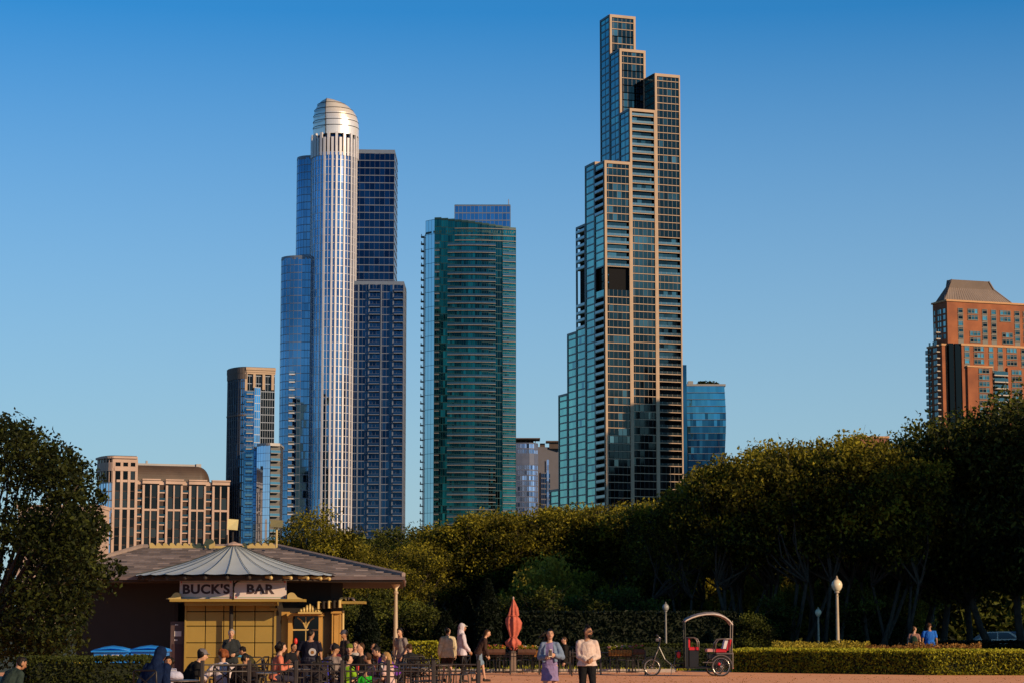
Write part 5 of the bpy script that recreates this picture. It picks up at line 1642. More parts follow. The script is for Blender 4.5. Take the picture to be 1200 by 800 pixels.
    def board(pa, pb, ya, yb, txt, tw, cpx, nm):
        z0, z1 = z(701, 61.9), z(679.5, 61.9)
        A = Vector((GX(pa, ya, 2.6), ya, 0)); B = Vector((GX(pb, yb, 2.6), yb, 0))
        d = (B - A); l = d.length; d.normalize(); n = Vector((d.y, -d.x, 0))
        m = M(); m.obox(A + Vector((0, 0, z0)), d * l, -n * .04, (0, 0, z1 - z0)); o = m.build('sign_board', c_signb, root)
        g2 = M(); g2.obox(A + d * .05 + n * .004 + Vector((0, 0, z1 - .05)), d * (l - .1), -n * .004, (0, 0, .014)); g2.obox(A + d * .05 + n * .004 + Vector((0, 0, z0 + .035)), d * (l - .1), -n * .004, (0, 0, .012)); g2.build('sign_line', c_green, o)
        for q in (.05, l - .05):
            for zz in (z0 + .045, z1 - .045):
                e = M(); p = A + d * q + n * .006; e.ell((p.x, p.y, zz), .022, .006, .022, 8, 6); e.build('sign_stud', c_red, o)
        C_ = A + d * ((cpx - pa) / (pb - pa) * l) + n * .008; C_.z = (z0 + z1) / 2
        lettering(txt, .34, C_, A, B, c_ink, o, bold=.013, width=tw)
    board(210.5, 272.5, 62.02, 61.80, "BUCK'S", 57.0 / 43.5, 241.5, 'a')
    board(274.5, 335.8, 61.80, 62.02, "BAR", 32.5 / 43.5, 304.5, 'b')
    m = M(); hx = GX(273.5, 61.75, 2.6)
    m.tube([(hx, 61.75, z(702, 61.75)), (hx, 61.75, z(688, 61.75)), (hx + .04, 61.75, z(683, 61.75)), (hx + .12, 61.75, z(680, 61.75)), (hx + .25, 61.78, z(678.5, 61.75))], .022, 8)
    m.tube([(hx - .05, 61.75, z(679, 61.75)), (hx + .05, 61.75, z(676, 61.75)), (hx + .3, 61.9, z(675, 61.75))], .03, 8)
    m.build('sign_hook', c_shadow, root, smooth=True)
    # ---- main shingle roof (hip)
    e0, e1 = GX(50, 62.6, 3), GX(473, 62.6, 3); Ya, Yb = 62.6, 72.6; Yr = 67.4
    r0, r1 = GX(166, Yr, 4), GX(326, Yr, 4); ze = z(674.5, 62.6); zr = z(641.5, Yr)
    E = [Vector((e0, Ya, ze)), Vector((e1, Ya, ze)), Vector((GX(474, Yb, 3), Yb, ze)), Vector((e0, Yb, ze))]
    RR = [Vector((r0, Yr, zr)), Vector((r1, Yr, zr))]
    m = M()
    for quad_ in ((E[0], E[1], RR[1], RR[0]), (E[1], E[2], RR[1], RR[1]), (E[2], E[3], RR[0], RR[1]), (E[3], E[0], RR[0], RR[0])):
        a, b, c_, d_ = quad_; nr = 17
        for i in range(nr):
            t0, t1 = i / nr, (i + 1) / nr
            p0, q0 = a.lerp(d_, t0), b.lerp(c_, t0); p1, q1 = a.lerp(d_, t1), b.lerp(c_, t1)
            ln = (q0 - p0).length; k = max(1, int(ln / .33)); lift = Vector((0, 0, .030))
            off = rnd.random()
            for s_ in range(k):
                u0, u1 = s_ / k, (s_ + 1) / k
                m.tone = max(0, min(1, .28 + rnd.gauss(0, .12) + (.45 if (s_ + i * 2) % 5 == 0 and rnd.random() < .8 else 0)))
                A_, B_ = p0.lerp(q0, u0) + lift, p0.lerp(q0, u1) + lift; C_, D_ = p1.lerp(q1, u1), p1.lerp(q1, u0)
                m.quad(A_, B_, C_, D_); m.quad(A_ - lift * 1.2, B_ - lift * 1.2, B_, A_)
    m.build('shingle_roof', c_shingle, root)
    m = M()
    for a, b in ((E[0], RR[0]), (E[1], RR[1]), (E[2], RR[1]), (E[3], RR[0]), (RR[0], RR[1])):
        m.tube([a + Vector((0, 0, .04)), b + Vector((0, 0, .05))], .07, 6)
    m.build('hip_capping', c_pinkstone if False else c_seamstone, root)
    m = M(); m.prism([(e0 + .03, Ya + .03), (e1 - .03, Ya + .03), (E[2].x - .03, Yb - .03), (e0 + .03, Yb - .03)], ze - .16, ze - .01); m.build('eaves', c_soffit, root)
    m = M()
    m.box(e0 - .04, Ya - .06, ze - .10, e1 + .04, Ya + .03, ze - .01); m.tube([(e1, Ya, ze - .06), (E[2].x, Yb, ze - .06)], .05, 6); m.build('gutter', c_gutter, root)
    # ---- fan roof
    ax, ay, az = GX(274, 64.4, 4), 64.4, z(637.5, 64.4)
    az += .02
    rc = Vector((GX(276.5, 62.75, 3), 62.75)); rad = 2.74; ry_ = 2.0; zrim = z(673.5, 62.75)
    n = 14; rim = []
    for i in range(n + 1):
        a = PI + PI * i / n
        rim.append(Vector((rc.x + rad * math.cos(a), rc.y + ry_ * math.sin(a), zrim)))
    fan = []; sm_ = M()
    # the panels sag a little between ribs and end in a scallop
    top = Vector((ax, ay, az))
    for i in range(n):
        a, b = rim[i], rim[i + 1]
        m = M()
        rows = 7; colz = 4; g_ = []
        for r_ in range(rows + 1):
            t = (r_ / rows) ** .9
            row = []
            for c_ in range(colz + 1):
                s_ = c_ / colz
                e = a.lerp(b, s_); e = e + Vector((0, 0, -.028 * math.sin(PI * s_) ))
                out = Vector((e.x - rc.x, e.y - rc.y, 0)).normalized() * (.05 * math.sin(PI * s_))
                p = top.lerp(e + out, t)
                p.z += -.10 * math.sin(PI * t)
                row.append(p)
            g_.append(row)
        vs = [p for r_ in g_ for p in r_]; w_ = colz + 1
        m.add(vs, [(r_ * w_ + c_, (r_ + 1) * w_ + c_, (r_ + 1) * w_ + c_ + 1, r_ * w_ + c_ + 1) for r_ in range(rows) for c_ in range(colz)])
        m.build('roof_fan_panel', c_copper, root, smooth=True)
    for i in range(n + 1):
        a = rim[i]; pts_ = []
        for r_ in range(8):
            t = max(.03, r_ / 7); p = top.lerp(a, t); p.z += -.10 * math.sin(PI * t) + .02; pts_.append(p)
        sm_.tube(pts_, .007, 5)
    sm_.build('roof_seam', c_seam, root)
    # rib brackets below the rim
    for i in range(1, n, 1):
        a = rim[i]; d = (Vector((rc.x, rc.y, 0)) - Vector((a.x, a.y, 0))).normalized()
        m = M(); m.tube([a + Vector((0, 0, -.09)) + d * .06, a + d * .75 + Vector((0, 0, -.07))], .035, 6); m.ell(a + Vector((0, 0, -.11)) + d * .08, .05, .05, .05, 8, 6)
        m.build('rafter', c_gold if i > 8 else c_soffit, root)  # right-hand rafters paler: sunlight put into their colour
    m = M()
    ring_in = [Vector((rc.x + (rad - .35) * math.cos(PI + PI * i / 20), rc.y + (ry_ - .35) * math.sin(PI + PI * i / 20))) for i in range(21)]
    m.prism([tuple(p) for p in ring_in], zrim - .17, zrim - .05); m.build('porch_soffit', c_soffit, root)
    m = M(); m.lathe((ax, ay, az - .05), [(.28, 0), (.22, .05), (.10, .08), (.03, .11)], 12); m.build('roof_cap', c_pinkstone, root)
    # ---- ridge cresting: row of curling waves with a round disc
    zc = zr + .05
    def wave(px, s_=1):
        m = M(); scroll(m, GX(px, Yr, 4), Yr, zc, .062, s_, .08); m.build('ridge_scroll', c_gold, root)
    for i in range(9): wave(178 + i * 7.9, -1 if i == 8 else 1)
    for i in range(5): wave(286 + i * 8.0, 1)
    m = M(); m.box(GX(176, Yr, 4), Yr - .1, zc - .06, GX(328, Yr, 4), Yr + .02, zc + .004); m.build('ridge_board', c_gold, root)
    m = M(); q = Vector((GX(246.5, Yr, 4), Yr - .12, z(637.2, Yr))); m.tube([q, q + Vector((0, -.12, 0))], .155, 24); m.build('ridge_disc', c_gold, root)
    # ---- roof lights
    def flood(px, py, wpx, hpx, Y, mt, pys):
        cx = GX(px, Y, 4); z0 = z(py + hpx / 2, Y); z1 = z(py - hpx / 2, Y); hw = wpx / 2 / 2690 * Y
        f = thing('roof_floodlight', 'square yellow floodlight on a short post above the fan roof' if px < 300 else 'olive box floodlight on a thin post above the right end of the roof cresting', 'floodlight', (cx, Y, z(pys, Y)))
        m = M(); vs = [(cx - hw, Y - .1, z0), (cx + hw * .85, Y - .14, z0 - .02), (cx + hw, Y - .1, z1 - .01), (cx - hw * .9, Y - .12, z1 + .01)]
        m.add(vs + [(a, b + .18, c_) for a, b, c_ in vs], [(0, 1, 2, 3), (7, 6, 5, 4), (0, 4, 5, 1), (1, 5, 6, 2), (2, 6, 7, 3), (3, 7, 4, 0)]); m.build('housing', mt, f)
        p = M(); p.tube([(cx, Y, z(pys, Y)), (cx, Y, z0)], .03, 8); p.build('post', c_gold if px > 300 else c_shadow, f)
        if px < 300:
            p = M(); p.tube([(cx - .16, Y, z(pys, Y)), (cx - .16, Y, z0 - .15)], .02, 6); p.tube([(cx + .22, Y, z(pys, Y)), (cx + .22, Y, z0 - .2)], .02, 6); p.build('bracket', c_shadow, f)
    flood(272.5, 614, 12.5, 12, 66.5, c_lampy, 640)
    flood(324, 613, 15, 8, 66.5, c_lampo, 641)
c_seamstone = mat('ridge_capping', (0.26, 0.20, 0.18), .8, var=.1)
c_gutter = mat('gutter', (0.16, 0.12, 0.12), .5, .2, var=.1)
pavilion()
# ================================================================ PEOPLE
def flatmat(name, c, rough=.85, var=.12, scale=14, bump=.25):
    return mat(name, c, rough, 0, var, scale, bump, 30, spec=.5 if 'skin' in name else .12)
skins = [flatmat('skin_light', (0.52, 0.29, 0.19), .55, .05), flatmat('skin_tan', (0.36, 0.18, 0.10), .55, .05), flatmat('skin_brown', (0.17, 0.08, 0.045), .55, .05)]
c_eye = mat('eye', (0.02, 0.015, 0.012), .2); c_lip = mat('lips', (0.30, 0.09, 0.07), .5)
_cl = {}
def cloth(c):
    k = tuple(c)
    if k not in _cl: _cl[k] = flatmat('cloth', k)
    return _cl[k]
hairs = {'black': flatmat('hair_black', (.012, .009, .008), .5), 'brown': flatmat('hair_brown', (.06, .03, .015), .5), 'red': flatmat('hair_auburn', (.20, .06, .02), .5),
         'grey': flatmat('hair_grey', (.30, .27, .25), .6), 'blond': flatmat('hair_blond', (.36, .21, .08), .5)}
shoe_m = flatmat('shoe_leather', (.03, .025, .025), .5); shoe_w = flatmat('shoe_white', (.5, .47, .45), .6)

def V(*a): return Vector(a)

def cap(m, a, b, ra, rb, n=12):
    a = Vector(a); b = Vector(b); d = (b - a); l = d.length or .001; d = d / l
    pts = []; rs = []
    for i in range(4):
        t = PI / 2 * (1 - i / 3.0); pts.append(a - d * ra * math.sin(t)); rs.append(max(.002, ra * math.cos(t)))
    for t in (.25, .5, .75): pts.append(a.lerp(b, t)); rs.append(ra + (rb - ra) * t)
    for i in range(4):
        t = PI / 2 * (i / 3.0); pts.append(b + d * rb * math.sin(t)); rs.append(max(.002, rb * math.cos(t)))
    return m.tube(pts, rs, n)

def remesh(m, name, mats, voxel, parent=None, disp=0.0, extra=None, smooth_it=3, paint=None):
    me = m.mesh('tmp', [bark])
    o = bpy.data.objects.new('tmp', me); col.objects.link(o)
    r = o.modifiers.new('r', 'REMESH'); r.mode = 'VOXEL'; r.voxel_size = voxel; r.adaptivity = 0
    s = o.modifiers.new('s', 'SMOOTH'); s.iterations = smooth_it; s.factor = .5
    bpy.context.view_layer.update()
    me2 = bpy.data.meshes.new_from_object(o.evaluated_get(bpy.context.evaluated_depsgraph_get()))
    bpy.data.objects.remove(o); bpy.data.meshes.remove(me)
    me2.name = name; me2.materials.clear()
    for x in (mats if isinstance(mats, (list, tuple)) else [mats]): me2.materials.append(x)
    if disp:
        nn = [v.normal.copy() for v in me2.vertices]
        for v, n_ in zip(me2.vertices, nn):
            p = v.co
            k = noise.noise(Vector((p.x * 9, p.y * 9, p.z * 5.5))) + .6 * noise.noise(Vector((p.x * 20 + 5, p.y * 20, p.z * 11)))
            v.co = p + n_ * disp * k
    if extra is not None or paint is not None:
        v0 = [tuple(v.co) for v in me2.vertices]; f0 = [tuple(p.vertices) for p in me2.polygons]
        mi = [0] * len(f0)
        if paint:
            for i, p in enumerate(me2.polygons): mi[i] = paint(p.center)
        if extra:
            k = len(v0); v0 += [tuple(v) for v in extra.v]; f0 += [tuple(i + k for i in f) for f in extra.f]; mi += extra.m
        mats_ = list(me2.materials); bpy.data.meshes.remove(me2)
        me2 = bpy.data.meshes.new(name); me2.from_pydata(v0, [], f0)
        for x in mats_: me2.materials.append(x)
        me2.polygons.foreach_set('material_index', mi)
    me2.polygons.foreach_set('use_smooth', [True] * len(me2.polygons)); me2.update()
    ob = bpy.data.objects.new(name, me2); col.objects.link(ob)
    if parent: ob.parent = parent
    return ob

def ik(a, c, l1, l2, pole):
    a = Vector(a); c = Vector(c); d = c - a; L_ = d.length
    if L_ > (l1 + l2) * .995: c = a + d * ((l1 + l2) * .995 / L_); d = c - a; L_ = d.length
    d.normalize(); x = (l1 * l1 - l2 * l2 + L_ * L_) / (2 * L_); h = math.sqrt(max(0, l1 * l1 - x * x))
    p = Vector(pole); p = (p - d * p.dot(d))
    p.normalize(); return a + d * x + p * h, c

def hand(ex, w, fore, side, palm_n, curl=.5, s=1.0):
    """palm + five bent fingers starting at wrist w along direction fore"""
    f = Vector(fore).normalized(); n = Vector(palm_n); n = (n - f * n.dot(f)).normalized(); x = f.cross(n) * side
    ex.loft([(w - f * .01, .026 * s, .019 * s), (w + f * .03 * s, .036 * s, .017 * s), (w + f * .085 * s, .040 * s, .014 * s), (w + f * .095 * s, .036 * s, .010 * s)], x, n, 10)
    for k, (off, ln) in enumerate(((-.030, .068), (-.010, .078), (.010, .074), (.029, .058))):
        b = w + f * .080 * s + x * off * s
        c1, c2 = curl * .7, curl * 1.5
        d1 = f * math.cos(c1) + n * math.sin(c1); d2 = f * math.cos(c2) + n * math.sin(c2)
        p1 = b + d1 * ln * .5 * s; p2 = p1 + d2 * ln * .5 * s
        ex.tube([b - f * .015 * s, b, p1, p2, p2 + d2 * .006 * s], [.0088 * s, .0088 * s, .0080 * s, .0068 * s, .003 * s], 7)
    b = w + f * .028 * s - x * .030 * s; d = (f * .75 - x * .6 + n * .35).normalized(); d2 = (f * .9 - x * .15 + n * .45).normalized()
    ex.tube([b, b + d * .035 * s, b + d * .035 * s + d2 * .028 * s], [.0115 * s, .0098 * s, .007 * s], 7)

def person(label, loc, rz=0, h=1.72, pose='stand', lean=0, side=0, head=(0, 0), lh=None, rh=None, lf=None, rf=None, skin=0,
           top=('shirt', (.3, .3, .3)), bottom=('trousers', (.03, .03, .05)), hair=('black', 'short'), extra=(), vox=.016, seat=.47, shoe=None, build=1.0, group=None, curl=.5):
    s = h / 1.75
    root = thing('person', label, 'person', loc, rz, group)
    sk = skins[skin]
    zp = (.93 * s if pose == 'stand' else seat + .09 * s)
    pel = V(0, 0, zp)
    sp = Vector((math.sin(side), math.sin(lean), math.cos(lean) * math.cos(side))).normalized()
    up = sp; right = V(1, 0, 0); right = (right - up * right.dot(up)).normalized(); fwd = up.cross(right)
    def T(r, f, u): return pel + right * r * s + fwd * f * s + up * u * s
    neck = T(0, 0, .52)
    shL, shR = T(-.158 * build, 0, .435), T(.158 * build, 0, .435)
    hL, hR = pel + V(-.09 * s, 0, -.02), pel + V(.09 * s, 0, -.02)
    if pose == 'stand':
        lf = lf or (-.10, .02, .08); rf = rf or (.10, -.03, .08)
    else:
        lf = lf or (-.13, .46, .09); rf = rf or (.13, .44, .09)
    lf = Vector(lf) * s if pose == 'stand' else Vector(lf); rf = Vector(rf) * s if pose == 'stand' else Vector(rf)
    kL, aL = ik(hL, lf, .43 * s, .43 * s, (-.1, 1, .15)); kR, aR = ik(hR, rf, .43 * s, .43 * s, (.1, 1, .15))
    # hands in torso coordinates (right, forward, up from pelvis)
    lh = lh or (-.26, .04, -.08); rh = rh or (.26, .04, -.08)
    wL, wR = T(*lh), T(*rh)
    eL, wL = ik(shL, wL, .28 * s, .25 * s, tuple(-fwd * .8 + right * -.6 - up * .3)); eR, wR = ik(shR, wR, .28 * s, .25 * s, tuple(-fwd * .8 + right * .6 - up * .3))
    # ---- body
    b = M()
    tor = [(T(0, 0, -.06), .15, .10), (T(0, 0, .02), .165, .115), (T(0, 0, .14), .135, .095), (T(0, .005, .28), .160, .11), (T(0, 0, .40), .150, .10), (T(0, -.005, .465), .085, .07), (T(0, 0, .52), .055, .055)]
    b.loft([(c, rx * s * build, ry * s * build) for c, rx, ry in tor], right, fwd, 18)
    for sh, e, w_ in ((shL, eL, wL), (shR, eR, wR)):
        cap(b, T(0, 0, .475), sh, .05 * s, .05 * s); cap(b, sh, e, .048 * s * build, .038 * s); cap(b, e, w_, .038 * s, .025 * s)
    for hp, k, a in ((hL, kL, aL), (hR, kR, aR)):
        cap(b, hp, k, .085 * s * build, .052 * s); cap(b, k, a, .050 * s, .034 * s)
        cap(b, a + V(0, -.02, -.03) * s, a + V(0, .15, -.045) * s, .032 * s, .028 * s)
    yaw, pit = head
    hm = Matrix.Rotation(yaw, 3, 'Z') @ Matrix.Rotation(pit, 3, 'X')
    hc = neck + up * .045 * s + hm @ V(0, .025, .105) * s
    def H(x, y, z_): return hc + hm @ V(x, y, z_) * s
    cap(b, neck - up * .04 * s, H(0, -.02, -.06), .052 * s, .050 * s)
    b.ell(hc, .075 * s, .093 * s, .108 * s, 20, 14, hm); b.ell(H(0, .030, -.060), .052 * s, .055 * s, .052 * s, 14, 10, hm)
    cap(b, H(0, .086, .015), H(0, .108, -.022), .011 * s, .016 * s, 8)
    for q in (-1, 1): b.ell(H(q * .078, -.005, -.008), .010 * s, .022 * s, .032 * s, 8, 6, hm)
    ex = M()
    for q in (-1, 1):
        ex.mi = 1; ex.ell(H(q * .030, .086, .012), .014 * s, .008 * s, .008 * s, 8, 6, hm)
        ex.mi = 3; ex.tube([H(q * .014, .094, .034), H(q * .030, .094, .040), H(q * .050, .082, .034)], .0045 * s, 5)
    ex.mi = 2; ex.tube([H(-.024, .083, -.052), H(0, .092, -.050), H(.024, .083, -.052)], .006 * s, 6); ex.mi = 0
    for sd_, w_, e, nn in ((-1, wL, eL, right), (1, wR, eR, -right)):
        hand(ex, w_, (w_ - e), sd_, tuple(nn + fwd * -.2), curl, s)
    hk = hairs.get(hair[0], hairs['black'])
    ob = remesh(b, 'body', [sk, c_eye, c_lip, hk], vox, root, extra=ex)
    # ---- hair
    hm_ = M(); st = hair[1]
    if st != 'none':
        hm_.ell(H(0, -.016, .022), .083 * s, .096 * s, .102 * s, 18, 12, hm)
        if st == 'curly':
            r_ = random.Random(int(abs(loc[0]) * 100))
            for _ in range(26):
                d = Vector((r_.gauss(0, 1), r_.gauss(-.5, 1), r_.gauss(.2, 1))).normalized(); hm_.ell(H(d.x * .095, d.y * .09 - .035, d.z * .10), .05 * s, .05 * s, .05 * s, 8, 6)
        if st in ('long', 'wind', 'tail', 'wavy'):
            L_ = {'long': .30, 'wind': .22, 'tail': .24, 'wavy': .34}[st]
            w0 = .085 if st != 'tail' else .035
            off = -.07 if st == 'wind' else 0
            secs = [(H(0, -.045, .0), .080 * s, .065 * s), (H(-off * .3, -.07, -.09), w0 * 1.0 * s, .052 * s), (H(-off, -.085, -.09 - L_ * .45), w0 * 1.05 * s, .045 * s), (H(-off * 1.8, -.09, -.09 - L_), w0 * .45 * s, .02 * s)]
            hm_.loft(secs, hm @ V(1, 0, 0), hm @ V(0, 1, 0), 14)
            if st == 'wind':
                hm_.tube([H(.04, -.03, .05), H(.11, .0, .03), H(.18, .02, -.02), H(.26, .03, -.07)], [.05 * s, .045 * s, .032 * s, .014 * s], 8)
                hm_.tube([H(.06, -.03, -.02), H(.12, -.02, -.09), H(.17, -.02, -.15)], [.045 * s, .035 * s, .014 * s], 8)
        if st == 'bun': hm_.ell(H(0, -.05, .12), .04 * s, .04 * s, .035 * s)
        # cut the hairline: keep hair off the face
        ho = remesh(hm_, 'hair', hk, max(.012, vox * .8), root, disp=.028 * s)
        fy = hm @ V(0, 1, 0)
        me = ho.data
        for v in me.vertices:
            l = hm.inverted() @ (v.co - hc)
            lim = .050 * s if l.z > .055 * s else .022 * s
            if l.y > lim and l.z < .078 * s and abs(l.x) < .10 * s: v.co = hc + hm @ Vector((l.x * .84, lim * .6, l.z))
    # ---- top
    kind, tc_ = top[0], top[1]
    t = M(); inf = {'shirt': .014, 'tshirt': .014, 'sweater': .024, 'jacket': .032, 'hoodie': .030}[kind]
    zlow = {'shirt': -.06, 'tshirt': -.08, 'sweater': -.08, 'jacket': -.12, 'hoodie': -.10}[kind]
    if len(top) > 2: zlow = top[2]
    secs = [(T(0, 0, zlow), .165 + (.02 if kind != 'tshirt' else 0), .12)] + [x for x in tor[1:6]]
    secs[-1] = (T(0, -.005, .475), .085, .07)
    t.loft([(c if not isinstance(c, tuple) else c, (rx * build + inf) * s, (ry * build + inf) * s) for c, rx, ry in secs], right, fwd, 20)
    for sh, e, w_ in ((shL, eL, wL), (shR, eR, wR)):
        cap(t, T(0, 0, .46), sh, (.052 + inf * .5) * s, (.05 + inf * .8) * s)
        if kind == 'tshirt':
            cap(t, sh, sh.lerp(e, .55), (.055 + inf) * s, (.054 + inf) * s)
        else:
            cap(t, sh, e, (.048 + inf * .8) * s * build, (.040 + inf * .8) * s); cap(t, e, e.lerp(w_, .93), (.042 + inf) * s, (.030 + inf * .7) * s)
    if kind == 'hoodie' and 'hood' not in extra: t.loft([(T(0, -.06, .43), .10 * s, .05 * s), (T(0, -.075, .48), .115 * s, .055 * s), (T(0, -.06, .53), .09 * s, .04 * s)], right, fwd, 14)
    if kind in ('jacket',): t.loft([(T(0, -.005, .47), .09 * s, .08 * s), (T(0, -.01, .53), .085 * s, .075 * s)], right, fwd, 14)
    to = remesh(t, {'shirt': 'shirt', 'tshirt': 't_shirt', 'sweater': 'sweater', 'jacket': 'jacket', 'hoodie': 'hooded_top'}[kind], cloth(tc_), vox, root, disp=.014 * s)
    if 'hood' in extra:
        hd = M(); hd.ell(H(0, -.022, .018), .105 * s, .112 * s, .128 * s, 20, 14, hm); cap(hd, H(0, -.05, -.05), T(0, -.02, .46), .085 * s, .12 * s)
        hob = remesh(hd, 'hood', cloth(tc_), vox, root, disp=.008)
        for v in hob.data.vertices:
            l = hm.inverted() @ (v.co - hc)
            if l.y > .045 * s and l.z > -.13 * s: v.co = hc + hm @ Vector((l.x * .9, .045 * s - (l.y - .045 * s) * .8, l.z))
    if 'cap' in extra or 'hat' in extra:
        cc = [x for x in extra if isinstance(x, tuple)]; cc = cc[0] if cc else (.02, .02, .02)
        hd = M(); hd.ell(H(0, -.012, .050), .088 * s, .102 * s, .085 * s, 20, 12, hm)
        if 'cap' in extra: hd.loft([(H(0, .07, .052), .070 * s, .03 * s), (H(0, .12, .045), .062 * s, .03 * s), (H(0, .155, .038), .03 * s, .01 * s)][:3], hm @ V(1, 0, 0), hm @ V(0, .25, 1) * .35, 12)
        remesh(hd, 'cap', cloth(cc), .012, root)
    # ---- bottom
    kind, bc = bottom
    if kind in ('trousers', 'shorts'):
        t = M(); t.loft([(T(0, 0, -.07), .16 * s * build, .115 * s * build), (T(0, 0, .0), .178 * s * build, .128 * s * build), (T(0, 0, .10), .155 * s * build, .115 * s * build)], right, fwd, 18)
        for hp, k, a in ((hL, kL, aL), (hR, kR, aR)):
            if kind == 'shorts': cap(t, hp, hp.lerp(k, .8), .102 * s * build, .085 * s)
            else: cap(t, hp, k, .100 * s * build, .068 * s); cap(t, k, a.lerp(k, .06), .066 * s, .052 * s)
        remesh(t, kind, cloth(bc), vox, root, disp=.010 * s)
    else:
        t = M(); mid = (kL + kR) / 2; L0 = pel.lerp(mid, .55); L1 = pel.lerp(mid, .82 if kind == 'skirt' else .80); ax = (mid - pel).normalized(); fr_ = right.cross(ax) * -1
        t.loft([(T(0, 0, .12), .15 * s, .11 * s), (pel, .175 * s, .125 * s), (L0, .19 * s, .14 * s), (L1, .205 * s, .155 * s)], right, fwd if pose == 'stand' else V(0, .3, 1).normalized(), 20)
        if pose != 'stand':
            for hp, k in ((hL, kL), (hR, kR)): cap(t, hp, hp.lerp(k, .8), .10 * s, .085 * s)
        remesh(t, 'skirt', cloth(bc), vox, root, disp=.014 * s)
    for a in (aL, aR):
        sh_ = M(); cap(sh_, a + V(0, -.03, -.030) * s, a + V(0, .16, -.045) * s, .043 * s, .036 * s); cap(sh_, a + V(0, -.02, .0) * s, a + V(0, -.01, -.04) * s, .043 * s, .044 * s)
        sh_.xform(Matrix.Identity(4))
        for i in range(len(sh_.v)):
            x_, y_, z_ = sh_.v[i]
            if z_ < a.z - .078 * s: sh_.v[i] = (x_, y_, a.z - .078 * s)
        sh_.build('shoe', shoe or shoe_m, root, smooth=True, local=True)
    return root, dict(T=T, H=H, hm=hm, s=s, wL=wL, wR=wR, neck=neck, right=right, fwd=fwd, up=up, pel=pel)

def gp(px, Y, z=0): return (GX(px, Y, 1.0), Y, z)
BACK, FRONT, LEFT, RIGHT_ = 0, PI, PI / 2, -PI / 2

# ---- furniture ---------------------------------------------------------
c_iron = mat('black_iron', (0.018, 0.016, 0.016), .45, .4, var=.1)
c_ironb = mat('weathered_iron', (0.05, 0.042, 0.040), .5, .4, var=.15)
c_top = mat('table_top', (0.10, 0.085, 0.08), .4, .3, var=.15)
def make_chair(i):
    t = thing('cafe_chair', 'black iron cafe chair with crossed back', 'chair')
    f = .40; hw = .21
    m = M(); m.bbox(-hw, -.20, .44, hw, .22, .465, .012)
    m.build('seat', c_ironb, t, local=True)
    b = M(); r = .016
    b.tube([(-hw, -.22, .46), (-hw, -.26, .90), (-hw + .03, -.265, .92), (hw - .03, -.265, .92), (hw, -.26, .90), (hw, -.22, .46)], r, 8)
    b.tube([(-hw, -.225, .56), (hw, -.225, .56)], r * .9, 6); b.tube([(-hw, -.226, .57), (hw, -.262, .90)], r * .8, 6); b.tube([(hw, -.226, .57), (-hw, -.262, .90)], r * .8, 6)
    b.build('backrest', c_iron, t, local=True, smooth=True)
    for x, y in ((-1, -1), (1, -1), (-1, 1), (1, 1)):
        l = M(); l.tube([(x * hw * .96, y * .20, .445), (x * hw * 1.05, y * .235, 0)], .015, 7); l.build('leg', c_iron, t, local=True)
    for x in (-1, 1):
        a = M(); a.tube([(x * hw, .18, .45), (x * (hw + .02), .17, .64), (x * (hw + .02), .10, .67), (x * hw, -.235, .66)], .014, 7); a.build('armrest', c_iron, t, local=True)
    return t
def make_table():
    t = thing('cafe_table', 'small round iron cafe table among the seated crowd', 'table')
    m = M(); m.lathe((0, 0, .70), [(.36, 0), (.38, .008), (.38, .022), (.36, .03)], 28); m.build('table_top', c_top, t, local=True)
    m = M(); m.tube([(0, 0, .03), (0, 0, .70)], .032, 10); m.build('pedestal', c_iron, t, local=True)
    m = M(); m.lathe((0, 0, 0), [(.24, 0), (.24, .015), (.06, .04), (.035, .06)], 20); m.build('base', c_iron, t, local=True)
    return t
chair0 = make_chair(0); table0 = make_table(); used = {'c': False, 't': False}
def put(o, k, px, Y, rz, label, group=None):
    c = o if not used[k] else copy_tree(o); used[k] = True
    c.location = gp(px, Y); c.rotation_euler = (0, 0, rz); c['label'] = label
    if group: c['group'] = group
    elif 'group' in c.keys(): del c['group']
    return c

# ---- the two walking in front ------------------------------------------
_, k = person('walking woman in a lilac dress and open denim jacket, hair blown to one side', gp(644.5, 47.5), FRONT - .12, 1.62, lean=.03, head=(.25, .0), lh=(-.13, .20, .22), rh=(.08, .21, .17), skin=0,
          lf=(-.08, -.18, .10), rf=(.07, .20, .08), top=('shirt', (.23, .18, .36), .0), bottom=('dress', (.23, .18, .36)), hair=('black', 'wind'), vox=.011, shoe=shoe_w, curl=1.2)
def open_jacket(k, root, c):
    T, s = k['T'], k['s']
    m = M()
    for q in (-1, 1):
        m.loft([(T(q * .13, .0, .06), .055 * s, .14 * s), (T(q * .12, .0, .20), .05 * s, .135 * s), (T(q * .11, .0, .36), .055 * s, .12 * s), (T(q * .08, -.0, .45), .05 * s, .08 * s)], k['right'], k['fwd'], 14)
        sh = T(q * .158, 0, .435); w_ = k['wL'] if q < 0 else k['wR']
        e, w2 = ik(sh, w_, .28 * s, .25 * s, tuple(-k['fwd'] * .8 + k['right'] * .6 * q - k['up'] * .3))
        cap(m, T(q * .05, -.01, .46), sh, .06 * s, .068 * s); cap(m, sh, e, .072 * s, .064 * s); cap(m, e, e.lerp(w2, .85), .070 * s, .055 * s)
    m.loft([(T(0, -.09, .05), .16 * s, .05 * s), (T(0, -.09, .30), .155 * s, .05 * s), (T(0, -.06, .46), .10 * s, .05 * s)], k['right'], k['fwd'], 14)
    remesh(m, 'denim_jacket', cloth(c), .011, root, disp=.016)
open_jacket(k, _, (.16, .22, .34))
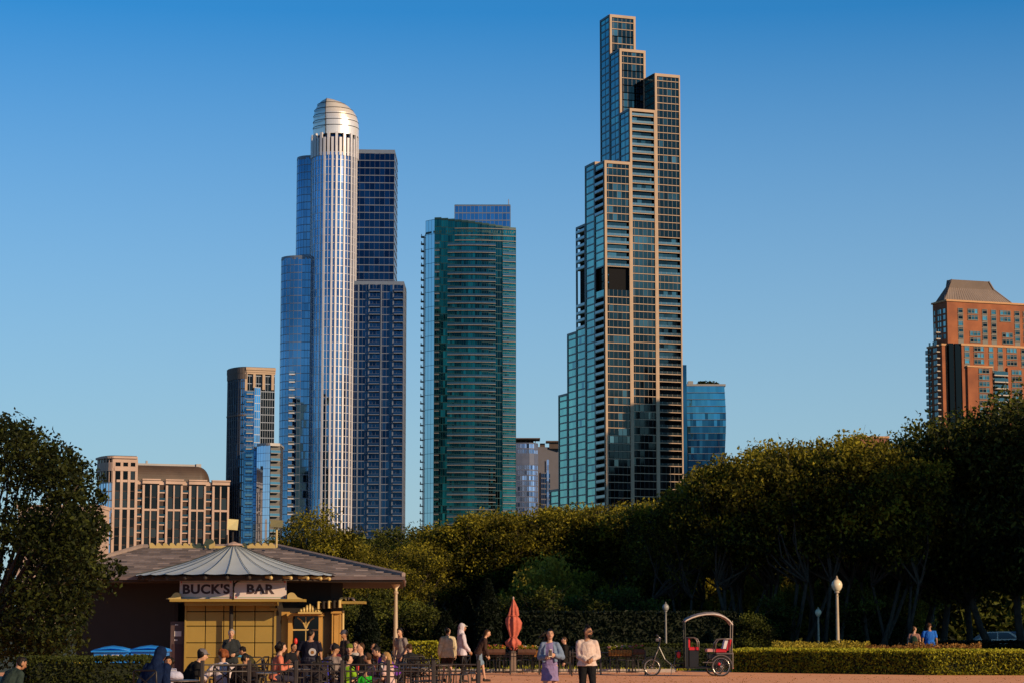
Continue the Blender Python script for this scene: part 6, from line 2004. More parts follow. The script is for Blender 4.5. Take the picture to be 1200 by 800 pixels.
def handheld(name, label, cat, p, sx, sy, sz, mt, rz=0):
    o = thing(name, label, cat, p, rz)
    m = M(); m.bbox(-sx / 2, -sy / 2, -sz / 2, sx / 2, sy / 2, sz / 2, min(sx, sy, sz) * .3); m.build('casing', mt, o, local=True)
    m = M(); m.box(-sx * .42, -sy / 2 - .002, -sz * .4, sx * .42, -sy / 2, sz * .4); m.build('screen', c_ink, o, local=True)
def wpos(root, v): return root.matrix_basis @ Vector(v)
bpy.context.view_layer.update()
handheld('phone', 'white phone held in the hands of the woman in the denim jacket', 'phone', wpos(_, k['T'](-.04, .30, .27)), .08, .012, .15, cloth((.6, .58, .55)), .3)
_, k = person('walking man in a pale pink sweater and black trousers, hands clasped in front', gp(688, 46.5), FRONT + .05, 1.68, lean=.02, head=(.75, -.05), lh=(-.10, .19, .10), rh=(.03, .22, .08), skin=1,
          lf=(-.10, .16, .08), rf=(.09, -.16, .10), top=('sweater', (.58, .46, .42), -.04), bottom=('trousers', (.010, .010, .012)), hair=('black', 'bun'), vox=.011, shoe=shoe_m, build=1.08, curl=1.2)
m = M(); H = k['H']; 
for q in (-1, 1): m.ell(H(q * .032, .097, .012), .026, .008, .018, 10, 6, k['hm'])
m.tube([H(-.06, .085, .018), H(0, .104, .016), H(.06, .085, .018)], .004, 5); m.build('sunglasses', c_ink, _, local=True)
m = M(); m.ell(H(0, .058, -.078), .050, .042, .045, 12, 8, k['hm']); m.build('beard', hairs['black'], _, local=True)

# ---- standing group behind the fence right end ---------------------------
person('person standing with back turned, in a cream jacket and dark shorts', gp(524.5, 69.5), BACK + .1, 1.66, head=(-.6, 0), top=('jacket', (.52, .45, .32), -.16), bottom=('shorts', (.03, .02, .02)), hair=('black', 'short'), skin=0, vox=.015, build=1.1)
person('person in a pale lilac hooded top with the hood up over a cap, dark trousers', gp(541, 69), RIGHT_ + .3, 1.78, head=(-.2, 0), top=('hoodie', (.55, .50, .58), -.14), bottom=('trousers', (.012, .012, .015)), hair=('black', 'short'), extra=('hood', 'cap', (.5, .48, .45)), skin=1, vox=.015, rh=(.16, .20, -.02))
person('person with long dark wavy hair bending forward, dark top and denim shorts', gp(561, 70), RIGHT_ + .2, 1.66, lean=.42, head=(0, -.35), top=('sweater', (.045, .025, .022)), bottom=('shorts', (.16, .23, .32)), hair=('brown', 'wavy'), skin=0, vox=.015, lf=(-.1, .22, .08), rf=(.1, -.20, .1), rh=(.12, .30, .02), lh=(-.12, .28, .05))
# ---- by the pavilion wall and the counter ---------------------------------
person('grey haired person in a dark jacket before the ochre wall, hand at mouth', gp(270.5, 57), FRONT, 1.62, head=(.15, -.1), top=('jacket', (.025, .03, .035)), bottom=('trousers', (.03, .03, .04)), hair=('grey', 'short'), skin=0, rh=(.04, .20, .44), lh=(-.14, .2, .12))
r_, k = person('large man standing in a navy T-shirt with a pale round emblem on the back', gp(363, 52), BACK - .2, 1.62, lean=.10, head=(-.2, -.1), top=('tshirt', (.010, .010, .022)), bottom=('trousers', (.04, .04, .06)), hair=('black', 'short'), skin=1, build=1.32, rh=(.30, .06, -.1), lh=(-.28, .14, .0))
T = k['T']; m = M(); c_ = T(.10, -.152, .22); m.tube([c_, c_ + k['fwd'] * .02], [.085, .085], 20); o1 = m.build('emblem', c_paper, r_, local=True)
m = M(); c_ = T(.105, -.156, .21); m.tube([c_, c_ + k['fwd'] * .01], [.04, .04], 14); m.build('emblem_centre', cloth((.35, .16, .05)), o1, local=True)
person('person in a dark patterned cap and brown top at the corner of the pavilion', gp(404, 58), LEFT + .6, 1.60, head=(.3, -.15), top=('shirt', (.05, .035, .03)), hair=('black', 'short'), extra=('cap', (.06, .06, .09)), skin=1)
person('man in a grey T-shirt standing beside the tapered lamp post', gp(471, 63), LEFT + .9, 1.66, lean=.12, head=(.2, -.25), top=('tshirt', (.22, .19, .18)), bottom=('trousers', (.06, .06, .10)), hair=('black', 'short'), skin=0, lh=(-.2, .18, -.02), rh=(.2, .1, -.05))
person('person in a blue T-shirt walking away behind the long hedge', gp(1089.5, 90), BACK - .1, 1.86, head=(.2, -.1), top=('tshirt', (.02, .13, .55)), bottom=('trousers', (.03, .03, .04)), hair=('brown', 'short'), skin=1, build=1.18)
r_, k = person('person with a dark green backpack beside the one in the blue T-shirt', gp(1071.5, 91), BACK - .3, 1.72, head=(-.5, -.1), top=('tshirt', (.30, .16, .13)), bottom=('trousers', (.03, .03, .04)), hair=('brown', 'short'), skin=0, build=1.05)
bpy.context.view_layer.update()
bp_ = thing('backpack', 'dark green backpack worn by the person beside the blue T-shirt', 'backpack', wpos(r_, k['T'](.02, -.19, .20)), r_.rotation_euler.z)
m = M(); m.ell((0, 0, 0), .15, .09, .21, 16, 10); m.build('pack', cloth((.02, .045, .03)), bp_, local=True, smooth=True); m = M(); m.ell((0, -.08, -.07), .11, .05, .09, 12, 8); m.build('pocket', cloth((.03, .05, .035)), bp_, local=True, smooth=True)

# ---- seated crowd: (px, Y, facing, kwargs, label)
S = []
def sit(px, Y, rz, label, chair=True, **kw):
    kw.setdefault('vox', .015)
    person(label, gp(px, Y), rz, pose='sit', **kw)
    S.append((px, Y, rz))
    if chair: put(chair0, 'c', px, Y - 0.0, rz, CH.pop(0))
CH = ['black chair holding the person in the navy hood', 'black chair under the small dark haired child at far left of the crowd', 'black chair under the person in the grey cap', 'black chair with crossed back behind the white hooded top',
      'black chair under the person with red shoulders', 'black chair under the woman in the coral shirt', 'black chair under the boy in the striped top', 'black chair under the person in the green hat', 'black chair under the boy in the lime shirt',
      'black chair under the person in black with the orange lit face', 'black chair under the child in the bright green shirt', 'black chair under the child in the plaid shirt', 'black chair under the girl in the pink shirt', 'black chair under the person bent over in purple', 'black chair under the person seated behind the walking couple']
hands_in = dict(lh=(-.12, .30, .16), rh=(.12, .30, .16))
person('man in a grey green jacket bending forward on the bench at the lower left corner', gp(4, 40.5), RIGHT_ + .9, 1.74, pose='sit', seat=.36, lean=.62, head=(-.2, -.45), top=('jacket', (.025, .04, .036)), hair=('black', 'short'), skin=1, vox=.012, **hands_in)
sit(179, 38, BACK - .35, 'person in a navy blue hooded top with the hood up, back turned, near the benches', lean=.35, head=(-.3, -.3), top=('hoodie', (.004, .012, .045)), extra=('hood',), hair=('black', 'short'), skin=2, build=1.12, vox=.012)
sit(195, 41.5, FRONT + .5, 'child with dark curly hair beside the navy hooded person', h=1.38, seat=.42, lean=.2, head=(-.3, -.1), top=('shirt', (.35, .35, .42)), hair=('black', 'curly'), skin=1, **hands_in)
sit(216, 42, RIGHT_ + .25, 'person in a grey brimmed cap and black jacket leaning over a table', h=1.68, lean=.55, head=(0, -.2), top=('jacket', (.010, .010, .012)), extra=('cap', (.14, .13, .15)), hair=('black', 'short'), skin=0, build=1.1, **hands_in)
sit(262, 43, BACK + .25, 'person with auburn hair in a white hooded top, back turned on a crossed back chair', h=1.62, seat=.40, lean=.12, head=(.2, -.2), top=('hoodie', (.62, .54, .58), -.14), bottom=('trousers', (.03, .05, .12)), hair=('red', 'curly'), skin=0, build=1.12, lh=(-.34, .28, .18), rh=(.15, .3, .16))
sit(285, 42.5, BACK - .2, 'person with black hair in a black top with red shoulders', h=1.55, seat=.38, lean=.2, top=('sweater', (.014, .010, .012)), hair=('black', 'short'), skin=1, build=1.15)
m = M()
sit(322, 50, RIGHT_ + .2, 'woman with big black curly hair in a coral shirt, face turned to the light', h=1.70, lean=.22, head=(0, -.1), top=('shirt', (.55, .17, .11)), hair=('black', 'curly'), skin=0, lh=(-.1, .22, .36), rh=(.1, .26, .30))
sit(388, 50, BACK - .5, 'boy in a grey striped top and dark cap turned to the right', h=1.62, lean=.25, head=(-.4, -.1), top=('shirt', (.22, .18, .17)), extra=('cap', (.015, .015, .02)), hair=('black', 'short'), skin=1, **hands_in)
sit(411, 51, FRONT - .3, 'person in a green knitted hat facing the camera', h=1.60, lean=.15, head=(.3, -.1), top=('jacket', (.03, .03, .03)), extra=('hat', (.12, .15, .02)), hair=('black', 'short'), skin=0, **hands_in)
sit(406, 44.5, BACK - .7, 'boy in a lime green shirt with short black hair, back turned', h=1.36, seat=.42, lean=.1, head=(-.5, 0), top=('tshirt', (.22, .42, .02), -.12), hair=('black', 'short'), skin=0, **hands_in)
sit(425, 50, FRONT - .5, 'person in a black top with brown hair, face glowing orange in the sun', h=1.64, lean=.12, head=(-.5, 0), top=('sweater', (.014, .012, .012)), hair=('brown', 'short'), skin=0, **hands_in)
sit(428, 43.5, BACK - .2, 'small child in a bright green shirt low behind the fence', h=1.12, seat=.34, top=('tshirt', (.03, .50, .03), -.12), hair=('black', 'short'), skin=1)
sit(437, 46, FRONT - 1.0, 'child in a plaid pink and grey shirt leaning on a table', h=1.42, seat=.42, lean=.2, head=(-.4, -.1), top=('shirt', (.32, .17, .18)), hair=('brown', 'short'), skin=1, **hands_in)
sit(457.5, 45.5, LEFT - .3, 'girl with light brown hair in a pale pink shirt', h=1.50, seat=.40, lean=.12, head=(.2, -.1), top=('tshirt', (.60, .42, .40), -.1), hair=('blond', 'long'), skin=0, **hands_in)
sit(462, 55, LEFT + .2, 'person bent over in a bright purple hooded top', h=1.74, seat=.47, lean=.75, head=(.1, -.3), top=('hoodie', (.15, .035, .38)), hair=('black', 'short'), skin=0, build=1.1, lh=(-.1, .36, .3), rh=(.1, .36, .3))
sit(662, 78, LEFT, 'person seated by the flower planters, seen between the walking couple', h=1.7, head=(.2, 0), top=('jacket', (.014, .012, .012)), hair=('brown', 'short'), skin=0)
CH += ['black chair under the dark figure left of the man with the emblem', 'black chair under the person in maroon behind the boy in stripes', 'black chair under the person in a white shirt behind the lime boy', 'black chair under the small child in dark blue by the plaid shirt',
       'black chair under the person in charcoal right of the lamp post', 'black chair under the person in olive near the pavilion wall', 'black chair under the dark haired child left of the fence post', 'black chair under the person in rust near the purple top']
sit(340, 57, FRONT + .6, 'dark figure seated left of the man with the round emblem', h=1.6, lean=.25, head=(.2, -.2), top=('jacket', (.012, .012, .016)), hair=('black', 'short'), skin=1, **hands_in)
sit(397, 56, LEFT - .4, 'person in a maroon top seated behind the boy in stripes', h=1.6, lean=.2, head=(.1, -.1), top=('sweater', (.10, .015, .02)), hair=('black', 'long'), skin=0, **hands_in)
sit(416, 59, FRONT + .2, 'person in a white shirt with dark hair, deep in the seated crowd', h=1.6, lean=.1, head=(-.3, 0), top=('shirt', (.40, .38, .38)), hair=('brown', 'long'), skin=0, **hands_in)
sit(445, 53, RIGHT_ + .5, 'small child in a dark blue shirt right of the plaid one', h=1.25, seat=.42, lean=.2, top=('tshirt', (.02, .03, .12)), hair=('black', 'short'), skin=1, **hands_in)
sit(484, 57, BACK + .4, 'person in a charcoal top seated right of the tapered lamp post', h=1.6, lean=.45, head=(0, -.3), top=('jacket', (.02, .02, .022)), hair=('brown', 'short'), skin=0, **hands_in)
sit(300, 56, LEFT - .2, 'person in an olive jacket bending low before the ochre wall', h=1.6, lean=.6, head=(0, -.4), top=('jacket', (.05, .045, .02)), hair=('black', 'short'), skin=1, **hands_in)
sit(374, 46, BACK + .3, 'dark haired child with back turned beside the royal blue bag', h=1.3, seat=.42, lean=.15, top=('shirt', (.03, .025, .03)), hair=('black', 'long'), skin=0, **hands_in)
sit(447, 58, LEFT + .3, 'person in a rust coloured top behind the purple one', h=1.6, lean=.3, head=(.2, -.2), top=('sweater', (.22, .07, .03)), hair=('black', 'short'), skin=1, **hands_in)
# red yoke on the black top
# ---- empty chairs and tables
rc_ = random.Random(61)
for i in range(15):
    px = [300, 312, 336, 349, 372, 384, 398, 446, 470, 482, 494, 506, 518, 536, 549][i]
    put(chair0, 'c', px, rc_.uniform(44, 66), rc_.random() * 6.28, 'empty black iron chair behind the long cafe fence', 'empty chairs behind the cafe fence')
for i in range(16):
    px = 580 + i * 11; put(chair0, 'c', px, rc_.uniform(83.6, 86), rc_.random() * 6.28, 'empty black iron chair behind the railing with flower planters', 'empty chairs behind the planter railing')
for px, Y, lb in ((232, 43.5, 'round table in front of the person in the grey cap'), (303, 46, 'round table between the ochre wall and the long fence'), (346, 50.5, 'round table beside the woman in the coral shirt'), (418, 47.5, 'round table among the boy in lime and the green hat'),
                  (447, 50, 'round table beside the child in plaid'), (488, 52, 'round table right of the tapered lamp post'), (512, 56, 'round table in front of the cream jacket'), (208, 39.5, 'round table nearest the stone benches')):
    put(table0, 't', px, Y, 0, lb)
for i in range(7):
    put(table0, 't', 585 + i * 26, 84.5 + (i % 2), 0, 'round iron table behind the railing with flower planters', 'tables behind the planter railing')
# small things on the tables
def cup(px, Y, z, mt, label, h=.11):
    o = thing('cup', label, 'cup', gp(px, Y, z)); m = M(); m.lathe((0, 0, 0), [(.028, 0), (.037, h), (.033, h), (.025, .012)], 14); m.build('tumbler', mt, o, local=True); m = M(); m.lathe((0, 0, h), [(.040, 0), (.040, .008), (.02, .014)], 14); m.build('lid', c_paper, o, local=True)
cup(231, 43.4, .73, c_paper, 'pale cup on the table before the grey cap'); cup(235, 43.6, .73, c_red, 'red cup on the table before the grey cap'); cup(347, 50.3, .73, c_paper, 'pale cup on the table beside the woman in coral'); cup(419, 47.3, .73, c_red, 'red cup on the table between the boy in lime and the green hat'); cup(447, 49.8, .73, c_paper, 'pale cup on the table beside the child in plaid')
def bag(px, Y, z, c, label, h=.3):
    o = thing('bag', label, 'bag', gp(px, Y, z)); m = M(); rb = random.Random(int(px)); secs = []
    for t, w_ in ((0, .16), (.25, .19), (.6, .17), (.9, .12), (1, .05)): secs.append((V(rb.gauss(0, .01), rb.gauss(0, .01), t * h), w_, w_ * .55))
    m.loft(secs, V(1, 0, 0), V(0, 1, 0), 14); m.build('sack', cloth(c), o, local=True, smooth=True); m = M(); m.tube([(-.06, 0, h * .9), (-.05, 0, h * 1.25), (.05, 0, h * 1.25), (.06, 0, h * .9)], .009, 6); m.build('handle', cloth(c), o, local=True)
bag(203, 40, .0 + .73, (.45, .45, .6), 'crumpled pale lilac bag on the table nearest the benches', .14); bag(381, 47, .0, (.02, .025, .3), 'royal blue bag standing behind the fence below the boy in stripes', .75); bag(277, 57.2, .9, (.05, .25, .45), 'light blue bag held by the grey haired person', .3)
# ================================================================ FENCES, PLANTERS
def fence_run(pts, h, label, spacing, name='metal_fence', railz=(.12,), mt=None, cross=False, post=.035, bal=.009, group=None, skip_last=False):
    a = Vector(pts[0]); root = thing(name, label, 'fence', (a.x, a.y, 0), 0, group)
    for i in range(len(pts) - 1):
        p, q = Vector(pts[i]), Vector(pts[i + 1]); d = (q - p); l = d.length; d.normalize()
        m = M()
        for z_ in (h - .02,) + tuple(railz) + (h - .14,):
            m.tube([(p.x, p.y, z_), (q.x, q.y, z_)], .014, 6)
        n = int(l / spacing)
        for k in range(1, n):
            r = p + d * l * k / n; m.tube([(r.x, r.y, railz[0]), (r.x, r.y, h - .02)], bal, 5)
        m.build('panel', mt or c_ironb, root)
    for p in pts:
        m = M(); p = Vector(p); m.bbox(p.x - post, p.y - post, 0, p.x + post, p.y + post, h + .06, .01); m.build('post', mt or c_ironb, root)
    return root
def g2(px, Y): return (GX(px, Y, .8), Y)
fence_run([g2(237, 41.6), g2(292, 42), g2(347, 42), g2(401, 42), g2(455, 42), g2(508, 42), g2(561, 42)], .97, 'long dark iron fence with thin uprights in front of the seated crowd', .125)
fence_run([g2(566, 80.5), g2(598, 80.5), g2(632, 80.5), g2(668, 80.5), g2(704, 80.5), g2(756, 80.5)], .78, 'low iron railing carrying flower planters, behind the walking couple', .11, post=.03)

c_coir = mat('coir_liner', (0.42, 0.20, 0.05), .95, var=.25, scale=20, bump=.8, bscale=40)
c_crate = mat('dark_wood_planter', (0.10, 0.045, 0.03), .8, var=.2, scale=6)
petals = {'red': leafmat('petal_red', (.35, .02, .03), (.60, .06, .05), .2), 'pink': leafmat('petal_pink', (.55, .12, .18), (.70, .30, .34), .2), 'white': leafmat('petal_white', (.5, .45, .42), (.7, .62, .58), .2), 'orange': leafmat('petal_orange', (.55, .12, .02), (.7, .28, .05), .2)}
def planter(px0, px1, Y, z0, z1, kind, label, seed, cols):
    rnd = random.Random(seed); xa, xb = GX(px0, Y, .8), GX(px1, Y, .8); root = thing('flower_planter', label, 'planter', ((xa + xb) / 2, Y, z0))
    m = M(); n = 9; secs = []
    w_ = .17
    poly = [(-w_, 1), (-w_ * .9, .4), (-w_ * .5, 0), (w_ * .5, 0), (w_ * .9, .4), (w_, 1)]
    vs = []
    for x in (xa, xb):
        for y, t in poly: vs.append((x, Y + y, z0 + t * (z1 - z0)))
    k = len(poly); m.add(vs, [(i, i + 1, k + i + 1, k + i)[::-1] for i in range(k - 1)] + [tuple(range(k)), tuple(range(2 * k - 1, k - 1, -1)), (0, k, 2 * k - 1, k - 1)[::-1]])
    m.build('liner', c_coir if kind == 'coir' else c_crate, root)
    if kind == 'coir':
        r = M(); n = int((xb - xa) / .09)
        for i in range(n + 1):
            x = xa + (xb - xa) * i / n
            r.tube([(x, Y + y * 1.06, z0 + t * (z1 - z0) - .005) for y, t in poly], .006, 5)
        r.tube([(xa, Y - w_ * 1.06, z1), (xb, Y - w_ * 1.06, z1)], .010, 6); r.build('wire_basket', c_iron, root)
    f = M()
    for _ in range(int(900 * (xb - xa))):
        p = Vector((rnd.uniform(xa, xb), Y + rnd.gauss(0, .09), z1 + abs(rnd.gauss(0, .05)))); f.tone = rnd.random(); leafquad(f, p, .028, rnd)
    f.build('leaves', leafH, root)
    f = M()
    for _ in range(int(26 * (xb - xa))):
        c = Vector((rnd.uniform(xa, xb), Y + rnd.gauss(-.03, .09), z1 + rnd.uniform(.02, .13))); kc = rnd.randrange(len(cols)); f.mi = kc
        for _ in range(14):
            f.tone = rnd.random(); leafquad(f, c + Vector((rnd.gauss(0, .022), rnd.gauss(0, .022), rnd.gauss(0, .018))), .024, rnd)
    f.build('flowers', [petals[c] for c in cols], root)
planter(567, 592, 80.2, .70, .90, 'wood', 'dark wooden planter with red and pink flowers, left of the closed umbrella', 1, ['red', 'pink', 'orange'])
planter(607, 628, 80.2, .70, .90, 'wood', 'dark planter with sparse flowers between the umbrella and the walking woman', 2, ['white', 'orange'])
planter(713, 740, 80.1, .66, .88, 'coir', 'wire basket planter with orange coir liner right of the walking man', 3, ['pink', 'white'])
planter(742, 755, 80.1, .70, .90, 'wood', 'small dark planter with red flowers beside the pedicab front wheel', 4, ['red', 'pink'])
planter(626, 640, 80.3, .62, .86, 'coir', 'wire basket planter with orange coir liner just left of the walking woman', 5, ['white'])

# ---- closed umbrella
def umbrella():
    Y = 84; x, _ = g2(601.5, Y); root = thing('closed_umbrella', 'closed coral patio umbrella tied in two places above the planters', 'umbrella', (x, Y, 0))
    c = flatmat('coral_canvas', (.50, .13, .09), .8, .15, 6, .3)
    px2r = lambda w_: w_ / 2 / 32.0
    zz = lambda py: ZP(py, Y)
    prof = [(701, 1), (706, 4.5), (712, 8), (720.5, 11.5), (721.5, 10), (724, 13), (729, 15.5), (736, 14), (743, 9.5), (746.2, 7), (748, 9.5), (751.5, 15), (755, 14), (759.5, 8), (761.5, 4)]
    n = 40; vs = []; fs = []
    for i, (py, w_) in enumerate(prof):
        for k in range(n):
            a = 2 * PI * k / n; fold = 1 + (.26 if i > 1 else .05) * math.sin(7 * a + .9 * math.sin(i * .8)) + .13 * math.sin(3 * a + i * 1.1) + .07 * math.sin(13 * a + i * .5)
            r = px2r(w_) * fold; vs.append((x + r * math.cos(a) + .012 * math.sin(i), Y + r * math.sin(a), zz(py)))
    for i in range(len(prof) - 1):
        for k in range(n):
            j = (k + 1) % n; fs.append((i * n + k, (i + 1) * n + k, (i + 1) * n + j, i * n + j))
    m = M(); m.add(vs, fs); m.build('canopy', c, root, smooth=True)
    m = M(); m.tube([(x, Y, .05), (x, Y, zz(700))], .024, 10); m.ell((x, Y, zz(700)), .035, .035, .05); m.build('pole', c_pinkstone, root)
    m = M(); m.lathe((x, Y, 0), [(.30, 0), (.30, .05), (.08, .09), (.05, .28)], 20); m.build('base', c_iron, root)
    for py, w_ in ((721, 10.5), (746.2, 7.6)):
        m = M(); m.ring((x, Y, zz(py)), px2r(w_) * 1.08, .018, 'z', 24); m.build('tie', c, root)
    bx = M(); bx.bbox(x - .14, Y - 1.0, 0, x + .10, Y - .8, .78, .02); o = bx.build('timber_post', mat('grey_timber', (.20, .14, .11), .8, var=.2, scale=5), None); tag(o, 'thick square timber post of the planter railing in front of the closed umbrella', 'post')
umbrella()

# ---- lamp posts
c_post = mat('cream_post', (0.42, 0.33, 0.24), .5, .1, var=.08, scale=3)
c_postd = mat('grey_post', (0.22, 0.21, 0.20), .5, .2, var=.08, scale=3)
c_globe = mat('frosted_globe', (0.75, 0.64, 0.46), .25, 0, var=.03)
c_globed = mat('grey_globe', (0.28, 0.28, 0.28), .3, 0, var=.03)
def globe_lamp(px, Y, py_top, label, mt, gm, k=1.0):
    x, _ = g2(px, Y); H_ = ZP(py_top, Y); root = thing('globe_street_lamp', label, 'street lamp', (x, Y, 0)); s = H_ / 4.0
    m = M(); m.lathe((x, Y, 0), [(.20 * k, 0), (.20 * k, .12), (.14 * k, .2), (.11 * k, .5), (.085 * k, .6), (.075 * k, 1.0), (.058 * k, H_ - .85 * k), (.075 * k, H_ - .83 * k), (.05 * k, H_ - .80 * k), (.05 * k, H_ - .72 * k), (.11 * k, H_ - .68 * k), (.09 * k, H_ - .62 * k)], 16); m.build('post', mt, root, smooth=False)
    m = M(); m.lathe((x, Y, H_ - .63 * k), [(a * k, b * k) for a, b in [(.09, 0), (.15, .05), (.215, .17), (.225, .27), (.19, .38), (.12, .45), (.07, .47)]], 20); m.build('globe', gm, root, smooth=True)
    m = M(); m.lathe((x, Y, H_ - .17 * k), [(a * k, b * k) for a, b in [(.09, 0), (.09, .03), (.04, .07), (.045, .11), (.015, .17)]], 12); m.build('finial', mt, root)
globe_lamp(982, 93, 674, 'tallest globe lamp with cream post and acorn top, behind the long hedge', c_post, c_globe)
globe_lamp(959.5, 100, 710.5, 'small distant cream globe lamp just left of the tallest one', c_post, c_globe, .62)
globe_lamp(780.5, 94, 704.5, 'dark grey globe lamp in the shade between the wheel and canopy of the pedicab', c_postd, c_globed, .6)
globe_lamp(1052.5, 150, 703.5, 'dark globe lamp half lost among the trunks, left of the blue T-shirt', c_postd, c_globed)
globe_lamp(461, 105, 716, 'distant grey globe lamp behind the tapered lamp post', c_postd, c_globe)
def flared_lamp():
    Y = 66; x, _ = g2(463.3, Y); root = thing('flared_street_lamp', 'tapered cream lamp post with wide bowl shaped head at the end of the bar roof', 'street lamp', (x, Y, 0)); z1 = ZP(681, Y)
    m = M(); m.lathe((x, Y, 0), [(.15, 0), (.15, .1), (.095, .25), (.085, .5), (.052, z1 - .36), (.075, z1 - .34), (.075, z1 - .30), (.05, z1 - .27)], 16); m.build('post', c_post, root)
    m = M(); m.lathe((x, Y, z1 - .27), [(.05, 0), (.045, .06), (.07, .10), (.125, .17), (.145, .25), (.14, .27)], 20); m.build('lamp_bowl', c_globe, root, smooth=True)
flared_lamp()

# ---- blue bins
def bins():
    c = mat('blue_plastic', (0.015, 0.22, 0.72), .45, var=.06, scale=3)
    def b(px0, px1, Y, zt, label):
        xa, _ = g2(px0, Y); xb, _ = g2(px1, Y); root = thing('blue_bin', label, 'bin', ((xa + xb) / 2, Y, 0))
        m = M(); m.add([(xa + .1, Y - .35, .1), (xb - .1, Y - .35, .1), (xb - .1, Y + .35, .1), (xa + .1, Y + .35, .1), (xa, Y - .42, zt - .12), (xb, Y - .42, zt - .12), (xb, Y + .42, zt - .12), (xa, Y + .42, zt - .12)], [(3, 2, 1, 0), (4, 5, 6, 7), (0, 1, 5, 4), (1, 2, 6, 5), (2, 3, 7, 6), (3, 0, 4, 7)]); m.build('body', c, root)
        m = M(); m.bbox(xa - .05, Y - .48, zt - .12, xb + .05, Y + .46, zt - .07, .02)
        cx = (xa + xb) / 2
        m.loft([(V(xa - .02, Y, zt - .07), .44, .03), (V(xa + .2, Y, zt - .03), .42, .05), (V(cx, Y, zt - .01), .42, .06), (V(xb - .2, Y, zt - .03), .42, .05), (V(xb + .02, Y, zt - .07), .44, .03)], V(0, 1, 0), V(0, 0, 1), 14); m.build('lid', c, root, smooth=True)
        m = M(); m.tube([(xa - .05, Y - .5, zt - .1), (xb + .05, Y - .5, zt - .1)], .02, 8); m.build('handle', c, root)
        for q in (xa + .15, xb - .15):
            m = M(); m.ring((q, Y + .3, .1), .08, .03, 'x', 18); m.build('wheel', c_iron, root)
        return root, xa, xb
    r, xa, xb = b(113, 152, 58, 1.13, 'left blue wheeled bin with white marking, behind the dark hedge')
    m = M()
    for i in range(5): m.box((xa + xb) / 2 - .16 + i * .10, 57.575, .90, (xa + xb) / 2 - .16 + i * .10 + .07, 57.58, .95)
    m.build('marking', c_paper, r)
    b(156, 196, 58.3, 1.14, 'right blue wheeled bin, behind the person in the navy hood')
bins()
# ---- stone benches lower left
def bench(px0, px1, Y, label):
    c = mat('grey_stone_bench', (.20, .19, .22), .8, var=.12, scale=4, bump=.2)
    xa, _ = g2(px0, Y); xb, _ = g2(px1, Y); root = thing('stone_bench', label, 'bench', ((xa + xb) / 2, Y, 0))
    zt = ZP(793, Y)
    zt = .46
    m = M(); m.bbox(xa, Y - .25, zt - .09, xb, Y + .25, zt, .02); m.build('seat', c, root)
    for q in (xa + .15, xb - .35):
        m = M(); m.bbox(q, Y - .2, 0, q + .2, Y + .2, zt - .09, .01); m.build('support', c, root)
bench(38, 130, 52, 'long grey stone bench in front of the dark hedge'); bench(147, 178, 52.3, 'short grey stone bench partly behind the person in the navy hood'); bench(-40, 20, 40.5, 'stone bench carrying the man who bends forward, lower left corner')

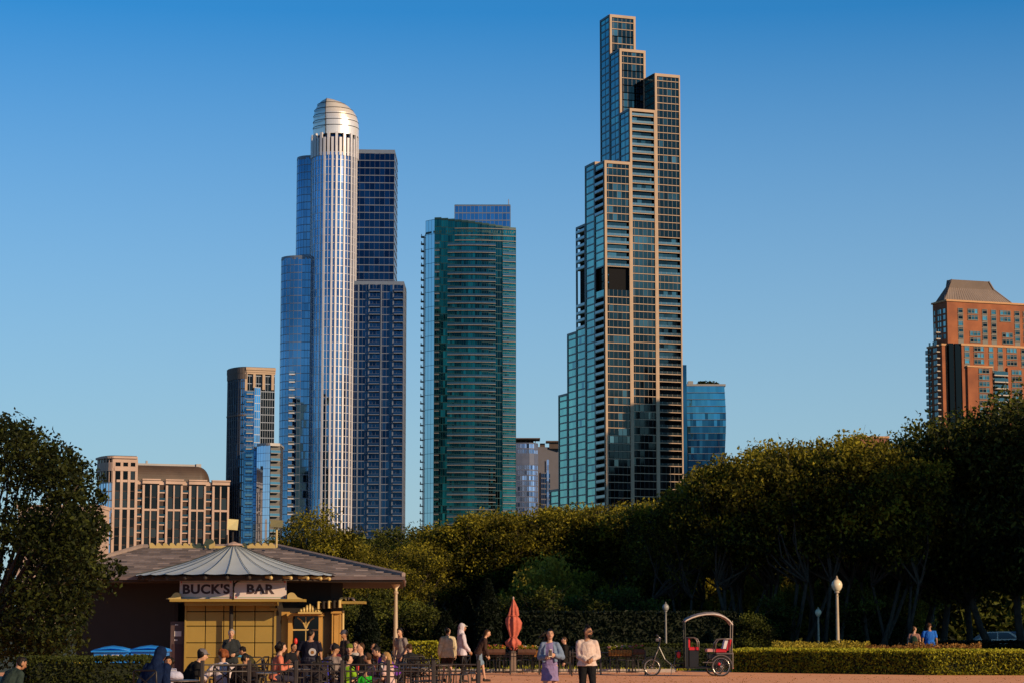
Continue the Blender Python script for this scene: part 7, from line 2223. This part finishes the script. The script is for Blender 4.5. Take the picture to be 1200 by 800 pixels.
# ---- pedicab
def pedicab():
    Y = 78.0; k = Y / 2690
    root = thing('pedicab', 'parked pedicab with arched canopy, red seats and a bicycle front end', 'pedicab', (GX(820, Y, .8), Y, 0))
    X = lambda px: GX(px, Y, .8)
    Z = lambda py: ZP(py, Y)
    c_tyre = mat('tyre', (.012, .012, .012), .8); c_rim = mat('steel_rim', (.55, .52, .50), .25, .9); c_frame = mat('black_frame_paint', (.012, .012, .014), .35, .1)
    c_tube = mat('pale_tube', (.17, .14, .13), .35, .4); c_can = mat('canopy_cloth', (.30, .24, .22), .7, var=.1); c_canl = mat('canopy_edge', (.62, .54, .50), .6)
    c_seat = mat('red_vinyl', (.50, .010, .02), .4, var=.08); c_wh = mat('white_backrest', (.62, .58, .62), .6, var=.05)
    def wheel(px, py, r, yy, parent, name='wheel'):
        c = Vector((X(px), yy, max(Z(py), r)))
        c.z = r
        w_ = thing(name, None, None, (0, 0, 0)) ; 
        bpy.data.objects.remove(w_)
        m = M(); m.ring(c, r - .022, .024, 'y', 40, 8); o = m.build('wheel', c_tyre, parent, smooth=True)
        m = M(); m.ring(c, r - .055, .013, 'y', 40, 6); m.build('rim', c_rim, o, smooth=True)
        m = M()
        for i in range(24):
            a = 2 * PI * i / 24; q = a + (.25 if i % 2 else -.25)
            m.tube([c + V(.025 * math.cos(q), .02 * (1 if i % 4 < 2 else -1), .025 * math.sin(q)), c + V((r - .06) * math.cos(a), 0, (r - .06) * math.sin(a))], .0028, 4, cap=False)
        m.build('spokes', c_rim, o)
        m = M(); m.tube([c - V(0, .05, 0), c + V(0, .05, 0)], .03, 12); m.build('hub', c_rim, o)
        return c
    fw = wheel(764, 780, .305, Y, root); rw = wheel(843.5, 780, .335, Y - .42, root); rw2 = wheel(838.5, 780, .335, Y + .42, root)
    # fork, head tube, handlebars
    m = M()
    for q in (-.055, .055): m.tube([fw + V(0, q, 0), V(X(768), Y + q, Z(768)), V(X(771.5), Y + q * .8, Z(760))], .017, 8)
    m.build('fork', c_tube, root, smooth=True)
    m = M(); m.tube([V(X(771.3), Y, Z(760.5)), V(X(773.5), Y, Z(752))], .03, 10); m.tube([V(X(773.5), Y, Z(752)), V(X(774.2), Y, Z(749))], .018, 8); m.build('head_tube', c_frame, root)
    m = M(); h0 = V(X(774), Y, Z(749)); m.tube([h0 + V(-.07, -.30, .10), h0 + V(.0, -.24, .04), h0, h0 + V(0, .24, .04), h0 + V(-.07, .30, .10)], .014, 8); m.build('handlebar', c_rim, root, smooth=True)
    for q in (-1, 1):
        m = M(); m.tube([h0 + V(-.07, q * .30, .10), h0 + V(-.14, q * .32, .16)], .02, 8); m.build('grip', c_frame, root)
    m = M(); m.bbox(h0.x - .16, Y - .06, h0.z - .05, h0.x - .04, Y + .06, h0.z + .05, .02); m.build('lamp', c_tube, root)
    m = M(); m.ring(fw, .345, .010, 'y', 36, 6); 
    m.v = [v for v in m.v]; 
    mg = M(); 
    mg.tube([fw + V(.345 * math.cos(a), 0, .345 * math.sin(a)) for a in [R(40 + 10 * i) for i in range(13)]], .022, 6); mg.build('mudguard', c_frame, root)
    # frame tubes
    m = M(); ht = V(X(772), Y, Z(757)); bb = V(X(789), Y, .30); st = V(X(793), Y, Z(765))
    m.tube([ht, V(X(779), Y, Z(772)), bb], .03, 8); m.tube([bb, st], .025, 8); m.tube([bb, V(X(812), Y, .30), V(X(843), Y, .335)], .03, 8)
    m.tube([V(X(790.5), Y, .42), V(X(808), Y, .45)], .022, 8); m.tube([rw, rw2], .022, 8)
    m.build('frame', c_frame, root)
    m = M(); m.tube([V(X(787), Y - .06, .38), V(X(785.6), Y - .22, .02)], .012, 6); m.build('kickstand', c_tube, root)
    m = M(); m.loft([(V(X(791), Y, Z(764)), .05, .03), (V(X(794), Y, Z(763)), .08, .035), (V(X(797.5), Y, Z(762.5)), .11, .04)], V(0, 1, 0), V(0, 0, 1), 12); m.build('saddle', c_frame, root)
    m = M(); m.ell((X(795.3), Y - .05, Z(766)), .07, .05, .13, 12, 8); m.build('red_reflector', c_seat, root, smooth=True)
    m = M(); m.ring(bb, .09, .008, 'y', 24, 5); m.tube([bb + V(0, -.06, 0), bb + V(.09, -.07, -.14)], .012, 6); m.tube([bb + V(0, .06, 0), bb + V(-.09, .07, .14)], .012, 6); m.build('crank', c_rim, root)
    for q, dx in ((-1, .09), (1, -.09)):
        m = M(); m.cbox(bb + V(dx, q * .11, -.14 if q < 0 else .14), .09, .08, .02); m.build('pedal', c_frame, root)
    # cab floor and body
    ya, yb = Y - .44, Y + .44
    m = M(); m.bbox(X(803.5), ya + .1, .26, X(845), yb - .1, .32, .02); m.bbox(X(803), ya + .12, .32, X(806), yb - .12, Z(747), .015); m.bbox(X(806.5), ya + .12, .32, X(818), yb - .12, Z(761), .02); m.build('cab_floor', c_frame, root)
    m = M(); m.bbox(X(829), ya + .14, Z(771), X(856), yb - .14, Z(765.5), .02); m.bbox(X(834), ya + .16, .38, X(852), yb - .16, Z(771), .02); m.build('rear_body', c_frame, root)
    m = M(); m.bbox(X(838), ya - .02, Z(765.8), X(857.5), yb + .02, Z(764.3), .008); m.build('side_rail', c_tube, root)
    m = M(); m.bbox(X(806.3), ya + .15, Z(761), X(818.5), yb - .15, Z(757.5), .02); m.build('front_seat', c_seat, root)
    m = M(); m.bbox(X(804.6), ya + .15, Z(758), X(808), yb - .15, Z(747.5), .02); m.build('front_backrest', c_seat, root)
    m = M(); m.bbox(X(837), ya + .15, Z(763.5), X(850.5), yb - .15, Z(759.6), .03); m.build('rear_seat', c_seat, root)
    m = M(); m.bbox(X(827), ya + .1, Z(763), X(836.5), yb - .1, Z(759.5), .03); m.build('footrest_cushion', mat('pale_red_vinyl', (.55, .25, .24), .5), root)
    m = M(); yy = ya + .14; w_ = yb - ya - .28
    m.obox((X(850), yy, Z(761.5)), (X(853.8) - X(850), 0, 0), (0, w_, 0), (X(853.2) - X(850), 0, Z(748) - Z(761.5))); m.build('rear_backrest', c_seat, root)
    m = M(); m.obox((X(846.2), yy - .01, Z(759.5)), (X(849.8) - X(846.2), 0, 0), (0, w_ + .02, 0), (X(853) - X(850), 0, Z(748.3) - Z(759.5))); m.build('white_backrest', c_wh, root)
    # armrest hoops
    for yy in (ya + .06, yb - .06):
        m = M(); m.tube([V(X(802.5), yy, Z(746.5)), V(X(813), yy, Z(746.5)), V(X(816.5), yy, Z(748.2)), V(X(818), yy, Z(751.5)), V(X(818.3), yy, Z(761))], .020, 8); m.build('armrest', c_tube, root, smooth=True)
        m = M(); m.tube([V(X(837), yy, Z(763)), V(X(838), yy, Z(753)), V(X(841), yy, Z(748.8)), V(X(845), yy, Z(748)), V(X(857), yy, Z(748))], .020, 8); m.build('armrest', c_tube, root, smooth=True)
        m = M(); m.tube([V(X(802.3), yy, .3), V(X(802), yy, Z(727))], .018, 8); m.build('canopy_post', c_frame, root)
        m = M(); m.tube([V(X(856.5), yy, Z(764)), V(X(857), yy, Z(748)), V(X(857.6), yy, Z(732)), V(X(857.2), yy, Z(727))], .018, 8); m.build('canopy_post', c_tube, root)
    m = M(); m.tube([V(X(857), ya, Z(783)), V(X(857.3), ya, Z(764))], .02, 8); m.tube([V(X(836), ya + .02, Z(776)), V(X(828), ya + .02, Z(775.5))], .018, 8); m.bbox(X(822), ya - .02, Z(775.6), X(834), ya + .12, Z(774.8), .006); m.build('step', c_tube, root)
    m = M(); m.tube([rw + V(.375 * math.cos(a), 0, .375 * math.sin(a)) for a in [R(-5 + 10 * i) for i in range(16)]], .025, 6); m.build('mudguard', c_tube, root)
    m = M(); m.ell((X(857), ya + .02, Z(782)), .035, .03, .03); m.ell((X(841), Y - .5, .42), .05, .03, .05); m.build('reflector', c_seat, root)
    # canopy: arch swept across the width
    arcp = [(801.5, 726.5), (803.5, 724.6), (810, 721.6), (818, 719), (827, 717.6), (836, 717.4), (843, 718.8), (849, 721.6), (854, 725.4), (857.3, 730)]
    vs = []; fs = []; n = len(arcp)
    rows = [(ya - .06, -.05), (ya + .1, 0), (Y, .03), (yb - .1, 0), (yb + .06, -.05)]
    for y_, dz in rows:
        for px, py in arcp: vs.append((X(px), y_, Z(py) + dz))
    for j in range(4):
        for i in range(n - 1): fs.append((j * n + i, j * n + i + 1, (j + 1) * n + i + 1, (j + 1) * n + i))
    o_ = len(vs); vs2 = [(x, y, z - .03) for x, y, z in vs]; fs2 = [tuple(i + o_ for i in f)[::-1] for f in fs]
    m = M(); m.add(vs + vs2, fs + fs2); m.build('canopy', c_can, root, smooth=True)
    for y_ in (ya - .06, yb + .06):
        m = M(); m.tube([V(X(px), y_, Z(py) - .05) for px, py in arcp], .024, 8); m.build('canopy_hoop', c_canl, root, smooth=True)
    for i in (1, 3, 5, 7, 8):
        m = M(); px, py = arcp[i]; m.tube([V(X(px), y_, Z(py) + dz - .04) for y_, dz in rows], .012, 6); m.build('canopy_rib', c_tube, root)
pedicab()

# ---- cars glimpsed far right
def car(px, Y, c, label, L_=4.4):
    x, _ = g2(px, Y); root = thing('parked_car', label, 'car', (x, Y, 0)); m = M(); cm_ = mat('car_paint', c, .25, .2, var=.03)
    side = [(-2.2, .35), (-2.2, .75), (-1.9, .88), (-1.15, .95), (-.55, 1.40), (.75, 1.43), (1.5, 1.0), (2.1, .9), (2.2, .7), (2.2, .35)]
    def sweep(pts, y0, y1, m):
        n = len(pts); vs = [(x + p[0], Y + y0, p[1]) for p in pts] + [(x + p[0], Y + y1, p[1]) for p in pts]
        m.add(vs, [tuple(range(n)), tuple(range(2 * n - 1, n - 1, -1))] + [(i, (i + 1) % n, n + (i + 1) % n, n + i)[::-1] for i in range(n)])
    sweep(side, -.85, .85, m); m.build('body', cm_, root)
    g_ = M(); g_.tone = .3; sweep([(-1.0, .97), (-.52, 1.34), (.0, 1.36), (.0, .97)], -.86, -.855, g_); sweep([(.08, .97), (.08, 1.36), (.7, 1.36), (1.25, 1.0)], -.86, -.855, g_); g_.build('window', g_navy, root)
    for q in (-1.4, 1.4):
        for y_ in (-.8, .8):
            w_ = M(); w_.ring((x + q, Y + y_, .32), .24, .09, 'y', 24, 8); o = w_.build('wheel', c_iron, root, smooth=True); w_ = M(); w_.tube([(x + q, Y + y_ - .05, .32), (x + q, Y + y_ + .05, .32)], .17, 14); w_.build('hubcap', c_rimg, o)
c_rimg = mat('hubcap', (.4, .4, .4), .3, .8)
car(1165, 140, (.55, .55, .55), 'pale parked car whose roof shows above the far dark hedge'); car(1182, 146, (.02, .10, .25), 'blue parked car right of the pale one behind the far hedge')
